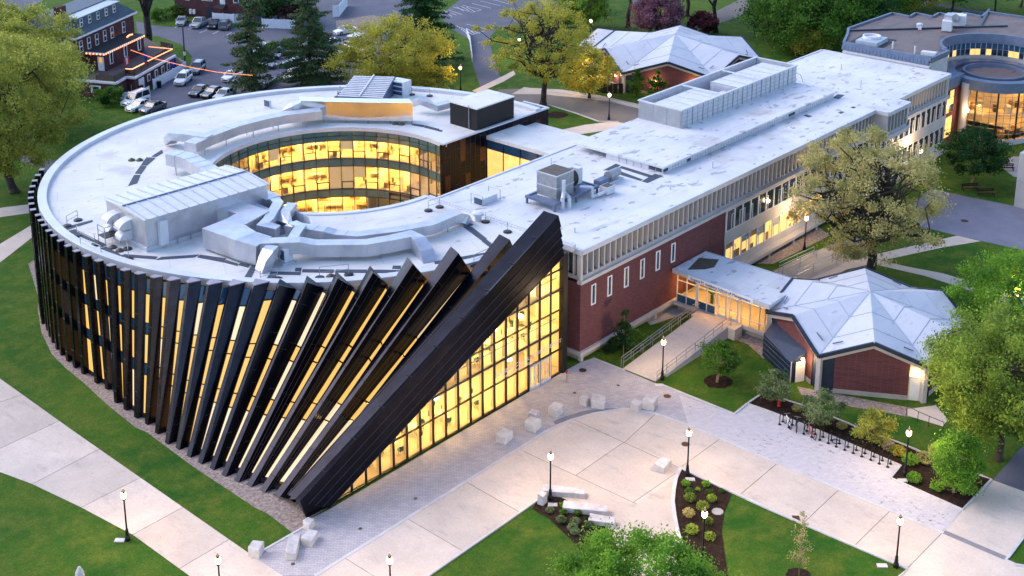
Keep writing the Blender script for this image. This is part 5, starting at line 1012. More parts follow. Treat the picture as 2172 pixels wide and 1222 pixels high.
for x in (X0, 42.5, 51.5, X1): B().box(x - .1, x + .1, Y0 + .12, Y1 - .12, Zs1 + .002, Zs1 + .13).obj('cross_rail', 'white_metal', t)
for i, (a, b_) in enumerate(((34.8, 43.4), (47.0, 59.2))):
    t = thing('rooftop_unit', ('white long rooftop unit at the near end of the grey enclosure', 'white long rooftop unit at the far end of the grey enclosure')[i], 'roof unit', ((a + b_) / 2, 15.2, 12.26), 'units inside the enclosure')
    B().box(a, b_, 13.0, 16.9, 12.3, 14.15).obj('unit_casing', 'white_metal', t)
    m = int((b_ - a) / 1.9)
    for k in range(m + 1):
        x = a + (b_ - a) * k / m; B().box(x - .05, x + .05, 12.95, 16.95, 14.15, 14.2).obj('seam_rib', 'grey_metal', t)
    for k in range(m): B().box(a + (b_ - a) * (k + .4) / m, a + (b_ - a) * (k + .6) / m, 12.96, 13.0, 12.9, 13.4).obj('unit_grille', 'int_dark', t)
    B().box(a - .04, a, 13.4, 16.4, 12.5, 13.9).obj('unit_door', 'grey_metal', t)
tag(B().box(44.4, 45.9, 13.2, 14.4, 12.28, 13.6).box(44.3, 46.0, 13.1, 14.5, 13.6, 13.66).obj('control_cabinet', 'white_metal'), 'white control cabinet between the two long units', 'cabinet')
# cooling tower on its frame
cx, cy = 8.3, 9.9
t = thing('cooling_tower', 'boxy steel cooling tower with dark open top on blue frame', 'cooling tower', (cx, cy, ZR))
B().box(6.9, 9.6, 8.7, 11.3, 12.15, 14.55).obj('tower_casing', 'steel', t); B().box(6.85, 9.65, 8.65, 11.35, 13.2, 13.3).box(6.85, 9.65, 8.65, 11.35, 14.5, 14.6).obj('tower_band', 'grey_metal', t)
B().box(7.0, 9.5, 8.8, 11.2, 14.6, 14.64).obj('tower_top', 'int_dark', t)
B().box(5.6, 12.8, 7.9, 8.15, 11.95, 12.2).box(5.6, 12.8, 11.5, 11.75, 11.95, 12.2).box(5.6, 5.85, 8.15, 11.5, 11.95, 12.2).box(12.55, 12.8, 8.15, 11.5, 11.95, 12.2).box(5.85, 6.8, 8.2, 11.5, 12.05, 12.1).box(9.7, 12.5, 8.2, 11.5, 12.05, 12.1).obj('platform_frame', 'zinc', t)
for x in (5.75, 9.2, 12.6):
    for y in (8.0, 11.6): B().box(x - .09, x + .09, y - .09, y + .09, ZR, 11.95).obj('platform_leg', 'zinc', t)
b = B(); c = Vector((10.5, 10.1, 13.1))
for k in range(14):
    a0, a1 = k * math.pi / 7, (k + 1) * math.pi / 7
    b.hexa([(c.x - .45, c.y + math.cos(a0) * .5, c.z + math.sin(a0) * .5), (c.x + .45, c.y + math.cos(a0) * .5, c.z + math.sin(a0) * .5), (c.x + .45, c.y + math.cos(a0) * 1.0, c.z + math.sin(a0) * 1.0), (c.x - .45, c.y + math.cos(a0) * 1.0, c.z + math.sin(a0) * 1.0),
            (c.x - .45, c.y + math.cos(a1) * .5, c.z + math.sin(a1) * .5), (c.x + .45, c.y + math.cos(a1) * .5, c.z + math.sin(a1) * .5), (c.x + .45, c.y + math.cos(a1) * 1.0, c.z + math.sin(a1) * 1.0), (c.x - .45, c.y + math.cos(a1) * 1.0, c.z + math.sin(a1) * 1.0)])
b.obj('fan_housing', 'dark_metal', t); B().box(11.6, 12.3, 9.7, 10.7, 12.2, 13.9).obj('pump_box', 'white_metal', t)
b = B(); b.pipe([(7.4, 8.2, 14.2), (7.4, 8.2, 13.0), (6.9, 7.9, 12.4), (6.9, 7.9, ZR)], .2, 8); b.pipe([(7.9, 8.4, 12.6), (7.6, 7.6, 12.4), (7.6, 7.6, ZR)], .2, 8); b.pipe([(10, 8.2, 12.8), (10.9, 7.3, 12.7), (10.9, 7.3, 11.6), (12.4, 7.3, 11.6)], .14, 8)
b.obj('white_pipe', 'white_metal', t)
t = thing('pump_set', 'small pump with white box beside cooling tower', 'pump', (13.2, 7.6, ZR))
B().box(12.6, 13.9, 6.7, 7.7, ZR + .1, ZR + .9).obj('pump_casing', 'white_metal', t); B().box(12.7, 13.8, 6.8, 7.6, ZR + .9, ZR + .93).obj('pump_lid', 'int_dark', t); B().pipe([(11.4, 7.0, ZR + .4), (12.6, 7.0, ZR + .4)], .18, 8).obj('pump_pipe', 'white_metal', t)
t = thing('exhaust_fan', 'grey cylindrical exhaust fan lying right of the pump', 'fan', (16.6, 9.0, ZR))
B().tube((15.6, 8.9, ZR + .8), (17.6, 9.1, ZR + .8), .55, .45, 12).obj('fan_barrel', 'steel', t); B().box(15.0, 17.8, 8.5, 9.5, ZR, ZR + .22).obj('fan_base', 'grey_metal', t); B().box(13.8, 15.5, 8.6, 9.4, ZR + .3, ZR + .8).obj('fan_duct', 'zinc', t)
t = thing('roof_access_box', 'low white box with blue side near the roof joint', 'roof box', (3.4, 15.0, ZR)); B().box(2.2, 4.4, 14.4, 15.6, ZR, ZR + .7).obj('box_casing', 'white_metal', t); B().box(2.15, 2.2, 14.5, 15.5, ZR + .05, ZR + .65).obj('box_side', 'glass_blue', t)
tag(B().pipe([(2.0, 14.2, ZR), (2.0, 14.2, ZR + 1.1), (2.0, 15.8, ZR + 1.1), (2.0, 15.8, ZR)], .035).pipe([(4.6, 14.2, ZR), (4.6, 14.2, ZR + 1.1), (4.6, 15.8, ZR + 1.1), (4.6, 15.8, ZR)], .035).obj('hatch_railing', 'steel'), 'thin steel hoops over the low white box', 'railing')
for x, y, h_, lb in ((3.0, 3.2, .5, 'short white vent pipe nearest the brick corner'), (18.5, 3.0, .6, 'white vent pipe right of the exhaust fan'), (27.0, 3.4, .8, 'white vent pipe near the front roof edge middle'), (45.0, 4.2, .6, 'white vent pipe on the front roof strip far along'), (66.0, 6.0, 1.0, 'thin white vent pipe beyond the grey enclosure'), (72.0, 12.0, .9, 'white vent pipe near the far roof end'), (16.0, 17.0, .9, 'white vent pipe by the glazed link roof'), (31.0, 16.6, .8, 'white vent pipe before the grey enclosure')):
    tag(B().tube((x, y, ZR), (x, y, ZR + h_), .09, .09, 8).obj('vent_pipe', 'white_metal'), lb, 'vent pipe', 'vent pipes on the wing roof')
b = B()
for s_ in (0, .9):
    b.pipe([(61.2, 13 + s_, ZR), (61.2, 13 + s_, 13.1), (62.6, 13 + s_, 12.5), (63.4, 13 + s_, ZR)], .04)
tag(b.obj('roof_steps', 'steel'), 'steel step rails at the far end of grey enclosure', 'railing')
# glazed link at the back between ring and wing
t = thing('glazed_link', 'lit glazed link bridge between round building and wing', 'link bridge', (24, 25, 0))
LK = [(25.4, 29.42), (27.4, 29.26), (27.33, 21.17), (26.08, 20.62), (25.45, 23.3), (23.44, 21.99)]
B().box(19.6, 25.4, 19.6, 29.9, 10.55, 11.0).box(25.4, 28.5, 19.6, 29.9, 10.2, 10.5).obj('link_roof', 'roof_white', t)
for k in range(4):
    y0 = 19.6 + k * 2.58; y1 = y0 + 2.5
    B().quad((19.7, y0, 3.2), (19.7, y1, 3.2), (19.7, y1, 9.4), (19.7, y0, 9.4)).obj('pane', 'lit_window', t, fix=False)
    B().quad((19.7, y0, 9.45), (19.7, y1, 9.45), (19.7, y1, 10.55), (19.7, y0, 10.55)).obj('spandrel_panel', 'glass_blue', t, fix=False)
    B().box(19.6, 19.75, y1, y1 + .08, 3, 10.55).obj('link_mullion', 'dark_metal', t)
B().box(19.75, 25.3, 19.6, 29.9, 3.0, 3.3).box(25.2, 25.4, 19.6, 29.9, 3.2, 10.5).obj('link_body', 'int_wall', t)

# ------------------------------------------------------------------ folded roof pavilions
def pavilion(label, cx, cy, rg, zc, zg, za, front, zb=0.0, sky_lights=True):
    t = thing('pavilion', label, 'pavilion', (cx, cy, zb))
    rc = rg / math.cos(R(30))
    C = [(cx + rc * math.cos(R(60 * k)), cy + rc * math.sin(R(60 * k))) for k in range(6)]
    Gp = [(cx + rg * math.cos(R(30 + 60 * k)), cy + rg * math.sin(R(30 + 60 * k))) for k in range(6)]
    ax = Vector((cx, cy, za)); f = 1.0
    for k in range(6):
        c0 = Vector((*C[k], zc)); g = Vector((*Gp[k], zg)); c1 = Vector((*C[(k + 1) % 6], zc))
        for a, b_ in ((c0, g), (g, c1)):
            B().add([ax, a, b_, ax - Vector((0, 0, .25)), a - Vector((0, 0, .25)), b_ - Vector((0, 0, .25))], [(0, 1, 2), (5, 4, 3), (1, 4, 5, 2)]).obj('roof_plate', 'roof_pavilion', t)
            o = Vector(((a.x + b_.x) / 2 - cx, (a.y + b_.y) / 2 - cy, 0)).normalized()
            B().beam(a + o * .1 - Vector((0, 0, .08)), b_ + o * .1 - Vector((0, 0, .08)), .22, .34).obj('fascia', 'navy_metal', t)
            B().beam(a - o * .12 - Vector((0, 0, .42)), b_ - o * .12 - Vector((0, 0, .42)), .2, .36).obj('gable_beam', 'precast', t)
        # standing seams on the plates
        for a, b_ in ((c0, g), (g, c1)):
            for q in (.42, .74):
                up = Vector((0, 0, .02)); B().beam(ax.lerp(a, q) + up, ax.lerp(b_, q) + up, .05, .04).obj('roof_seam', 'slat_blue', t)
        B().beam(ax + Vector((0, 0, .02)), c0 + Vector((0, 0, .03)), .1, .05).obj('valley_strip', 'slat_blue', t)
        v = c0 + (ax - c0) * .16
        for s_ in (-1, 1):
            tg = Vector((-(c0.y - cy), c0.x - cx, 0)).normalized() * s_
            p = v + tg * .5 + Vector((0, 0, .28)); q = v + tg * 1.3 + (ax - c0).normalized() * .35 + Vector((0, 0, .52)); B().beam(p, q, .08, .1).obj('snow_guard', 'zinc', t)
        inn = .965
        m0 = Vector((cx + (C[k][0] - cx) * inn, cy + (C[k][1] - cy) * inn, 0)); m1 = Vector((cx + (C[(k + 1) % 6][0] - cx) * inn, cy + (C[(k + 1) % 6][1] - cy) * inn, 0))
        d = (m1 - m0); L = d.length; d.normalize(); n = Vector((d.y, -d.x, 0))
        def wp(s, z, o=0): p = m0 + d * s + n * o; return (p.x, p.y, z)
        h0, h1 = zc - .45, zg - .5
        def top(s): return h0 + (h1 - h0) * (1 - abs(s - L / 2) / (L / 2))
        e0, e1 = L * .14, L * .86
        w = B().add([wp(e0, zb + .45), wp(e1, zb + .45), wp(e1, top(e1)), wp(L / 2, h1), wp(e0, top(e0))], [(0, 1, 2, 3, 4)])
        w.obj('brick_panel', 'brick', t, fix=False)
        B().add([wp(e0, zb, .04), wp(e1, zb, .04), wp(e1, zb + .45, .04), wp(e0, zb + .45, .04), wp(e0, zb + .45, 0), wp(e1, zb + .45, 0)], [(0, 1, 2, 3), (3, 2, 5, 4)]).obj('plinth', 'concrete_dark', t, fix=False)
        for (s0, s1) in ((.02 * L, e0), (e1, .98 * L)):
            lit = front == k and s0 > L / 2
            B().add([wp(s0, zb, -.05), wp(s1, zb, -.05), wp(s1, top(s1), -.05), wp(s0, top(s0), -.05)], [(0, 1, 2, 3)]).obj('side_glazing', 'int_wall' if lit else 'navy_metal', t, fix=False)
            if lit:
                B().beam(wp(s0, zb + 2.35, -.02), wp(s1, zb + 2.35, -.02), .1, .12).obj('door_head', 'white_paint', t)
                B().add([wp(s0 + .12, zb + .05, .0), wp(s1 - .12, zb + .05, .0), wp(s1 - .12, zb + 2.2, .0), wp(s0 + .12, zb + 2.2, .0)], [(0, 1, 2, 3)]).obj('door', 'white_paint', t, fix=False)
                B().beam(wp(s0 + .3, zb + 2.75, .1), wp(s1 - .3, zb + 2.75, .1), .16, .12).obj('door_lamp', 'wall_lamp', t)
        p = m0 + (Vector((cx, cy, 0)) - m0).normalized() * -.12
        B().obox((p.x, p.y, (zb + zc - .3) / 2), (.42, .42, zc - .3 - zb), math.atan2(p.y - cy, p.x - cx)).obj('corner_post', 'precast', t)
    return t
pv = pavilion('brick pavilion with pale folded star roof right of the ramp', 19.05, -19.6, 8.1, 3.75, 5.5, 6.7, 3)
pv2 = pavilion('larger brick pavilion with pale folded star roof behind the wing', 88.3, 50.7, 12.4, 3.3, 5.5, 7.0, 9)
# warm wall washers of the rear pavilion
def spot_on_wall(p, e, r=.25, name='wall_light'):
    l = bpy.data.lights.new(name, 'POINT'); l.energy = e; l.color = (1, .62, .25); l.shadow_soft_size = r
    o = bpy.data.objects.new(name, l); link(o); o.location = p; return o
RC2 = 12.4 / math.cos(R(30))
for k, (sd_, fr_, lb) in enumerate(((2, .45, 'warm wall light left on the rear pavilion side'), (2, .78, 'warm wall light second on the rear pavilion side'), (3, .36, 'warm wall light on the rear pavilion gable'), (3, .80, 'warm wall light right on the rear pavilion gable'))):
    c0 = Vector((math.cos(R(60 * sd_)), math.sin(R(60 * sd_)), 0)); c1 = Vector((math.cos(R(60 * sd_ + 60)), math.sin(R(60 * sd_ + 60)), 0)); q = Vector((88.3, 50.7, 0)) + c0.lerp(c1, fr_) * RC2 * .972
    n = Vector((math.cos(R(60 * sd_ + 30)), math.sin(R(60 * sd_ + 30)), 0)); q = q + n * .12 + Vector((0, 0, 1.9))
    t = thing('wall_light', lb, 'wall light', q)
    B().lathe([(.1, 0), (.14, .25), (.1, .3)], q, 8).obj('lamp_body', 'wall_lamp', t); o = spot_on_wall((0, 0, 0), 90, .12); o.parent = t; o.location = n * .45 + Vector((0, 0, .35))
pq = [(82.42, 66.3), (93.33, 70.74), (94.06, 66.76), (79.88, 61.13)]
B().prism(pq, 3.5, 3.75).obj('porch_roof', 'roof_pavilion', pv2); cc_ = (sum(x for x, y in pq) / 4, sum(y for x, y in pq) / 4)
B().prism([(cc_[0] + (x - cc_[0]) * .9, cc_[1] + (y - cc_[1]) * .9) for x, y in pq], 0, 3.48).obj('porch_wall', 'brick', pv2)
t = thing('patio_screen', 'black patio screen before the rear pavilion', 'screen', (72.33, 52.17, 0.0))
sq = [(72.84, 56.4), (71.73, 52.84), (73.5, 50.06)]
for a_, b_ in zip(sq[:-1], sq[1:]):
    for k in range(4):
        u0 = Vector((*a_, 0)).lerp(Vector((*b_, 0)), k / 4); u1 = Vector((*a_, 0)).lerp(Vector((*b_, 0)), (k + .93) / 4); B().beam(u0 + Vector((0, 0, .9)), u1 + Vector((0, 0, .9)), .06, 1.7).obj('screen_panel', 'black_metal', t)
for q, lb in zip([(79.94, 60.2, 0.0), (77.08, 54.09, 0.0), (77.85, 57.4, 0.0)], ('white patio parasol left by rear pavilion', 'white patio parasol right behind black screen', 'white patio parasol between two others')):
    t = thing('parasol', lb, 'parasol', q, 'white patio parasols'); B().tube(q, (q[0], q[1], 2.3), .03).obj('parasol_pole', 'steel', t); B().lathe([(1.2, 1.9), (.6, 2.2), (.05, 2.4)], q, 8).obj('parasol_canopy', 'flag_white', t)
# entrance link between wing and pavilion
t = thing('entrance_link', 'glazed entrance link with white roof and name board by the ramp', 'link building', (17.5, -6, 0))
XL, YL0, YL1, FZ = 15.1, -11.3, -.4, 1.12
B().prism([(14.6, -.35), (20.35, -.35), (20.4, -10.7), (19, -12.0), (13.7, -12.1)], 4.45, 4.78).obj('roof', 'roof_wing', t)
B().prism([(15.3, -1.6), (18.6, -.8), (19.6, -2.6), (17.6, -3.3), (16.6, -2.9)], 4.784, 4.79).obj('roof_stain', 'int_dark', t)
B().beam((14.55, -.35, 4.6), (13.65, -12.1, 4.6), .14, .46).beam((20.42, -.35, 4.6), (20.47, -10.6, 4.6), .12, .44).obj('fascia', 'grey_metal', t)
B().box(XL - .3, 20, YL0, YL1, FZ - .35, FZ).obj('floor', 'precast', t)
B().box(XL + .3, 19.6, -3.4, -.6, 0, FZ - .35).box(XL + .3, 19.6, -11, -8, 0, FZ - .35).obj('under_wall', 'concrete_dark', t)
B().box(19.7, 19.9, YL0, YL1, FZ, 4.45).obj('rear_wall', 'int_wood', t)
ys = [-.6, -1.75, -2.9, -3.15, -4.2, -5.2, -5.55, -6.5, -6.9, -7.85, -8.2, -9.2, -10.25, -10.9]
fr = B()
for y in ys: fr.box(XL - .05, XL + .07, y - .04, y + .04, FZ, 4.45)
fr.box(XL - .04, XL + .06, -5.15, -.6, FZ + .8, FZ + .88).box(XL - .04, XL + .06, -10.9, -8.2, FZ + .55, FZ + .63).box(XL - .04, XL + .06, -10.9, -.6, FZ + 2.3, FZ + 2.38)
fr.obj('window_frame', 'white_metal', t)
for a, b_ in zip(ys[:-1], ys[1:]):
    if abs(a - b_) < .3: B().quad((XL, a, FZ), (XL, b_, FZ), (XL, b_, 4.45), (XL, a, 4.45)).obj('mullion_panel', 'white_metal', t, fix=False); continue
    if a > -5: B().quad((XL + .01, a - .04, FZ), (XL + .01, b_ + .04, FZ), (XL + .01, b_ + .04, FZ + .8), (XL + .01, a - .04, FZ + .8)).obj('lower_panel', 'glass_blue', t, fix=False)
    z0 = FZ + .88 if a > -5 else FZ
    B().quad((XL, a - .04, z0), (XL, b_ + .04, z0), (XL, b_ + .04, 4.45), (XL, a - .04, 4.45)).obj('pane', 'glass', t, fix=False)
for (y0, y1) in ((-5.55, -6.5), (-6.9, -7.85)):
    d = B().box(XL - .1, XL - .05, y1, y1 + .1, FZ, FZ + 2.3).box(XL - .1, XL - .05, y0 - .1, y0, FZ, FZ + 2.3).box(XL - .1, XL - .05, y1 + .1, y0 - .1, FZ, FZ + .25).box(XL - .1, XL - .05, y1 + .1, y0 - .1, FZ + 1.0, FZ + 1.12).box(XL - .1, XL - .05, y1 + .1, y0 - .1, FZ + 2.2, FZ + 2.3).obj('door', 'white_metal', t)
    B().box(XL - .15, XL - .11, y0 - .25, y0 - .2, FZ + .95, FZ + 1.2).obj('door_handle', 'steel', d)
for y in (-1.5, -4, -6.5, -9): B().box(16.2, 17.0, y - .6, y + .6, 4.36, 4.42).obj('ceiling_light', 'link_lamp', t)
B().beam((14.26, -2.4, 4.58), (13.66, -10.3, 4.58), .06, .52).obj('name_board', 'white_paint', t)
ang = math.atan2(-10.3 + 2.4, 13.78 - 14.38)
text('lettering', 'Eugene M. Isenberg School of Management', .42, (14.17, -2.75, 4.44), Matrix.Rotation(ang, 3, 'Z') @ Matrix.Rotation(R(90), 3, 'X'), 'sign_blue', t)
tag(B().lathe([(.16, 0), (.16, .9)], (17.0, -3.6, FZ), 8).lathe([(.05, .9), (.5, 1.3), (.35, 1.8), (.05, 2.0)], (17.0, -3.6, FZ), 7).obj('potted_plant', 'int_teal'), 'dark potted plant behind the link window', 'plant')
# ramp with rails
t = thing('ramp', 'long concrete entrance ramp with steel rails leading to the glazed link', 'ramp', (8, -5.6, 0))
rx0, rx1, ry0, ry1 = 1.7, 13.4, -7.55, -3.85
B().add([(rx0, ry0, .03), (rx1, ry0, FZ), (rx1, ry1, FZ), (rx0, ry1, .03), (rx0, ry0, 0), (rx1, ry0, 0), (rx1, ry1, 0), (rx0, ry1, 0)], [(0, 1, 2, 3), (0, 4, 5, 1), (1, 5, 6, 2), (3, 2, 6, 7), (0, 3, 7, 4)]).obj('ramp_slab', 'concrete', t)
B().box(rx1, XL - .31, -8.6, -3.5, 0, FZ).obj('landing', 'concrete', t)
B().add([(rx0 + 1.4, ry0 - .3, 0), (rx1, ry0 - .3, 0), (rx1, ry0, 0), (rx0 + 1.4, ry0, 0), (rx0 + 1.4, ry0 - .3, .3), (rx1, ry0 - .3, FZ + .12), (rx1, ry0, FZ + .12), (rx0 + 1.4, ry0, .3)], [(3, 2, 1, 0), (4, 5, 6, 7), (0, 1, 5, 4), (1, 2, 6, 5), (2, 3, 7, 6), (3, 0, 4, 7)]).obj('ramp_kerb', 'precast', t)
zr = lambda x: .03 + (FZ - .03) * min(1, (x - rx0) / (rx1 - rx0))
for (y, nm) in ((ry0 - .1, 'a'), (ry1 + .05, 'b'), (ry1 + .3, 'c')):
    x = rx0 + .1; xe = rx1 + 1.0
    b = B()
    for h in ((.95, .55) if nm != 'c' else (1.0,)): b.tube((x, y, zr(x) + h), (rx1, y, FZ + h), .035).tube((rx1, y, FZ + h), (xe, y, FZ + h), .035)
    b.obj('hand_rail', 'steel', t)
    k = 0
    while x < xe:
        B().tube((x, y, zr(x)), (x, y, zr(x) + .97), .03).obj('rail_post', 'steel', t); x += 1.55
# ramp canopy shed of the pavilion: dark stair cover with a lit door
t = thing('stair_cover', 'dark ribbed stair cover with lit white door against the pavilion', 'shelter', (12.6, -14.6, 0))
q = [Vector(p) for p in [(12.52, -12.29, 0.0), (9.73, -16.91, 0.0), (11.08, -17.65, 0.0), (14.45, -12.32, 0.0)]]
B().hexa([(p.x, p.y, 0) for p in q] + [(q[0].x, q[0].y, 2.3), (q[1].x, q[1].y, 2.0), (q[2].x, q[2].y, 2.9), (q[3].x, q[3].y, 3.1)]).obj('cover_shell', 'navy_metal', t)
for k in range(4):
    z = .5 + k * .5; B().beam((q[0].x - .03, q[0].y - .03, z), (q[1].x - .03, q[1].y - .03, z), .03, .04).obj('cover_rib', 'zinc', t)
a = q[1].lerp(q[2], .28); b_ = q[1].lerp(q[2], .92); n = Vector((-.04, -.05, 0)) * 2
B().add([a + n, b_ + n, b_ + n + Vector((0, 0, 2.05)), a + n + Vector((0, 0, 2.05))], [(0, 1, 2, 3)]).obj('door', 'white_paint', t, fix=False)
B().tube(q[1], q[1] + Vector((0, 0, 2.1)), .05).obj('cover_post', 'white_metal', t)
lp = a.lerp(b_, .6) + n * 3 + Vector((0, 0, 2.3)); B().lathe([(.12, 0), (.16, .12), (.1, .2)], lp, 8).obj('door_lamp', 'wall_lamp', t)
o = spot_on_wall((0, 0, 0), 55); o.parent = t; o.location = lp + n * 2 - Vector((12.6, -14.6, 0)) + Vector((-.25, -.35, .1))
o = spot_on_wall((0, 0, 0), 45); o.parent = pv; pl_ = Vector((14.9, -26.66, 2.0)); o.location = (pl_.x - 19.05 - .6, pl_.y + 19.6 - .9, 2.6)
t = thing('walkway_rail', 'steel hand rails along the brown walk behind the link', 'railing', (33.61, -3.91, 0.0))
for pr_ in [[(30.75, -3.33), (34.07, -3.65), (37.18, -4.02)], [(30.15, -4.15), (33.41, -4.44), (36.45, -4.78)], [(30.1, -5.92), (33.14, -6.22), (36.68, -6.59), (36.56, -7.23)]]:
    b = B()
    for h in (.95, .5): b.pipe([(x, y, h) for x, y in pr_], .04)
    b.obj('hand_rail', 'steel', t)
    for x, y in pr_: B().tube((x, y, 0), (x, y, .95), .035).obj('rail_post', 'steel', t)
# low fence by the pavilion door
t = thing('railing', 'dark metal railing by the pavilion back door', 'railing', (11.19, -27.66, 0.0))
pts = [(11.33, -27.46, 0.0), (11.03, -28.65, 0.0), (10.92, -29.69, 0.0), (10.81, -31.06, 0.0)]; b = B()
for a, c_ in zip(pts[:-1], pts[1:]): b.tube((a[0], a[1], 1.0), (c_[0], c_[1], 1.0), .03)
b.obj('top_rail', 'black_metal', t)
for p in pts: B().tube(p, (p[0], p[1], 1.0), .03).obj('rail_post', 'black_metal', t)

# ------------------------------------------------------------------ far right building with the glazed drum
t = thing('far_building', 'far right building with brown gravel roof and curved recess', 'building', (95, 10, 0))
DC = (93.2, -1.0); ZF = 12.55
arcp = [(DC[0] + 7.6 * math.cos(R(a)), DC[1] + 7.6 * math.sin(R(a))) for a in range(140, -30, -6)]
zig = [(89.37, 20.16), (103.15, 19.85), (102.73, 16.68), (105.62, 17.07), (105.11, 14.0), (108.09, 14.28), (107.68, 11.1), (110.79, 11.49), (110.18, 8.28), (113.96, 8.89), (114.21, 3.13)]
outl = [(81.2, 3.3), (86.6, 3.2), (86.7, 4.6)] + arcp + [(108, -14), (126, -14)] + zig[::-1] + [(86.2, 18.6), (81.2, 16.6)]
B().prism(outl, ZF - .5, ZF).obj('roof', 'roof_brown', t)
B().prism([(x, y) for x, y in outl], 0, ZF - .55).obj('wall', 'precast', t)
pr = B()
for a, b_ in zip(outl, outl[1:] + outl[:1]): pr.beam((*a, ZF + .02), (*b_, ZF + .02), .35, .55)
pr.obj('parapet', 'zinc', t)
for k in range(len(arcp) - 1):
    a, b_ = Vector((*arcp[k], 0)), Vector((*arcp[k + 1], 0)); n = Vector((DC[0] - a.x, DC[1] - a.y, 0)).normalized() * .06
    B().add([a + n + Vector((0, 0, 9.6)), b_ + n + Vector((0, 0, 9.6)), b_ + n + Vector((0, 0, 10.5)), a + n + Vector((0, 0, 10.5))], [(0, 1, 2, 3)]).obj('window_pane', 'lit_window' if k % 7 in (1, 2, 4) else 'glass_dark', t, fix=False)
    B().add([a + n + Vector((0, 0, 10.55)), b_ + n + Vector((0, 0, 10.55)), b_ + n + Vector((0, 0, 11.4)), a + n + Vector((0, 0, 11.4))], [(0, 1, 2, 3)]).obj('spandrel_panel', 'glass_blue', t, fix=False)
    B().tube(a + n * 1.2 + Vector((0, 0, 9.5)), a + n * 1.2 + Vector((0, 0, 11.4)), .04, .04, 4).obj('mullion', 'white_metal', t)
    B().add([a + n * 3 + Vector((0, 0, 11.45)), b_ + n * 3 + Vector((0, 0, 11.45)), b_ + n * 3 + Vector((0, 0, ZF + .2)), a + n * 3 + Vector((0, 0, ZF + .2))], [(0, 1, 2, 3)]).obj('fascia_panel', 'zinc', t, fix=False)
for k in range(24):
    y = 3.6 + k * .55; B().box(81.0, 81.2, y, y + .5, 11.7, 12.3).obj('fascia_panel', 'zinc', t)
B().box(80.6, 81.0, 3.3, 16.4, 11.36, 11.62).obj('cornice', 'white_metal', t)
B().beam((88.5, 19.5, ZF + .1), (107, 3, ZF + .1), .4, .3).beam((104, 6, ZF + .1), (116, 9.5, ZF + .1), .4, .3).obj('roof_divider', 'navy_metal', t)
B().box(84.0, 84.5, 3.1, 3.16, 8.6, 9.6).obj('small_window', 'glass_dark', t)
# link with lit windows
B().box(80.3, 87.5, 1.2, 3.0, 0, 9.6).obj('link_wall', 'brick', t); B().box(80.2, 87.6, 1.05, 3.0, 8.2, 9.7).obj('link_fascia', 'zinc', t)
for j, (z0, z1) in enumerate(((1.2, 4.2), (4.8, 8.0))):
    for k in range(3):
        for m_ in range(3):
            x0 = 81.0 + k * 1.3; z = z0 + (z1 - z0) * m_ / 3; B().box(x0, x0 + 1.18, 1.1, 1.2, z, z + (z1 - z0) / 3 - .1).obj('window_pane', 'lit_window' if j == 0 or rr.random() < .5 else 'glass_dark', t)
B().lathe([(.55, 0), (.55, 8.6)], (86.6, .3, 0), 14).obj('column', 'precast', t)
lq = Vector((86.2, -.4, 4.6)); B().lathe([(.12, 0), (.22, .15), (.22, .4), (.1, .5)], lq, 8).obj('wall_lamp', 'wall_lamp', t); o = spot_on_wall((0, 0, 0), 120); o.parent = t; o.location = lq + Vector((-.6, -.6, .2)) - Vector((95, 10, 0))
# drum
t = thing('glass_drum', 'round glazed drum lit from inside under a dark zinc ring', 'building', (DC[0], DC[1], 0))
B().lathe([(5.9, 0), (5.9, .7)], (*DC, 0), 48).obj('plinth', 'precast', t)
B().arc(DC, 5.35, 6.7, 0, 2 * math.pi, 7.75, 9.2, 60).obj('ring', 'zinc', t)
B().lathe([(5.3, 0), (5.3, .1)], (*DC, 8.6), 48).obj('roof', 'roof_brown', t)
B().arc(DC, 4.0, 4.35, 0, 2 * math.pi, 8.7, 9.25, 48).obj('inner_ring', 'zinc', t)
N = 36
for k in range(N):
    a0, a1 = 2 * math.pi * k / N + .012, 2 * math.pi * (k + 1) / N - .012
    mid = math.degrees((a0 + a1) / 2)
    if not (120 < mid < 350): continue
    p0 = (DC[0] + 5.55 * math.cos(a0), DC[1] + 5.55 * math.sin(a0)); p1 = (DC[0] + 5.55 * math.cos(a1), DC[1] + 5.55 * math.sin(a1))
    for j in range(9):
        z0 = .72 + j * .78; B().quad((*p0, z0), (*p1, z0), (*p1, z0 + .74), (*p0, z0 + .74)).obj('pane', 'glass', t, fix=False)
    B().tube((DC[0] + 5.6 * math.cos(a0 - .012), DC[1] + 5.6 * math.sin(a0 - .012), .7), (DC[0] + 5.6 * math.cos(a0 - .012), DC[1] + 5.6 * math.sin(a0 - .012), 7.75), .05 if k % 3 else .13, n=5).obj('mullion', 'steel' if k % 3 else 'dark_metal', t)
for j in range(1, 10): B().arc(DC, 5.57, 5.66, R(110), R(355), .68 + j * .78, .73 + j * .78, 40).obj('transom', 'steel', t)
B().lathe([(5.2, 0), (5.2, .1)], (*DC, .6), 36).obj('floor', 'int_floor', t); B().arc(DC, 2.4, 5.0, 0, 2 * math.pi, 3.9, 4.2, 30).obj('gallery', 'int_wall', t)
B().box(DC[0] + 1.5, DC[0] + 1.7, DC[1] - 5, DC[1] + 5, .7, 7.7).obj('rear_wall', 'int_wall', t)
rr = random.Random(21)
for k in range(9):
    a = R(130 + k * 25); z = 3.8 if k % 2 else 7.5; B().obox((DC[0] + 3.4 * math.cos(a), DC[1] + 3.4 * math.sin(a), z), (1.2, .5, .06), a).obj('ceiling_light', 'link_lamp', t)
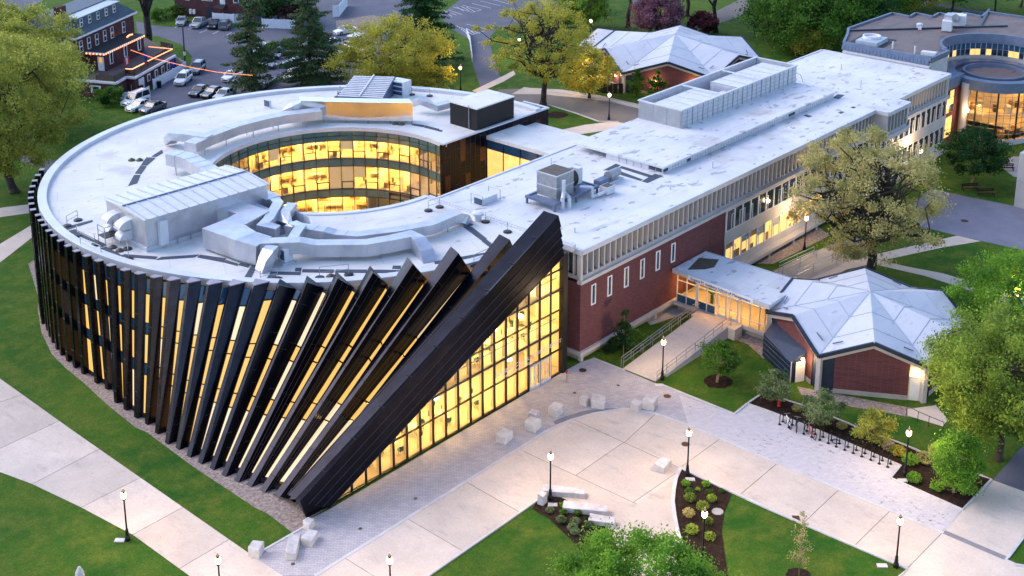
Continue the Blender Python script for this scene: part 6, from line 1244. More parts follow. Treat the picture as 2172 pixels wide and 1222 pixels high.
for k in range(16):
    a = R(rr.uniform(130, 330)); r_ = rr.uniform(2.6, 4.8); z = rr.choice([.7, 4.2]); B().obox((DC[0] + r_ * math.cos(a), DC[1] + r_ * math.sin(a), z + .45), (rr.uniform(.5, 1.3), .6, .9), a).obj('desk', rr.choice(['int_wood', 'int_dark', 'table_white']), t)
# equipment on the brown roof
p = Vector((98.23, 8.66, 12.55))
t = thing('twin_fan_unit', 'pale twin box fan unit joined by an elbow on brown roof', 'roof unit', p)
B().obox((p.x, p.y, ZF + .9), (1.6, 1.4, 1.5), .3).obj('fan_box', 'white_metal', t); B().obox((p.x + 4.6, p.y + .3, ZF + .9), (2.0, 2.2, 1.6), .3).obj('fan_box', 'white_metal', t)
B().duct([(p.x, p.y, ZF + 2.4), (p.x + 1.6, p.y + .1, ZF + 2.5), (p.x + 3.8, p.y + .3, ZF + 1.6)], 1.2, .9).obj('elbow', 'galvanised', t)
p = Vector((96.63, 12.25, 12.55)); t = thing('roof_vent_box', 'small white vent box alone on the brown roof', 'roof vent', p); B().obox((p.x, p.y, ZF + .35), (.7, .7, .7), .2).lathe([(.5, .7), (.5, .85), (.2, .95)], (p.x, p.y, ZF), 8).obj('vent_casing', 'white_metal', t)
for q, lb in zip([(83.0, 9.92, 12.55), (82.63, 6.41, 12.55)], ('thin white vent pipe left on brown roof edge', 'thin white vent pipe right on brown roof edge')): tag(B().tube(q, (q[0], q[1], ZF + 1.1), .12, n=8).obj('vent_pipe', 'white_metal'), lb, 'vent pipe')
p = Vector((83.22, 4.6, 12.55)); tag(B().obox((p.x, p.y, ZF + .25), (1.0, 2.0, .5), .2).obj('skylight', 'white_metal'), 'low white curb skylight near the brown roof corner', 'skylight')
p = Vector((84.12, 13.73, 12.3))
t = thing('cooling_well', 'round fan unit sunk in a well on the brown roof', 'roof unit', p)
B().obox((p.x, p.y, ZF + .3), (4.2, 3.2, .7), .1).obj('well_unit', 'slat_blue', t); B().lathe([(1.3, .65), (1.3, 1.0), (1.15, 1.0), (1.1, .7)], (p.x + .6, p.y + .3, ZF), 16).obj('fan_ring', 'white_metal', t)
B().obox((p.x + .6, p.y + .3, ZF + .02), (6.5, 5.2, .05), .1).obj('well_floor', 'roof_dark', t)
# pale pier of the building at the right edge
t = thing('concrete_tower', 'tall pale concrete corner at the right picture edge', 'building', (66.73, -15.17, 0.0))
p = Vector((66.73, -15.17, 0.0)); B().prism([(p.x, p.y), (p.x + 9, p.y - .1), (p.x + 9, p.y - 9), (p.x + .2, p.y - 9)], 0, 7.0).obj('wall', 'precast', t); B().box(p.x - .02, p.x + 9, p.y - 9.1, p.y + .03, 3.4, 3.46).obj('wall_joint', 'precast_dark', t)
# benches in the court on the right
def bench(p, rz, label):
    t = thing('park_bench', label, 'bench', p, 'dark benches in the right court')
    ca, sa = math.cos(rz), math.sin(rz); W = lambda x, y, z: (p[0] + x * ca - y * sa, p[1] + x * sa + y * ca, z)
    for k in range(3): B().beam(W(-1.1, -.2 + k * .2, .45), W(1.1, -.2 + k * .2, .45), .16, .05).obj('seat_slat', 'black_metal', t)
    for k in range(2): B().beam(W(-1.1, .32, .65 + k * .2), W(1.1, .32, .65 + k * .2), .05, .14).obj('back_slat', 'black_metal', t)
    for x in (-.95, .95): B().beam(W(x, -.2, 0), W(x, -.2, .45), .07, .07).beam(W(x, .3, 0), W(x, .3, .9), .07, .07).obj('leg', 'black_metal', t)
bench((68.39, -8.93, 0.0), -.75, 'dark bench left of two before the court lawn'); bench((67.96, -11.2, 0.0), -.75, 'dark bench right of two before the court lawn'); bench((78.83, -9.33, 0.0), -.9, 'dark bench by the far small path')
# ------------------------------------------------------------------ brick house with deck and party lights
e0 = Vector((17.14, 116.02, 8.4)); e1 = Vector((34.4, 125.21, 8.4)); ua = (e1 - e0); LA = ua.length; ua.normalize(); ub = Vector((-ua.y, ua.x, 0))
def hs(a, b_, z): p = e0 + ua * a + ub * b_; return (p.x, p.y, z)
ang = math.atan2(ua.y, ua.x)
def hbox(b, a0, a1, b0, b1, z0, z1): return b.hexa([hs(a0, b0, z0), hs(a1, b0, z0), hs(a1, b1, z0), hs(a0, b1, z0), hs(a0, b0, z1), hs(a1, b0, z1), hs(a1, b1, z1), hs(a0, b1, z1)])
t = thing('brick_house', 'brick house with slate mansard roof, dormers and deck', 'house', hs(LA / 2, 5, 0))
DP = 11.0
hbox(B(), .5, LA - .5, .5, DP - .5, 0, 8.4).obj('wall', 'brick_house', t)
hbox(B(), 0, LA, 0, DP, 8.4, 8.7).obj('eave', 'white_paint', t)
zt_ = 11.6
rf = B().add([hs(.1, .1, 8.7), hs(LA - .1, .1, 8.7), hs(LA - .1, DP - .1, 8.7), hs(.1, DP - .1, 8.7), hs(2.0, 3.2, zt_), hs(LA - 3.4, 3.2, zt_), hs(LA - 3.4, DP - 3, zt_), hs(2.0, DP - 3, zt_)], [(0, 1, 5, 4), (1, 2, 6, 5), (2, 3, 7, 6), (3, 0, 4, 7), (4, 5, 6, 7)]).obj('roof', 'slate', t)
hbox(B(), 2.2, LA - 4.6, .9, 3.4, 9.6, 11.3).obj('dormer', 'slate', t); hbox(B(), 2.0, LA - 4.2, .7, 3.6, 11.3, 11.45).obj('dormer_roof', 'slat_blue', t)
def hwin(a, b0, z0, w, h, parent, double=False):
    f = hbox(B(), a, a + w, b0 - .12, b0, z0, z0 + h).obj('window', 'white_paint', parent)
    for j in range(2): hbox(B(), a + .14, a + w - .14, b0 - .14, b0 - .12, z0 + .12 + j * h / 2, z0 + h / 2 - .06 + j * h / 2).obj('window_pane', 'glass_dark', f)
for k in range(5): hwin(3.0 + k * (LA - 8.6) / 4.3, .9, 9.8, .8, 1.3, t)
for k, a in enumerate((1.6, 4.0, 6.4, 8.9, 11.2, 15.0)):
    if a < LA - 1: hwin(a, .5, 5.9, .95, 1.9, t)
cb = hbox(B(), .8, 2.6, 2.8, 3.9, 8.8, 13.4).obj('chimney', 'brick_house', rf)
# side wall windows
for z0 in (3.4, 6.0):
    f = B().hexa([hs(.38, 2, z0), hs(.5, 2, z0), hs(.5, 3, z0), hs(.38, 3, z0), hs(.38, 2, z0 + 1.9), hs(.5, 2, z0 + 1.9), hs(.5, 3, z0 + 1.9), hs(.38, 3, z0 + 1.9)]).obj('window', 'white_paint', t)
# porch block with flat dark roof on the podium
PA0, PA1, PB = 1.0, LA + 2.0, -3.6
pod = [(15.06, 114.89), (18.61, 107.67), (21.64, 109.51), (22.18, 108.08), (34.61, 114.97)]
B().prism([tuple(hs(-3, 1.5, 0)[:2])] + [tuple(x) for x in pod] + [tuple(hs(LA + 5, 1.5, 0)[:2])], 0, 2.55).obj('podium', 'brick_house', t)
pb = [tuple(hs(-3, 1.5, 0)[:2])] + [tuple(x) for x in pod] + [tuple(hs(LA + 5, 1.5, 0)[:2])]
B().prism(pb, 2.56, 2.72).obj('deck', 'wood_deck', t)
bb = B()
for a, b_ in zip(pb[1:-2], pb[2:-1]): bb.beam((*a, 2.62), (*b_, 2.62), .3, .34)
bb.obj('deck_edge', 'white_paint', t)
pr = [Vector(p) for p in [(19.86, 117.79, 5.7), (21.34, 114.79, 5.7), (32.17, 120.34, 5.7), (31.46, 124.63, 5.7)]]
pw = B().hexa([(p.x, p.y, 2.7) for p in pr] + [(p.x, p.y, 5.4) for p in pr]).obj('porch_wall', 'brick_house', t)
cc = sum(pr, Vector()) / 4
B().hexa([(cc.x + (p.x - cc.x) * 1.05, cc.y + (p.y - cc.y) * 1.05, 5.41) for p in pr] + [(cc.x + (p.x - cc.x) * 1.05, cc.y + (p.y - cc.y) * 1.05, 5.75) for p in pr]).obj('porch_fascia', 'white_paint', t)
B().hexa([(cc.x + (p.x - cc.x) * 1.02, cc.y + (p.y - cc.y) * 1.02, 5.76) for p in pr] + [(cc.x + (p.x - cc.x) * 1.02, cc.y + (p.y - cc.y) * 1.02, 5.8) for p in pr]).obj('porch_roof', 'roof_dark', t)
dd = (pr[2] - pr[1]).normalized(); dn = Vector((dd.y, -dd.x, 0))
for s0 in (1.2, 5.6, 10.0):
    f = B().beam(pr[1] + dd * s0 + dn * .05 + Vector((0, 0, -1.2)), pr[1] + dd * (s0 + 1.0) + dn * .05 + Vector((0, 0, -1.2)), .1, 2.0).obj('window', 'white_paint', t)
    B().beam(pr[1] + dd * (s0 + .22) + dn * .09 + Vector((0, 0, -1.2)), pr[1] + dd * (s0 + .78) + dn * .09 + Vector((0, 0, -1.2)), .06, 1.7).obj('window_pane', 'glass_dark', f)
d2 = (pr[1] - pr[0]).normalized(); n2 = Vector((d2.y, -d2.x, 0))
dr = B().beam(pr[0] + d2 * 2.0 + n2 * .06 + Vector((0, 0, -1.8)), pr[0] + d2 * 3.1 + n2 * .06 + Vector((0, 0, -1.8)), .1, 2.3).obj('door', 'white_paint', t)
B().beam(pr[0] + d2 * 2.3 + n2 * .12 + Vector((0, 0, -1.2)), pr[0] + d2 * 2.8 + n2 * .12 + Vector((0, 0, -1.2)), .06, .9).obj('door_notice', 'bulb_soft', dr)
# podium windows and door
def pwin(a, b_, f0, f1, z0, z1, mat='white_paint', nm='window'):
    a = Vector((*a, 0)); b_ = Vector((*b_, 0)); n = Vector(((b_ - a).y, -(b_ - a).x, 0)).normalized() * .06
    o = B().beam(a.lerp(b_, f0) + n + Vector((0, 0, (z0 + z1) / 2)), a.lerp(b_, f1) + n + Vector((0, 0, (z0 + z1) / 2)), .1, z1 - z0).obj(nm, mat, t)
    if nm == 'window': B().beam(a.lerp(b_, f0 + (f1 - f0) * .2) + n * 2 + Vector((0, 0, (z0 + z1) / 2)), a.lerp(b_, f1 - (f1 - f0) * .2) + n * 2 + Vector((0, 0, (z0 + z1) / 2)), .06, (z1 - z0) * .75).obj('window_pane', 'glass_dark', o)
pwin(pod[0], pod[1], .44, .66, .8, 2.0); pwin(pod[0], pod[1], .84, .96, .7, 2.0); pwin(pod[3], pod[4], .08, .2, .1, 2.1, 'white_paint', 'door')
for f in (.28, .46, .62, .76): pwin(pod[3], pod[4], f, f + .07, .9, 2.1)
pwin(pod[3], pod[4], .86, .95, .9, 2.3, 'banner_blue', 'banner')
# deck railing with screens
rl = [Vector((*p, 0)) for p in [(17.68, 111.67), (18.81, 108.38), (21.91, 110.18), (22.53, 111.15), (22.86, 109.11), (27.48, 112.4), (36.56, 118.62), (36.28, 121.83)]]
for a, b_ in zip(rl[:-1], rl[1:]):
    B().beam(a + Vector((0, 0, 3.65)), b_ + Vector((0, 0, 3.65)), .08, .06).obj('deck_rail', 'dark_metal', t)
    n = max(1, int((b_ - a).length / 2.2))
    for k in range(n): B().beam(a.lerp(b_, k / n) + Vector((0, 0, 2.72)), a.lerp(b_, k / n) + Vector((0, 0, 3.68)), .09, .09).obj('rail_post', 'dark_metal', t); B().beam(a.lerp(b_, (k + .04) / n) + Vector((0, 0, 3.18)), a.lerp(b_, (k + .96) / n) + Vector((0, 0, 3.18)), .03, .8).obj('rail_screen', 'mesh_screen', t)
# strings of orange bulbs
def string(pts, n, label, r=.09):
    t = thing('string_lights', label, 'string lights', pts[0])
    P = [Vector(p) for p in pts]; L = [0]
    for a, b_ in zip(P[:-1], P[1:]): L.append(L[-1] + (b_ - a).length)
    w_ = B().pipe(P, .015, 4); w_.obj('wire', 'black_metal', t)
    me = B().lathe([(.03, -r), (r * .8, -r * .5), (r, 0), (r * .8, r * .5), (.03, r)], (0, 0, 0), 6).mesh('bulb', 'bulb')
    for k in range(n):
        s = L[-1] * (k + .5) / n; j = max(i for i in range(len(L)) if L[i] <= s); j = min(j, len(P) - 2)
        p = P[j].lerp(P[j + 1], (s - L[j]) / max(1e-6, L[j + 1] - L[j])); o = from_mesh('bulb', me, t); o.location = o.location + p
string([p + Vector((0, 0, -.15)) + (p - cc) * .06 for p in (pr[0], pr[1], pr[2])], 26, 'orange bulbs along the porch roof edge', .13)
string([(32.27, 119.21, 3.9), (34.05, 114.84, 3.9), (26.79, 111.22, 3.9)], 60, 'orange light string on the far deck rail corner', .075)
string([(25.78, 110.62, 3.9), (22.39, 108.9, 3.9), (21.85, 109.92, 3.9)], 30, 'orange light string on the near deck rail', .075)
string([(26.73, 115.85, 5.0), (27.46, 109.89, 4.4), (29.17, 103.36, 3.9), (30.53, 97.76, 3.8), (32.22, 90.85, 4.2)], 110, 'long orange light string spanning from house to pine tree', .05)
string([(29.16, 120.59, 5.9), (30.38, 121.65, 5.9), (30.94, 121.52, 5.9)], 10, 'coil of orange bulbs on porch roof', .13)

# ------------------------------------------------------------------ second house, fences, cars
t = thing('brick_house', 'partly seen brick house at the top edge behind the car row', 'house', (62.56, 146.43, 0.0))
a = Vector((58.46, 149.82, 0.0)); b_ = Vector((64.68, 135.53, 0.0)); d = (b_ - a).normalized(); n = Vector((-d.y, d.x, 0)); L = (b_ - a).length
def sw(s, o, z): p = a + d * s + n * o; return (p.x, p.y, z)
B().hexa([sw(0, 0, 0), sw(L, 0, 0), sw(L, 12, 0), sw(0, 12, 0), sw(0, 0, 9), sw(L, 0, 9), sw(L, 12, 9), sw(0, 12, 9)]).obj('wall', 'brick_house', t)
B().hexa([sw(-.3, -.3, 9), sw(L + .3, -.3, 9), sw(L + .3, 12.3, 9), sw(-.3, 12.3, 9), sw(1, 3, 12), sw(L - 1, 3, 12), sw(L - 1, 9, 12), sw(1, 9, 12)]).obj('roof', 'slate', t)
for f, w_, z0, z1, mt in ((.16, 1.0, 3.2, 5.4, 'white_paint'), (.40, 2.4, 3.4, 5.6, 'white_paint'), (.66, 1.1, 2.6, 5.6, 'vinyl_white'), (.85, 1.2, 3.4, 5.4, 'white_paint')):
    o = B().hexa([sw(f * L, -.08, z0), sw(f * L + w_, -.08, z0), sw(f * L + w_, .02, z0), sw(f * L, .02, z0), sw(f * L, -.08, z1), sw(f * L + w_, -.08, z1), sw(f * L + w_, .02, z1), sw(f * L, .02, z1)]).obj('window', mt, t)
    if mt == 'white_paint': B().hexa([sw(f * L + .15, -.12, z0 + .15), sw(f * L + w_ - .15, -.12, z0 + .15), sw(f * L + w_ - .15, -.09, z0 + .15), sw(f * L + .15, -.09, z0 + .15), sw(f * L + .15, -.12, z1 - .15), sw(f * L + w_ - .15, -.12, z1 - .15), sw(f * L + w_ - .15, -.09, z1 - .15), sw(f * L + .15, -.09, z1 - .15)]).obj('window_pane', 'glass_dark', o)
B().hexa([sw(.46 * L, -.08, 0), sw(.46 * L + 1.1, -.08, 0), sw(.46 * L + 1.1, .02, 0), sw(.46 * L, .02, 0), sw(.46 * L, -.08, 2.2), sw(.46 * L + 1.1, -.08, 2.2), sw(.46 * L + 1.1, .02, 2.2), sw(.46 * L, .02, 2.2)]).obj('door', 'navy_metal', t)
B().hexa([sw(.62 * L, -1.6, 2.5), sw(.62 * L + 2, -1.6, 2.3), sw(.62 * L + 2, 0, 2.9), sw(.62 * L, 0, 2.9), sw(.62 * L, -1.6, 2.6), sw(.62 * L + 2, -1.6, 2.4), sw(.62 * L + 2, 0, 3), sw(.62 * L, 0, 3)]).obj('awning', 'roof_dark', t)
for f in (.22, .27): B().hexa([sw(f * L, -.4, .6), sw(f * L + .5, -.4, .6), sw(f * L + .5, 0, .6), sw(f * L, 0, .6), sw(f * L, -.4, 1.5), sw(f * L + .5, -.4, 1.5), sw(f * L + .5, 0, 1.5), sw(f * L, 0, 1.5)]).obj('meter_box', 'white_paint', t)
def fence(pts, h, label, mat='vinyl_white', step=2.2):
    t = thing('fence', label, 'fence', (pts[0][0], pts[0][1], 0))
    for a, b_ in zip(pts[:-1], pts[1:]):
        a = Vector((a[0], a[1], 0)); b_ = Vector((b_[0], b_[1], 0)); m = max(1, round((b_ - a).length / step))
        for k in range(m):
            p, q = a.lerp(b_, k / m), a.lerp(b_, (k + .96) / m)
            B().beam(p + Vector((0, 0, h / 2)), q + Vector((0, 0, h / 2)), .06, h - .1).obj('fence_panel', mat, t)
            B().beam(p, p + Vector((0, 0, h + .08)), .13, .13).obj('fence_post', mat, t)
    return t
fence([(25.54, 108.14), (35.3, 113.18), (36.19, 117.59)], 1.7, 'white vinyl fence along the brick house yard'); fence([(18.29, 107.3), (21.7, 105.75), (24.25, 107.19)], 1.2, 'low white fence behind the white van')
fence([(60.05, 139.56), (62.01, 135.58), (63.95, 134.57)], 1.8, 'white fence behind the black parked car'); fence([(63.06, 128.04), (66.76, 122.74)], 1.9, 'white fence seen between the two pine trees'); fence([(77.95, 124.76), (78.96, 124.23), (86.52, 130.24)], 2.4, 'tall white fence beside the sand court')
fence([(85.68, 95.82), (81.44, 90.97), (71.47, 81.02)], 1.0, 'leaning white barrier row along the drive', 'vinyl_white', 3.0)
def iron(pts, label):
    t = thing('iron_fence', label, 'fence', (pts[0][0], pts[0][1], 0))
    for a, b_ in zip(pts[:-1], pts[1:]):
        a = Vector((*a, 0)); b_ = Vector((*b_, 0)); B().beam(a + Vector((0, 0, 1.1)), b_ + Vector((0, 0, 1.1)), .05, .05).beam(a + Vector((0, 0, .2)), b_ + Vector((0, 0, .2)), .05, .05).obj('fence_rail', 'black_metal', t)
        m = max(1, int((b_ - a).length / .35)); pk = B()
        for k in range(m): pk.beam(a.lerp(b_, k / m) + Vector((0, 0, 0)), a.lerp(b_, k / m) + Vector((0, 0, 1.2)), .035, .035)
        o = pk.obj('fence_pickets', 'black_metal', t); o['kind'] = 'stuff'
iron([(67.94, 81.66), (71.11, 82.72), (73.85, 83.19)], 'black picket fence left of the drive'); iron([(76.46, 79.05), (80.49, 79.32), (82.83, 79.14)], 'black picket fence right of the drive')
def car_proto(kind, paint):
    """x forward, built at the origin; body lofted through stations"""
    L = dict(sedan=4.7, suv=4.75, van=5.0, pickup=5.8)[kind]; W = dict(sedan=1.82, suv=1.92, van=1.98, pickup=2.0)[kind]
    root = thing('parked_car', 'parked car', 'car'); h = L / 2
    belt = dict(sedan=.92, suv=1.05, van=1.08, pickup=1.15)[kind]; top = dict(sedan=1.45, suv=1.75, van=1.95, pickup=1.88)[kind]; gc = .22 if kind == 'sedan' else .3
    st = [(-h, belt * .62, .86), (-h + .12, belt * .95, .95), (-h * .6, belt, 1), (h * .35, belt, 1), (h * .55, belt * .95, 1), (h - .25, belt * .82, .94), (h, belt * .58, .8)]
    v = []; f = []
    for x, zt, ws in st:
        w_ = W / 2 * ws; v += [(x, -w_ * .93, gc), (x, -w_, gc + .25), (x, -w_, zt - .12), (x, -w_ * .9, zt), (x, w_ * .9, zt), (x, w_, zt - .12), (x, w_, gc + .25), (x, w_ * .93, gc)]
    for i in range(len(st) - 1):
        for k in range(8): f.append((8 * i + k, 8 * i + (k + 1) % 8, 8 * i + 8 + (k + 1) % 8, 8 * i + 8 + k))
    f += [tuple(range(7, -1, -1)), tuple(range(8 * len(st) - 8, 8 * len(st)))]
    B().add(v, f).obj('body', paint, root, smooth=False)
    cab = dict(sedan=(-h * .72, -h * .38, h * .12, h * .42), suv=(-h * .95, -h * .84, h * .1, h * .42), van=(-h * .97, -h * .93, h * .2, h * .5), pickup=(-h * .12, -h * .06, h * .3, h * .52))[kind]
    wb, wt = W / 2 * .88, W / 2 * .74
    c8 = [(cab[0], -wb, belt - .02), (cab[3], -wb, belt - .02), (cab[3], wb, belt - .02), (cab[0], wb, belt - .02), (cab[1], -wt, top - .06), (cab[2], -wt, top - .06), (cab[2], wt, top - .06), (cab[1], wt, top - .06)]
    B().hexa(c8).obj('cabin_glass', 'car_glass', root)
    B().hexa([(cab[1] - .06, -wt - .02, top - .06), (cab[2] + .08, -wt - .02, top - .06), (cab[2] + .08, wt + .02, top - .06), (cab[1] - .06, wt + .02, top - .06), (cab[1] + .1, -wt * .9, top), (cab[2] - .1, -wt * .9, top), (cab[2] - .1, wt * .9, top), (cab[1] + .1, wt * .9, top)]).obj('roof_panel', paint, root)
    for s_ in (-1, 1):
        pl = B()
        for (x0, x1) in ((cab[0], cab[1]), (cab[3], cab[2]), ((cab[0] + cab[3]) / 2, (cab[1] + cab[2]) / 2)):
            pl.beam((x0, s_ * (wb + .01), belt - .02), (x1, s_ * (wt + .01), top - .05), .07, .1)
        pl.obj('pillar', paint, root)
        for x in (-h * .62, h * .62):
            w_ = B().tube((x, s_ * (W / 2 - .2), .34), (x, s_ * (W / 2 + .015), .34), .34, .34, 14).obj('wheel', 'tyre', root); B().tube((x, s_ * (W / 2 + .0), .34), (x, s_ * (W / 2 + .03), .34), .2, .2, 10).obj('rim', 'rim', w_)
        B().box(h - .28, h - .02, s_ * W * .33 - .17, s_ * W * .33 + .17, belt * .66, belt * .66 + .16).obj('headlight', 'headlight', root); B().box(-h - .01, -h + .12, s_ * W * .36 - .13, s_ * W * .36 + .13, belt * .72, belt * .72 + .2).obj('taillight', 'taillight', root)
        B().box(cab[3] - .35, cab[3] - .15, s_ * (W / 2 + .08) - .09, s_ * (W / 2 + .08) + .09, belt, belt + .16).obj('mirror', paint, root)
    B().box(h - .1, h + .03, -.45, .45, belt * .42, belt * .6).obj('grille', 'black_metal', root)
    if kind == 'pickup': B().box(-h + .15, cab[0] - .05, -W * .41, W * .41, belt - .05, belt + .012).obj('bed_liner', 'black_metal', root)
    if kind in ('suv', 'van'):
        for s_ in (-1, 1): B().beam((cab[1] + .2, s_ * wt * .85, top + .04), (cab[2] - .2, s_ * wt * .85, top + .04), .05, .05).obj('roof_rail', 'steel', root)
    return root
CARS = [((28.95, 106.32), (32.96, 109.31), 'suv', 'white', 'white car parked by the white yard fence'), ((34.32, 109.92), (38.46, 113.2), 'suv', 'grey', 'grey car behind the white one by the yard fence'), ((26.67, 99.38), (31.21, 101.34), 'sedan', 'black', 'black car left of two near the round roof edge'), ((27.5, 97.44), (32.08, 98.76), 'sedan', 'black', 'black car right of two near the round roof edge'), ((28.7, 95.17), (31.96, 96.52), 'sedan', 'silver', 'silver car roof half hidden behind round roof edge'), ((16.91, 102.86), (21.47, 104.1), 'van', 'white', 'white van nearest the low white fence'), ((16.01, 100.24), (20.14, 101.07), 'sedan', 'white', 'white car between the van and a grey car'), ((17.12, 97.91), (20.73, 98.92), 'sedan', 'grey', 'grey car beside the round roof, right of white car'), ((53.0, 140.53), (56.79, 144.42), 'sedan', 'silver', 'small silver car at the left end of the far row'), ((53.28, 136.82), (59.32, 139.79), 'pickup', 'silver', 'silver pickup truck in the far row'), ((55.09, 133.66), (59.83, 137.45), 'sedan', 'black', 'black car right of the silver pickup'), ((60.69, 135.32), (56.18, 131.31), 'suv', 'grey', 'dark grey car parked tail first at far row'), ((48.83, 111.75), (47.26, 115.45), 'suv', 'green', 'dark green car left of the pine trunk'), ((52.16, 114.82), (54.45, 114.24), 'sedan', 'silver', 'silver car behind the pine, farthest of its group'), ((50.47, 108.46), (48.82, 110.81), 'sedan', 'navy', 'dark car just above the navy car between pines'), ((53.03, 109.42), (52.11, 111.43), 'sedan', 'black', 'black car between pines, right of the group'), ((46.2, 103.12), (45.61, 107.87), 'sedan', 'navy', 'navy car between the two pine trees'), ((36.0, 102.92), (39.21, 104.4), 'sedan', 'white', 'pale car at the end of the light string'), ((36.38, 100.41), (39.37, 102.08), 'sedan', 'grey', 'dark grey car next to the pale car by pine'), ((37.56, 95.79), (40.09, 97.05), 'sedan', 'silver', 'silver car low between the pines by round roof'), ((69.71, 113.29), (71.98, 112.93), 'sedan', 'white', 'white car near the sand court'), ((59.55, 101.1), (62.13, 99.16), 'sedan', 'white', 'white car left of the yellow tree'), ((53.81, 99.09), (54.82, 96.58), 'sedan', 'silver', 'silver car partly behind the right pine'), ((61.62, 108.17), (63.76, 107.29), 'sedan', 'white', 'white car behind the right pine, farther up'), ((48.54, 102.74), (50.93, 101.88), 'sedan', 'silver', 'silver car right of the navy car'), ((43.07, 95.78), (45.76, 96.15), 'suv', 'white', 'white car low between pines, right of silver one'), ((64.33, 106.14), (63.33, 102.23), 'sedan', 'silver', 'silver car near the blue container')]
protos = {}
for (fx, rx, kind, col_, lab) in CARS:
    key = (kind, col_); a = Vector(rx); b_ = Vector(fx); c_ = (a + b_) / 2; ang = math.atan2(b_.y - a.y, b_.x - a.x)
    if key not in protos:
        o = protos[key] = car_proto(kind, 'paint_' + col_); o.location = (c_.x, c_.y, .012); o.rotation_euler = (0, 0, ang); o['label'] = lab; o['group'] = 'cars parked behind the round building'
    else: copy_tree(protos[key], (c_.x, c_.y, .012), ang, lab)
p = Vector((66.43, 105.3, 0.0)); t = thing('skip_container', 'blue waste container with white lid near yellow tree', 'container', p); B().obox((p.x, p.y, .9), (3.2, 1.9, 1.8), .3).obj('container_body', 'banner_blue', t); B().obox((p.x, p.y, 1.86), (3.3, 2.0, .1), .3).obj('container_lid', 'vinyl_white', t)
# things in the house yard
p = Vector((26.77, 108.38, 0.0)); tag(B().lathe([(.3, 0), (.38, 1.0), (.38, 1.08)], p, 10).obj('waste_bin', 'black_metal'), 'black bin at the end of white yard fence', 'bin')
p = Vector((23.48, 108.46, -0.0)); tag(B().lathe([(.3, 0), (.38, 1.0), (.38, 1.08)], p, 10).obj('waste_bin', 'black_metal'), 'black bin at the yard gate near brown board', 'bin')
p = Vector((22.58, 108.68, -0.0)); tag(B().beam((p.x - .8, p.y, .9), (p.x + .8, p.y + .3, 1.0), .08, 1.2).obj('leaning_board', 'int_wood'), 'brown board leaning in the house yard', 'board')
p = Vector((28.17, 112.59, 0.0)); tag(B().beam((p.x - 1.1, p.y, 1.3), (p.x + 1.1, p.y + .3, 1.5), .08, 1.1).obj('plywood_sheet', 'bark_pale'), 'pale plywood sheet against the house wall', 'board')
for k, (q, lb) in enumerate(zip([(29.71, 113.41, 0.0), (31.71, 114.6, 0.0)], ('red striped sign board left by house wall', 'red striped sign board right by house wall'))):
    t = thing('striped_board', lb, 'sign board', q); B().beam((q[0], q[1], .9), (q[0] + .5, q[1] + .5, .9), .06, 1.6).obj('board', 'flag_red', t); B().beam((q[0] - .05, q[1] - .05, .9), (q[0] + .2, q[1] + .2, .9), .07, 1.5).obj('stripe', 'flag_white', t)
def flag(p0, w_, h_, z, label, cols, ang):
    t = thing('flag', label, 'flag', (p0[0], p0[1], 0)); d = Vector((math.cos(ang), math.sin(ang), 0)); p0 = Vector((p0[0], p0[1], z)); n = len(cols)
    for k, c_ in enumerate(cols): B().beam(p0 + d * w_ * k / n + Vector((0, 0, .04 * k)), p0 + d * w_ * (k + 1) / n + Vector((0, 0, .04 * k + .04)), .04, h_).obj('flag_stripe', c_, t)
flag((24.48, 116.49), 2.4, 1.3, 4.6, 'red and white striped flag on the house deck', ['flag_red', 'flag_white', 'flag_red'], .5)
flag((24.28, 114.19), 1.9, 1.1, 3.6, 'red flag with white marks on the deck rail', ['flag_red', 'flag_white', 'flag_red'], .5)
flag((28.64, 115.03), .9, 1.5, 3.6, 'dark blue flag between the deck light strings', ['banner_blue'], .5)
p = Vector((35.6, 113.74, 0.0)); t = thing('utility_pole', 'thin wooden utility pole by the parking lot', 'pole', p); B().tube(p, (p.x, p.y, 7.6), .14, .1, 8).obj('pole_shaft', 'bark', t); B().obox((p.x, p.y, 3.0), (.3, .3, .6), 0).obj('meter_box', 'white_paint', t)

# ------------------------------------------------------------------ trees and shrubs
def leaf_mesh(name, pts, size, mat, rng, flat=.5):
    n = len(pts); nrm = rng.normal(size=(n, 3)); nrm[:, 2] += flat; nrm /= np.linalg.norm(nrm, axis=1)[:, None]
    ref = rng.normal(size=(n, 3)); u = np.cross(nrm, ref); u /= np.linalg.norm(u, axis=1)[:, None]; v = np.cross(nrm, u)
    s = size * rng.uniform(.6, 1.35, size=(n, 1)); asp = rng.uniform(.45, .8, size=(n, 1))
    V = np.stack([pts - u * s, pts - v * s * asp, pts + u * s, pts + v * s * asp], 1).reshape(-1, 3).astype(np.float32)
    me = bpy.data.meshes.new(name); me.vertices.add(4 * n); me.vertices.foreach_set('co', V.ravel()); me.loops.add(4 * n); me.loops.foreach_set('vertex_index', np.arange(4 * n, dtype=np.int32))
    me.polygons.add(n); me.polygons.foreach_set('loop_start', np.arange(0, 4 * n, 4, dtype=np.int32)); me.update(calc_edges=True); me.materials.append(M[mat]); return me
def limb(b, p0, p1, r0, r1, rng, n=4, wob=.06):
    p0 = np.array(p0, float); p1 = np.array(p1, float); L = np.linalg.norm(p1 - p0); pts = [p0]
    for k in range(1, n + 1):
        q = p0 + (p1 - p0) * k / n
        if k < n: q = q + rng.normal(size=3) * wob * L * np.array([1, 1, .5])
        pts.append(q)
    for k in range(n): b.tube(pts[k], pts[k + 1], r0 + (r1 - r0) * k / n, r0 + (r1 - r0) * (k + 1) / n, 6, k in (0, n - 1))
    return pts
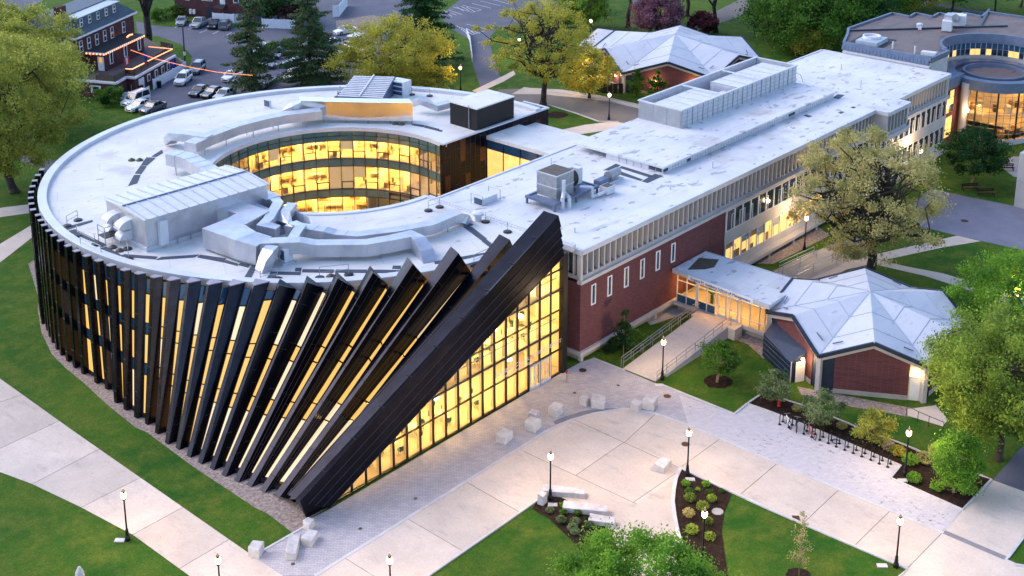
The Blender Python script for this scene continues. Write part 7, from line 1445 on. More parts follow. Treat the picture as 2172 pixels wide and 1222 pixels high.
def broad(label, base, H, rad, leaf, seed, trunk=.28, clear=.28, n=9000, size=.17, clumps=70, bark='bark', cl=.2, cat='tree', name='tree', spread=1.0, group=None, lift=0.0, low=-1.0, limbs=1.0):
    rng = np.random.default_rng(seed); t = thing(name, label, cat, (base[0], base[1], 0), group)
    rx, ry = (rad if hasattr(rad, '__len__') else (rad, rad)); rz = H * (1 - clear) / 2; cz = H - rz + lift
    b = B(); top = np.array([base[0] + rng.normal() * .02 * H, base[1] + rng.normal() * .02 * H, cz + rz * .35])
    tp = limb(b, (base[0], base[1], -.05), top, trunk, trunk * .3, rng, 6, .015)
    b.lathe([(trunk * 1.5, -.05), (trunk * 1.15, .25), (trunk * .9, .7)], (base[0], base[1], 0), 8)
    nl = max(6, int(H * limbs)); cen = []; lobes = rng.normal(size=(9, 3)); lobes /= np.linalg.norm(lobes, axis=1)[:, None]
    for k in range(clumps):
        d = rng.normal(size=3); d /= np.linalg.norm(d); d[2] = max(d[2], low); r_ = rng.uniform(.25, 1.0) ** .45
        lump = .74 + .42 * float(np.max(np.clip(lobes @ d, 0, 1)) ** 5) + rng.uniform(-.05, .08)
        cen.append(np.array([base[0] + d[0] * rx * r_ * lump * (.92), base[1] + d[1] * ry * r_ * lump * .92, cz + d[2] * rz * r_ * .95]))
    cen = np.array(cen)
    for k in range(nl):
        c_ = cen[k % len(cen)]; f = rng.uniform(.35, .95); s0 = np.array(tp[min(6, max(1, int(f * 6)))])
        if s0[2] > c_[2] + .5: s0 = np.array(tp[2])
        m_ = s0 + (c_ - s0) * .98; pp = limb(b, s0, m_, trunk * .42, trunk * .08, rng, 4, .07)
        for j in range(3):
            c2 = cen[rng.integers(len(cen))]; q0 = np.array(pp[2 + j % 2])
            if np.linalg.norm(c2 - q0) < max(rx, ry) * 1.1: limb(b, q0, c2, trunk * .16, trunk * .04, rng, 3, .08)
    b.obj('trunk', bark, t, smooth=True, fix=False)
    per = n // clumps; P = []
    cr = cl * (rx + ry + rz) / 3
    for c_ in cen:
        m_ = int(per * rng.uniform(.5, 1.5)); s_ = rng.uniform(.7, 1.3) * cr
        P.append(c_ + rng.normal(size=(m_, 3)) * np.array([s_, s_, s_ * .62]) * .62)
    P = np.concatenate(P); P = P[P[:, 2] > .15]
    from_mesh('crown', leaf_mesh('crown', P, size, leaf, rng), t); return t
def conifer(label, base, H, rad, leaf, seed, trunk=.3, n=9000, size=.16, clear=.12, cat='tree', name='pine_tree', droop=.12, bark='bark', group=None, dens=1.0):
    rng = np.random.default_rng(seed); t = thing(name, label, cat, (base[0], base[1], 0), group); b = B()
    b.tube((base[0], base[1], -.05), (base[0], base[1], H * .97), trunk, trunk * .12, 8); P = []
    lv = int(H * 1.15); tot = 0; segs = []
    for k in range(lv):
        f = clear + (1 - clear) * (k + rng.uniform(0, .6)) / lv; z = H * f; R_ = rad * (1 - f) ** .75 * rng.uniform(.75, 1.1) + .15
        for j in range(int(5 + 3 * dens)):
            a = rng.uniform(0, 2 * math.pi); L = R_ * rng.uniform(.55, 1.1); e = np.array([base[0] + L * math.cos(a), base[1] + L * math.sin(a), z - droop * L + rng.normal() * .15]); s0 = np.array([base[0], base[1], z + .1])
            segs.append((s0, e, L)); tot += L
            b.tube(s0, e, trunk * .16 * (1 - f) + .02, .012, 4, False)
    for s0, e, L in segs:
        m_ = max(4, int(n * L / tot)); tt = rng.uniform(.15, 1.05, size=(m_, 1)) ** .8; w_ = .12 + .2 * L * (1 - np.abs(tt - .6))
        P.append(s0 + (e - s0) * tt + rng.normal(size=(m_, 3)) * np.concatenate([w_ * .55, w_ * .55, np.full_like(w_, .1)], 1))
    b.obj('trunk', bark, t, smooth=True, fix=False); from_mesh('crown', leaf_mesh('crown', np.concatenate(P), size, leaf, rng, 1.2), t); return t
# foreground and plaza
broad('bright green tree crown at the bottom edge of the plaza', (-28.69, -28.63), 9.0, (5.9, 5.7), 'leaf_bright', 1, .22, .16, 56000, .095, 190, cl=.13)
broad('second bright green crown lower right at the bottom edge', (-25.5, -31.9), 6.0, (3.0, 2.9), 'leaf_bright', 61, .2, .2, 24000, .095, 90, cl=.15)
conifer('thin pale sapling with sparse branches on the lower right lawn', (-14.45, -31.61), 5.4, 1.0, 'leaf_olive', 2, .05, 700, .07, .2, name='sapling', droop=-.5, bark='bark_pale')
broad('small round tree in the lawn beside the ramp', (5.36, -11.86), 3.9, (2.1, 2.0), 'leaf_mid', 3, .09, .28, 5200, .10, 48, bark='bark_pale')
conifer('small pointed young tree between brick wall and ramp', (3.57, -2.48), 4.9, 1.15, 'leaf_deep', 4, .06, 2600, .10, .2, name='young_tree', droop=-.3, bark='bark_pale')
broad('dark bush beside the pointed young tree by brick wall', (5.49, -2.51), 2.2, (1.7, 1.3), 'leaf_mid', 5, .05, .05, 3000, .10, 30, cat='bush', name='bush')
broad('low dark bush at the brick wall foot', (3.82, -1.05), 1.3, (1.2, .9), 'leaf_deep', 6, .04, .02, 1500, .10, 18, cat='bush', name='bush')
broad('silvery small tree near the lawn corner and red hydrant', (5.74, -17.51), 3.0, (1.7, 1.6), 'leaf_silver', 7, .07, .15, 4200, .09, 40)
broad('silvery small tree behind the bicycles', (4.81, -22.8), 3.3, (2.0, 1.8), 'leaf_silver', 8, .07, .15, 5200, .09, 44)
broad('yellowish small tree behind the empty bicycle stands', (4.9, -27.42), 3.2, (1.8, 1.7), 'leaf_yellow', 9, .07, .15, 4800, .09, 40)
broad('dense fresh green small tree in the right mulch bed', (2.88, -35.46), 5.2, (2.35, 2.25), 'leaf_bright', 10, .1, .12, 16000, .09, 80, bark='bark_pale', cl=.22)
broad('large leafy tree right of the brick pavilion', (9.88, -36.26), 13.8, (7.0, 6.8), 'leaf_fresh', 11, .3, .1, 70000, .105, 240, cl=.115)
broad('bright green tree above the large leafy tree at right edge', (30.01, -29.14), 9.8, (6.2, 6.0), 'leaf_bright', 12, .25, .12, 36000, .11, 170, cl=.13)
broad('big sparse spring tree before the long wing', (35.23, -11.72), 17.6, (10.2, 9.6), 'leaf_olive', 13, .62, .12, 38000, .12, 170, bark='bark_dark', cl=.085, limbs=2.2)
broad('dark green small tree before the glazed drum', (70.62, -8.11), 7.4, (4.6, 4.2), 'leaf_deep', 14, .12, .22, 9000, .16, 60, bark='bark_pale')
# behind the round building
broad('big sparse oak with yellow buds behind the round building', (60.78, 55.97), 18.0, (10.4, 9.8), 'leaf_gold', 15, .5, .16, 26000, .13, 150, bark='bark_dark', cl=.08, limbs=2)
broad('yellow green tree behind the slatted louvre', (50.07, 78.47), 12.2, (10.6, 10), 'leaf_gold', 16, .35, .08, 38000, .14, 210, cl=.12)
conifer('left pine tree in front of the parking lot', (35.21, 94.83), 20.5, 5.0, 'leaf_pine', 17, .34, 24000, .15, .06)
conifer('right pine tree in front of the parking lot', (42.69, 89.61), 18.5, 7.4, 'leaf_pine', 18, .36, 40000, .15, .05)
conifer('dark tall evergreen behind the yellow green tree', (64.08, 86.13), 20.0, 8.0, 'leaf_deep', 19, .35, 34000, .17, .05, dens=2)
broad('dark round evergreen at the top between the pines', (67.96, 129.46), 10.0, (6.5, 6), 'leaf_deep', 20, .3, .1, 9000, .24, 60)
broad('dark red leaved bush behind the right pine', (68.76, 124.47), 4.5, (4, 3), 'leaf_red', 62, .15, .05, 3000, .22, 30, cat='bush', name='bush')
broad('low hedge bush between the parked cars and pines', (54.84, 111.8), 2.0, (4.5, 1.5), 'leaf_mid', 63, .1, .02, 3000, .2, 30, cat='bush', name='bush')
broad('large yellow green tree on the left picture edge, nearer one', (-12.73, 81.81), 20.8, (11.0, 10.4), 'leaf_yellow', 21, .55, .1, 74000, .14, 270, cl=.115)
broad('large yellow green tree left of the brick house', (1.36, 101.08), 19.0, (8.8, 8.6), 'leaf_yellow', 22, .5, .05, 58000, .15, 240, cl=.115)
broad('yellow green tree cut by the top left corner', (8.65, 127.19), 16.0, (8.0, 8.0), 'leaf_yellow', 23, .5, .06, 34000, .16, 160, cl=.13)
broad('small bush at the house corner by the white van', (16.26, 106.19), 3.2, (2.6, 2.2), 'leaf_mid', 24, .1, .05, 3000, .18, 30, cat='bush', name='bush')
broad('bare spreading tree right of the brick house', (38.93, 129.75), 20.0, (9, 9), 'leaf_mid', 25, .75, .45, 1500, .2, 60, bark='bark_dark', lift=2)
broad('low shrubs at the foot of the far brick house', (55.34, 148.46), 2.2, (5, 2.5), 'leaf_mid', 64, .1, .02, 2600, .2, 30, cat='bush', name='bush')
broad('pink flowering tree behind the rear pavilion', (109.62, 68.82), 7.0, (6.2, 5.4), 'leaf_purple', 26, .3, .12, 12000, .24, 80)
broad('dark red small tree right of the pink flowering tree', (115.02, 62.73), 4.0, (3.6, 3.2), 'leaf_red', 27, .2, .08, 5000, .22, 40)
for k, (g, H_, r_, lf, lab) in enumerate(zip([(109.94, 76.31), (125.27, 73.22), (117.91, 61.68), (138.06, 61.27), (114.03, 88.37)], (17, 17, 18, 16, 15), (7.5, 7, 7.5, 7, 7), ('leaf_mid', 'leaf_mid', 'leaf_olive', 'leaf_mid', 'leaf_mid'), ('dark trunk lawn tree left of the pink tree', 'lawn tree standing above the pink tree', 'lawn tree right of the dark red tree', 'lawn tree left of the thick green grove', 'lawn tree above the rear pavilion left end'))):
    broad(lab, g, H_, r_, lf, 30 + k, .45, .42, 5500, .24, 60, bark='bark_dark')
for k, (g, H_, r_, lf, lab) in enumerate(zip([(114.54, 42.48), (122.41, 42.16), (130.01, 41.48), (142.0, 41.86), (136.51, 50.96), (120.91, 49.08), (146.18, 49.03), (160.08, 42.73)], (13, 15, 15, 13, 14, 10, 14, 10), (9, 10, 10, 9, 10, 7, 10, 8), ('leaf_mid', 'leaf_mid', 'leaf_deep', 'leaf_mid', 'leaf_mid', 'leaf_deep', 'leaf_deep', 'leaf_gold'), ('grove tree nearest the wing end', 'tall grove tree second from wing end', 'dark grove tree in the middle', 'grove tree next to the brown roof', 'grove tree at the top middle', 'low dark grove tree at the left', 'dark grove tree at the top', 'pale yellow tree behind the brown roof'))):
    broad(lab, g, H_, r_, lf, 40 + k, .35, .04, 16000, .22, 80, cl=.22, group='grove beyond the wing')
broad('ochre bush before the grove at the wing corner', (114.03, 40.13), 5.5, (5.2, 4.5), 'leaf_gold', 50, .2, .05, 6000, .2, 44, cat='bush', name='bush')
for k, (g, H_, r_, lf, lab) in enumerate(zip([(164.97, 35.94), (168.19, 28.52), (177.1, 26.76), (174.09, 43.57), (162.94, 15.39)], (9, 11, 12, 8, 12), (5, 5, 6, 5, 6), ('leaf_mid', 'leaf_olive', 'leaf_olive', 'leaf_gold', 'leaf_olive'), ('tree at the top behind the brown roof', 'sparse tree at the top right', 'sparse tree in the top right corner', 'yellow tree at the top edge right', 'tree beyond the right edge'))):
    broad(lab, g, H_, r_, lf, 70 + k, .25, .2, 5500, .24, 50)
conifer('small green tree left on the rear pavilion wall', (73.63, 47.56), 5.0, 1.8, 'leaf_mid', 80, .08, 2500, .15, .1, name='young_tree', droop=-.3); conifer('small green tree middle on the rear pavilion wall', (75.38, 44.82), 4.6, 2.2, 'leaf_mid', 81, .08, 2800, .15, .1, name='young_tree', droop=-.3); conifer('small green tree right on the rear pavilion wall', (80.53, 43.71), 4.2, 1.5, 'leaf_mid', 82, .08, 1800, .15, .1, name='young_tree', droop=-.3)
broad('yellowish tree beside the rear pavilion lamp', (68.3, 52.81), 8.0, (5.6, 5.2), 'leaf_gold', 83, .22, .12, 9000, .18, 70, bark='bark_dark', cl=.16)
broad('green tree at the lawn above the drive', (102.95, 81.92), 7.5, (7, 6), 'leaf_mid', 84, .2, .08, 8000, .24, 50)
broad('yellow bush row at the back of round building', (54.53, 73.04), 4.2, (4.2, 2.6), 'leaf_gold', 85, .12, .03, 5000, .16, 40, cat='bush', name='bush')
# low bed plants
def plant(label, p, h, r_, leaf, seed, n=160, size=.1, group=None):
    rng = np.random.default_rng(seed); t = thing('bed_plant', label, 'plant', (p[0], p[1], 0), group); b = B()
    for k in range(5):
        a = rng.uniform(0, 6.28); b.tube((p[0], p[1], 0), (p[0] + math.cos(a) * r_ * .5, p[1] + math.sin(a) * r_ * .5, h * .7), .015, .008, 4, False)
    b.obj('stems', 'bark', t, fix=False); d = rng.normal(size=(n, 3)); d /= np.linalg.norm(d, axis=1)[:, None]; q = d * rng.uniform(.3, 1, size=(n, 1)) ** .5 * np.array([r_, r_, h * .5]) + np.array([p[0], p[1], h * .55]); q[:, 2] = np.maximum(q[:, 2], .04)
    from_mesh('leaves', leaf_mesh('leaves', q, size, leaf, rng, .8), t)
BP = [((-10.3, -19.12), 'green grass plant nearest the bed point', 'leaf_bright', 0.55, 0.45), ((-9.31, -20.34), 'green grass plant right in the pointed bed', 'leaf_bright', 0.5, 0.42), ((-10.28, -20.23), 'tiny green plant in the pointed bed', 'leaf_bright', 0.3, 0.22), ((-11.12, -19.95), 'green plant above the olive bush in bed', 'leaf_mid', 0.6, 0.4), ((-11.82, -20.51), 'olive cushion bush left in pointed bed', 'leaf_fresh', 0.7, 0.6), ((-10.25, -21.32), 'green plant by olive cushion in bed', 'leaf_mid', 0.6, 0.45), ((-10.75, -21.82), 'olive cushion bush right in pointed bed', 'leaf_fresh', 0.65, 0.5), ((-9.2, -21.73), 'tiny plant near the bed lawn edge', 'leaf_mid', 0.35, 0.25), ((-12.15, -21.92), 'olive cushion bush mid pointed bed', 'leaf_fresh', 0.75, 0.62), ((-13.64, -21.63), 'ochre cushion bush left lower in bed', 'leaf_olive', 0.8, 0.6), ((-13.45, -23.29), 'olive cushion behind bed lamp', 'leaf_fresh', 0.6, 0.5), ((-15.26, -23.02), 'yellow cushion bush lower in bed', 'leaf_fresh', 0.8, 0.65), ((-15.01, -24.45), 'yellow cushion bush below bed lamp', 'leaf_fresh', 0.7, 0.55), ((-19.02, -13.62), 'small green plant beside long bench', 'leaf_bright', 0.4, 0.32), ((-20.26, -13.33), 'silvery plant left in bench bed', 'leaf_silver', 0.5, 0.4), ((-19.78, -14.25), 'green plant middle in bench bed', 'leaf_mid', 0.45, 0.38), ((-18.96, -15.08), 'green plant by second bench', 'leaf_mid', 0.5, 0.42), ((-20.67, -14.79), 'pale green plant at bench bed lawn edge', 'leaf_silver', 0.6, 0.5), ((-20.14, -15.75), 'spiky green plant in bench bed', 'leaf_silver', 0.6, 0.52), ((-19.15, -16.33), 'dark plant behind third bench', 'leaf_deep', 0.5, 0.42), ((-20.83, -16.03), 'silvery plant lower in bench bed', 'leaf_silver', 0.55, 0.5), ((-19.71, -16.77), 'blue green plant under bright tree', 'leaf_silver', 0.5, 0.42), ((-21.08, -16.46), 'silvery tuft lowest in bench bed', 'leaf_silver', 0.5, 0.45), ((2.22, -32.45), 'round fresh green shrub by bed lamp', 'leaf_bright', 0.95, 0.75), ((2.33, -34.35), 'round fresh green shrub right of its twin', 'leaf_bright', 0.9, 0.72), ((4.38, -31.11), 'green shrub behind bed lamp', 'leaf_bright', 1.1, 0.9), ((5.53, -31.88), 'reddish low shrub in right bed', 'leaf_olive', 0.9, 1.1), ((5.05, -29.75), 'ochre shrub left of bed lamp', 'leaf_gold', 0.9, 0.9), ((3.89, -36.1), 'low brown green shrub by dense small tree', 'leaf_olive', 0.7, 0.7), ((5.7, -19.91), 'brown grass plant by the hydrant', 'leaf_olive', 0.6, 0.6), ((5.76, -24.22), 'low shrub behind bicycle stands', 'leaf_olive', 0.5, 0.6), ((5.31, -25.65), 'low shrub right behind bicycle stands', 'leaf_mid', 0.5, 0.5), ((5.2, -28.84), 'white flowering shrub in bicycle bed', 'blossom', 0.9, 0.75), ((7.47, -31.94), 'low shrub at the bed back edge', 'leaf_olive', 0.8, 0.9)]
for k, (g, lab, lf, h_, r_) in enumerate(BP): plant(lab, g, h_ * .85, r_ * .82, lf, 200 + k, int(260 * max(.5, r_ / .5)), .085)

# ------------------------------------------------------------------ lamps, stones, stands and small things
lp = thing('street_lamp', 'lamp', 'street lamp')
B().lathe([(.2, 0), (.2, .3), (.14, .42), (.11, .9), (.075, 1.0)], (0, 0, 0), 12).obj('lamp_base', 'black_metal', lp)
B().tube((0, 0, .95), (0, 0, 3.45), .07, .055, 10).obj('lamp_post', 'black_metal', lp)
B().lathe([(.06, 3.4), (.14, 3.48), (.1, 3.56)], (0, 0, 0), 10).obj('lamp_collar', 'black_metal', lp)
B().lathe([(.1, 3.56), (.19, 3.68), (.22, 3.85), (.19, 4.0), (.12, 4.08)], (0, 0, 0), 14).obj('lamp_globe', 'globe', lp, smooth=True)
B().lathe([(.14, 4.06), (.12, 4.18), (.05, 4.3), (.02, 4.42)], (0, 0, 0), 10).obj('lamp_cap', 'black_metal', lp)
ld = bpy.data.lights.new('lamp_light', 'POINT'); ld.energy = 430; ld.color = (1.0, .68, .36); ld.shadow_soft_size = .3
lo = bpy.data.objects.new('lamp_light', ld); link(lo); lo.parent = lp; lo.location = (0, 0, 4.65)
LAMPS = [((-43.78, 7.92), 'lamp post on the left lawn beside the path'), ((-43.79, -3.57), 'lamp post at the bottom edge left of the pale blocks'), ((-36.04, -12.31), 'lamp post at the bottom edge middle'), ((-18.95, -12.28), 'lamp post beside the long stone bench'), ((-9.01, -18.37), 'lamp post at the tip of the pointed bed'), ((-17.38, -25.4), 'lamp post inside the pointed bed by bright tree'), ((-8.82, -36.29), 'lamp post at the lower right lawn corner'), ((2.64, -31.51), 'lamp post in the right mulch bed'), ((2.38, -7.84), 'lamp post at the foot of the ramp'), ((33.16, -28.22), 'lamp post hidden in the bright green tree'), ((57.69, 70.67), 'lamp post left of the rear drive'), ((77.52, 75.6), 'lamp post by the picket fence right of the drive'), ((96.63, 74.88), 'lamp post left of the rear pavilion roof'), ((61.46, 43.68), 'lamp post on the rear drive island'), ((68.73, 53.1), 'lamp post in front of the rear pavilion'), ((112.51, 73.4), 'lamp post among the lawn trees'), ((37.66, -2.56), 'lamp post between big spring tree and wing'), ((68.08, -2.08), 'lamp post by the wing far end')]
for k, (g, lab) in enumerate(LAMPS):
    if k == 0: lp.location = (g[0], g[1], 0); lp['label'] = lab; lp['group'] = 'black campus lamp posts'
    else: copy_tree(lp, (g[0], g[1], 0), 0, lab)
for q, lb in zip([(-44.2, 8.31, -0.0), (-9.41, -18.93, -0.0), (-19.41, -12.9, 0.0), (1.75, -31.72, -0.0), (-9.37, -35.5, 0.0), (1.34, -8.23, 0.0)], ('pale cover plate beside left lawn lamp', 'pale cover plate at the pointed bed lamp', 'pale cover plate by the bench lamp', 'pale cover plate at the right bed lamp', 'pale cover plate on lower right lawn', 'pale cover plate at the ramp lamp')):
    tag(B().obox((q[0], q[1], .045), (.75, .45, .09), R(-50)).obj('cover_plate', 'kerb', bevel=.015), lb, 'cover plate', 'handhole cover plates')
# granite blocks
def block(label, pts, h0, h1, name='stone_block', cat='stone'):
    c_ = [sum(p[0] for p in pts) / len(pts), sum(p[1] for p in pts) / len(pts)]; n = len(pts); b = B()
    hs_ = [h0 + (h1 - h0) * (k % n) / max(1, n - 1) for k in range(n)]
    b.add([(x, y, 0.0) for x, y in pts] + [(x, y, h) for (x, y), h in zip(pts, hs_)], [tuple(range(n - 1, -1, -1)), tuple(range(n, 2 * n))] + [(k, (k + 1) % n, n + (k + 1) % n, n + k) for k in range(n)])
    o = b.obj(name, 'granite', bevel=.03); return tag(o, label, cat, 'pale granite seat blocks')
def rock(g, a, b_, h, rz, label, tap=.88, seed=0):
    rr = random.Random(seed); pts = []
    for (x, y) in ((-a, -b_), (a, -b_ * tap), (a * tap, b_), (-a, b_ * .95)):
        x += rr.uniform(-.05, .05); y += rr.uniform(-.05, .05); pts.append((g[0] + x * math.cos(rz) - y * math.sin(rz), g[1] + x * math.sin(rz) + y * math.cos(rz)))
    return block(label, pts, h - .06, h + .06)
rock((-38.45, -0.63), .5, .45, .85, .5, 'pale pointed block at the lawn corner, leftmost', .8, 1); rock((-36.4, -2.27), 1.2, .42, .62, .75, 'long pale block at the forecourt end', .9, 2); rock((-34.82, -2.36), .62, .45, .62, .4, 'pale block touching the long one', .8, 3); rock((-33.85, -0.99), .35, .3, .7, .2, 'small pale block at the building tip', .9, 4)
rock((-14.88, -3.88), .62, .5, .75, .1, 'pale block alone on the forecourt left', .85, 5); rock((-11.87, -4.45), .6, .55, .78, .2, 'pale block in front of a smaller one', .9, 6); rock((-10.5, -3.32), .38, .34, .6, .3, 'small pale block behind a larger one', .9, 7); rock((-8.73, -4.36), .62, .5, .8, .15, 'pale block below the entrance doors', .9, 8)
rock((-5.73, -5.19), .4, .4, .65, .1, 'small pale block left of two by the arc', .9, 9); rock((-5.12, -6.25), .65, .6, .75, .5, 'larger pale block right of two by the arc', .85, 10); rock((-3.33, -9.12), .42, .42, .65, .1, 'small pale block left in the right pair', .9, 11); rock((-2.27, -9.83), .62, .55, .85, .3, 'larger pale block in the right pair', .9, 12); rock((-9.54, -16.35), .7, .5, .65, .1, 'pale block alone on the concrete plaza', .85, 13)
rock((-17.8, -12.62), 1.75, .4, .52, -1.0, 'long pale bench block beside the lamp', .95, 14); rock((-18.36, -15.29), 1.75, .4, .5, -1.02, 'second long pale bench block', .95, 15); rock((-18.69, -17.2), 1.0, .38, .42, -1.1, 'third pale bench block under the bright tree', .95, 16); rock((-19.77, -12.11), .3, .3, .9, .2, 'small upright pale block at the bed corner', .95, 17)
tag(B().lathe([(.38, 0), (.3, .5), (.08, .95)], (-48.49, 6.62, 0.0), 5).obj('stone_marker', 'granite'), 'pale pointed marker cut by the bottom edge', 'stone')
p = Vector((-11.64, -22.96, 0.0)); tag(B().lathe([(.48, 0), (.45, .05), (.2, .07)], (p.x, p.y, .02), 9).obj('flat_stone', 'concrete_dark'), 'flat round stone in the pointed bed', 'stone')
# manholes and drains
for q, r_, lb in zip([(-1.08, -1.26, 0.0), (0.22, -9.91, 0.0), (-5.31, -15.67, 0.0), (58.1, -12.61, 0.0)], (.36, .34, .36, .45), ('rusty round manhole lid before the brick corner', 'rusty round manhole lid near the lawn edge', 'rusty round manhole lid behind the lamp', 'dark round manhole lid in the right court')):
    tag(B().lathe([(r_, 0), (r_, .012)], (q[0], q[1], .034), 20).obj('manhole_lid', 'iron'), lb, 'manhole lid', 'round manhole lids')
for q, lb in zip([(-25.85, -4.3, 0.0), (-31.36, -3.99, 0.0), (-37.45, -3.5, 0.0), (-36.73, -2.66, 0.0), (-1.58, 0.26, -0.0), (-1.14, -5.43, 0.0), (-4.83, -3.33, 0.0)], ('small dark drain on the forecourt middle', 'tiny dark drain left on forecourt', 'small drain near the long pale block, lower', 'small drain near the long pale block, upper', 'dark drain by the brick corner', 'dark drain before the small pale block', 'tiny drain left of the small pale block')):
    tag(B().lathe([(.15, 0), (.15, .01)], (q[0], q[1], .03), 12).obj('drain_cover', 'int_dark'), lb, 'drain', 'small forecourt drains')
for q, lb in zip([(-18.04, -11.18, 0.0), (-8.43, -27.96, 0.0)], ('rusty square drain grate by the bench lamp', 'dark square drain grate at the lawn kerb')):
    tag(B().obox((q[0], q[1], .034), (.8, .55, .012), R(40)).obj('drain_grate', 'iron'), lb, 'drain grate')
# bollard, hydrant
p = Vector((-3.78, -1.54, 0.0)); t = thing('card_post', 'slim grey post with red top by the glass doors', 'post', p); B().tube(p, (p.x, p.y, .95), .06, .06, 8).obj('post_shaft', 'steel', t); B().box(p.x - .09, p.x + .09, p.y - .07, p.y + .07, .9, 1.15).obj('post_head', 'flag_red', t)
p = Vector((5.36, -18.31, 0.0)); t = thing('fire_hydrant', 'red fire hydrant in the mulch bed', 'hydrant', p); B().lathe([(.17, 0), (.17, .08), (.12, .1), (.12, .6), (.16, .62), (.13, .74), (.04, .84)], p, 12).obj('hydrant_barrel', 'flag_red', t); B().tube((p.x - .22, p.y, .5), (p.x + .22, p.y, .5), .06, .06, 8).obj('hydrant_outlet', 'flag_red', t)
# bicycle stands: pairs of short posts joined by a ring
sp = thing('bicycle_stand', 'stand', 'bicycle stand')
for s_ in (-.3, .3):
    B().tube((s_, 0, 0), (s_, 0, .95), .045, .045, 8).obj('stand_post', 'black_metal', sp); B().lathe([(.14, 0), (.14, .04), (.06, .06)], (s_, 0, 0), 10).obj('stand_foot', 'black_metal', sp)
B().pipe([(-.3, 0, .93), (0, 0, .97), (.3, 0, .93)], .03, 6).obj('stand_bar', 'black_metal', sp)
ST = [(2.99, -19.94), (3.06, -20.83), (3.01, -22.27), (3.0, -23.04), (3.05, -23.77), (3.06, -24.56), (3.04, -25.31), (3.05, -26.09), (3.06, -26.86), (3.07, -27.62), (3.11, -28.41), (3.05, -29.19), (3.06, -29.93)]
nth = ('first', 'second', 'third', 'fourth', 'fifth', 'sixth', 'seventh', 'eighth', 'ninth', 'tenth', 'eleventh', 'twelfth', 'thirteenth')
for k, g in enumerate(ST):
    lab = 'black bicycle stand, %s from the hydrant end' % nth[k]
    if k == 0: sp.location = (g[0], g[1], .022); sp.rotation_euler = (0, 0, .05); sp['label'] = lab; sp['group'] = 'black bicycle stands in a row'
    else: copy_tree(sp, (g[0], g[1], .022), .05, lab)
def bicycle(label, g, rz, paint, lean=.1):
    t = thing('bicycle', label, 'bicycle', (g[0], g[1], .022)); t.rotation_euler = (lean, 0, rz); WL[t.name] = Vector((0, 0, 0))
    wm = []
    for x in (-.52, .52):
        b = B(); n = 18
        for k in range(n):
            a0, a1 = 2 * math.pi * k / n, 2 * math.pi * (k + 1) / n; b.tube((x + .34 * math.cos(a0), 0, .34 + .34 * math.sin(a0)), (x + .34 * math.cos(a1), 0, .34 + .34 * math.sin(a1)), .028, n=5, cap=False)
        for k in range(6):
            a0 = math.pi * k / 6; b.tube((x - .33 * math.cos(a0), 0, .34 - .33 * math.sin(a0)), (x + .33 * math.cos(a0), 0, .34 + .33 * math.sin(a0)), .005, n=3, cap=False)
        b.obj('wheel', 'tyre', t, fix=False)
    f = B(); bb_, st_, hd = (-.05, 0, .32), (-.22, 0, .78), (.38, 0, .8)
    for a, c_ in ((bb_, st_), (bb_, hd), (st_, hd), (bb_, (-.52, 0, .34)), (st_, (-.52, 0, .34)), (hd, (.52, 0, .34))): f.tube(a, c_, .026, n=6)
    f.obj('frame', paint, t); B().tube((-.22, 0, .76), (-.25, 0, .92), .02).hexa([(-.4, -.09, .9), (-.1, -.05, .92), (-.1, .05, .92), (-.4, .09, .9), (-.4, -.08, .97), (-.1, -.03, .96), (-.1, .03, .96), (-.4, .08, .97)]).obj('saddle', 'black_metal', t)
    B().tube((.38, 0, .8), (.36, 0, 1.0), .02).tube((.36, -.28, 1.0), (.36, .28, 1.0), .018).obj('handlebar', 'steel', t); B().tube((-.05, -.12, .32), (-.05, .12, .32), .03).tube((-.05, .1, .32), (.02, .1, .2), .015).obj('pedals', 'steel', t)
bicycle('pale blue bicycle at the first stands', (2.91, -20.54), .95, 'paint_white'); bicycle('dark blue bicycle beside the pale one', (2.95, -21.39), .55, 'paint_navy'); bicycle('small red bicycle at the fourth stand', (2.81, -22.83), 1.1, 'flag_red')
b = B(); g = (3.37, -24.92)
for k in range(18):
    a0, a1 = 2 * math.pi * k / 18, 2 * math.pi * (k + 1) / 18; b.tube((g[0] + .34 * math.cos(a0), g[1] + .34 * math.sin(a0), .08), (g[0] + .34 * math.cos(a1), g[1] + .34 * math.sin(a1), .08), .03, n=5, cap=False)
tag(b.obj('bicycle_wheel', 'tyre', fix=False), 'loose bicycle wheel lying among the stands', 'bicycle wheel')  # a loose bicycle wheel lying flat, drawn as a bare tyre ring
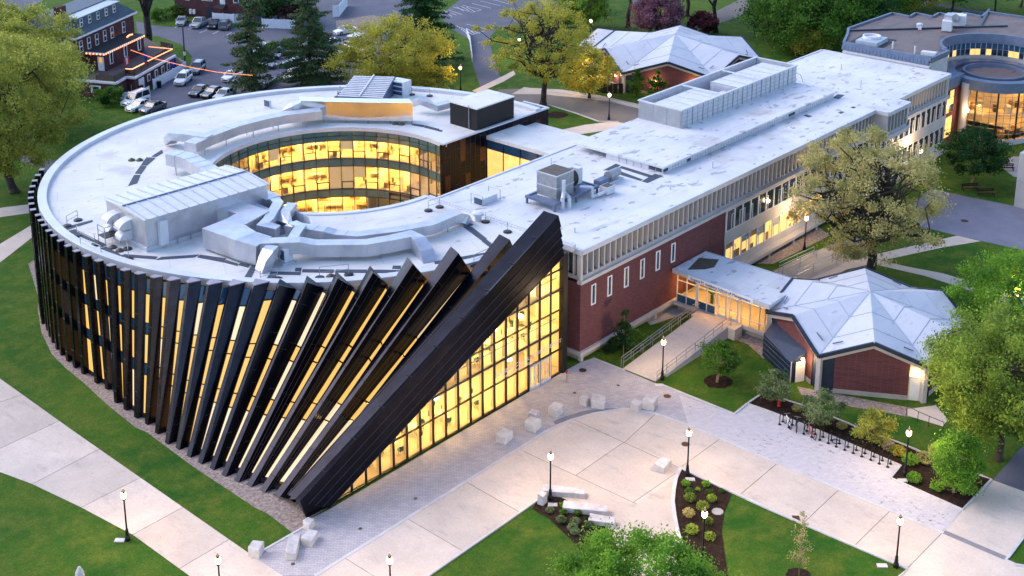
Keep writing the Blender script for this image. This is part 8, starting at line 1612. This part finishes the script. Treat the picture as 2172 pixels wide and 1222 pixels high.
# outdoor seating under the rear pavilion eave and loungers seen through the glass
rr = random.Random(4)
HT = [(-27.5, 3.0, .1), (-25.0, 2.6, .1), (-22.4, 2.0, .1), (-22.0, 5.0, .1), (-19.4, 2.4, .1), (-18.8, 5.5, .1), (-16.2, 2.2, .1), (-15.6, 5.2, .1), (-12.6, 2.4, .1), (-16.4, 2.4, 4.45), (-13.0, 2.2, 4.45), (-10.2, 2.6, 4.45), (-6.8, 2.2, 4.45), (-4.6, 3.2, 4.45), (-6.6, 2.4, 8.5), (-4.2, 3.4, 8.5)]
plc = ('at the narrow tip', 'second from the tip', 'third from the tip', 'behind the third from the tip', 'fourth from the tip', 'behind the fourth from the tip', 'fifth from the tip', 'behind the fifth from the tip', 'nearest the doors', 'on the mezzanine end', 'on the mezzanine, second', 'on the mezzanine, third', 'on the mezzanine, fourth', 'on the mezzanine by the corner', 'on the top gallery, left', 'on the top gallery, right')
tb = thing('hall_table', 'table', 'table'); B().lathe([(.52, .72), (.52, .76)], (0, 0, 0), 16).obj('table_top', 'table_white', tb); B().lathe([(.28, 0), (.26, .03), (.04, .06), (.04, .72)], (0, 0, 0), 10).obj('table_leg', 'steel', tb)
ch = thing('hall_chair', 'chair', 'chair'); B().lathe([(.26, .38), (.3, .46), (.27, .5)], (0, 0, 0), 10).obj('seat', 'int_teal', ch); B().arc((0, 0), .26, .31, R(30), R(150), .48, .85, 8).obj('backrest', 'int_teal', ch)
for a in (45, 135, 225, 315): B().tube((.2 * math.cos(R(a)), .2 * math.sin(R(a)), 0), (.14 * math.cos(R(a)), .14 * math.sin(R(a)), .4), .02, n=4).obj('leg', 'black_metal', ch)
first = True
for k, (x, y, z) in enumerate(HT):
    lab = 'white round hall table ' + plc[k]
    if k == 0: tb.location = (x, y, z); tb['label'] = lab; tb['group'] = 'round tables in the glazed hall'
    else: copy_tree(tb, (x, y, z), 0, lab)
    for j in range(3):
        a = rr.uniform(0, .8) + j * 2.1; lc = (x + .95 * math.cos(a), y + .95 * math.sin(a), z)
        if lc[1] < .5: continue
        lab2 = 'dark chair round the hall table ' + plc[k]
        if first: ch.location = lc; ch.rotation_euler = (0, 0, a - math.pi / 2); ch['label'] = lab2; ch['group'] = 'chairs in the glazed hall'; first = False
        else: copy_tree(ch, lc, a - math.pi / 2, lab2)
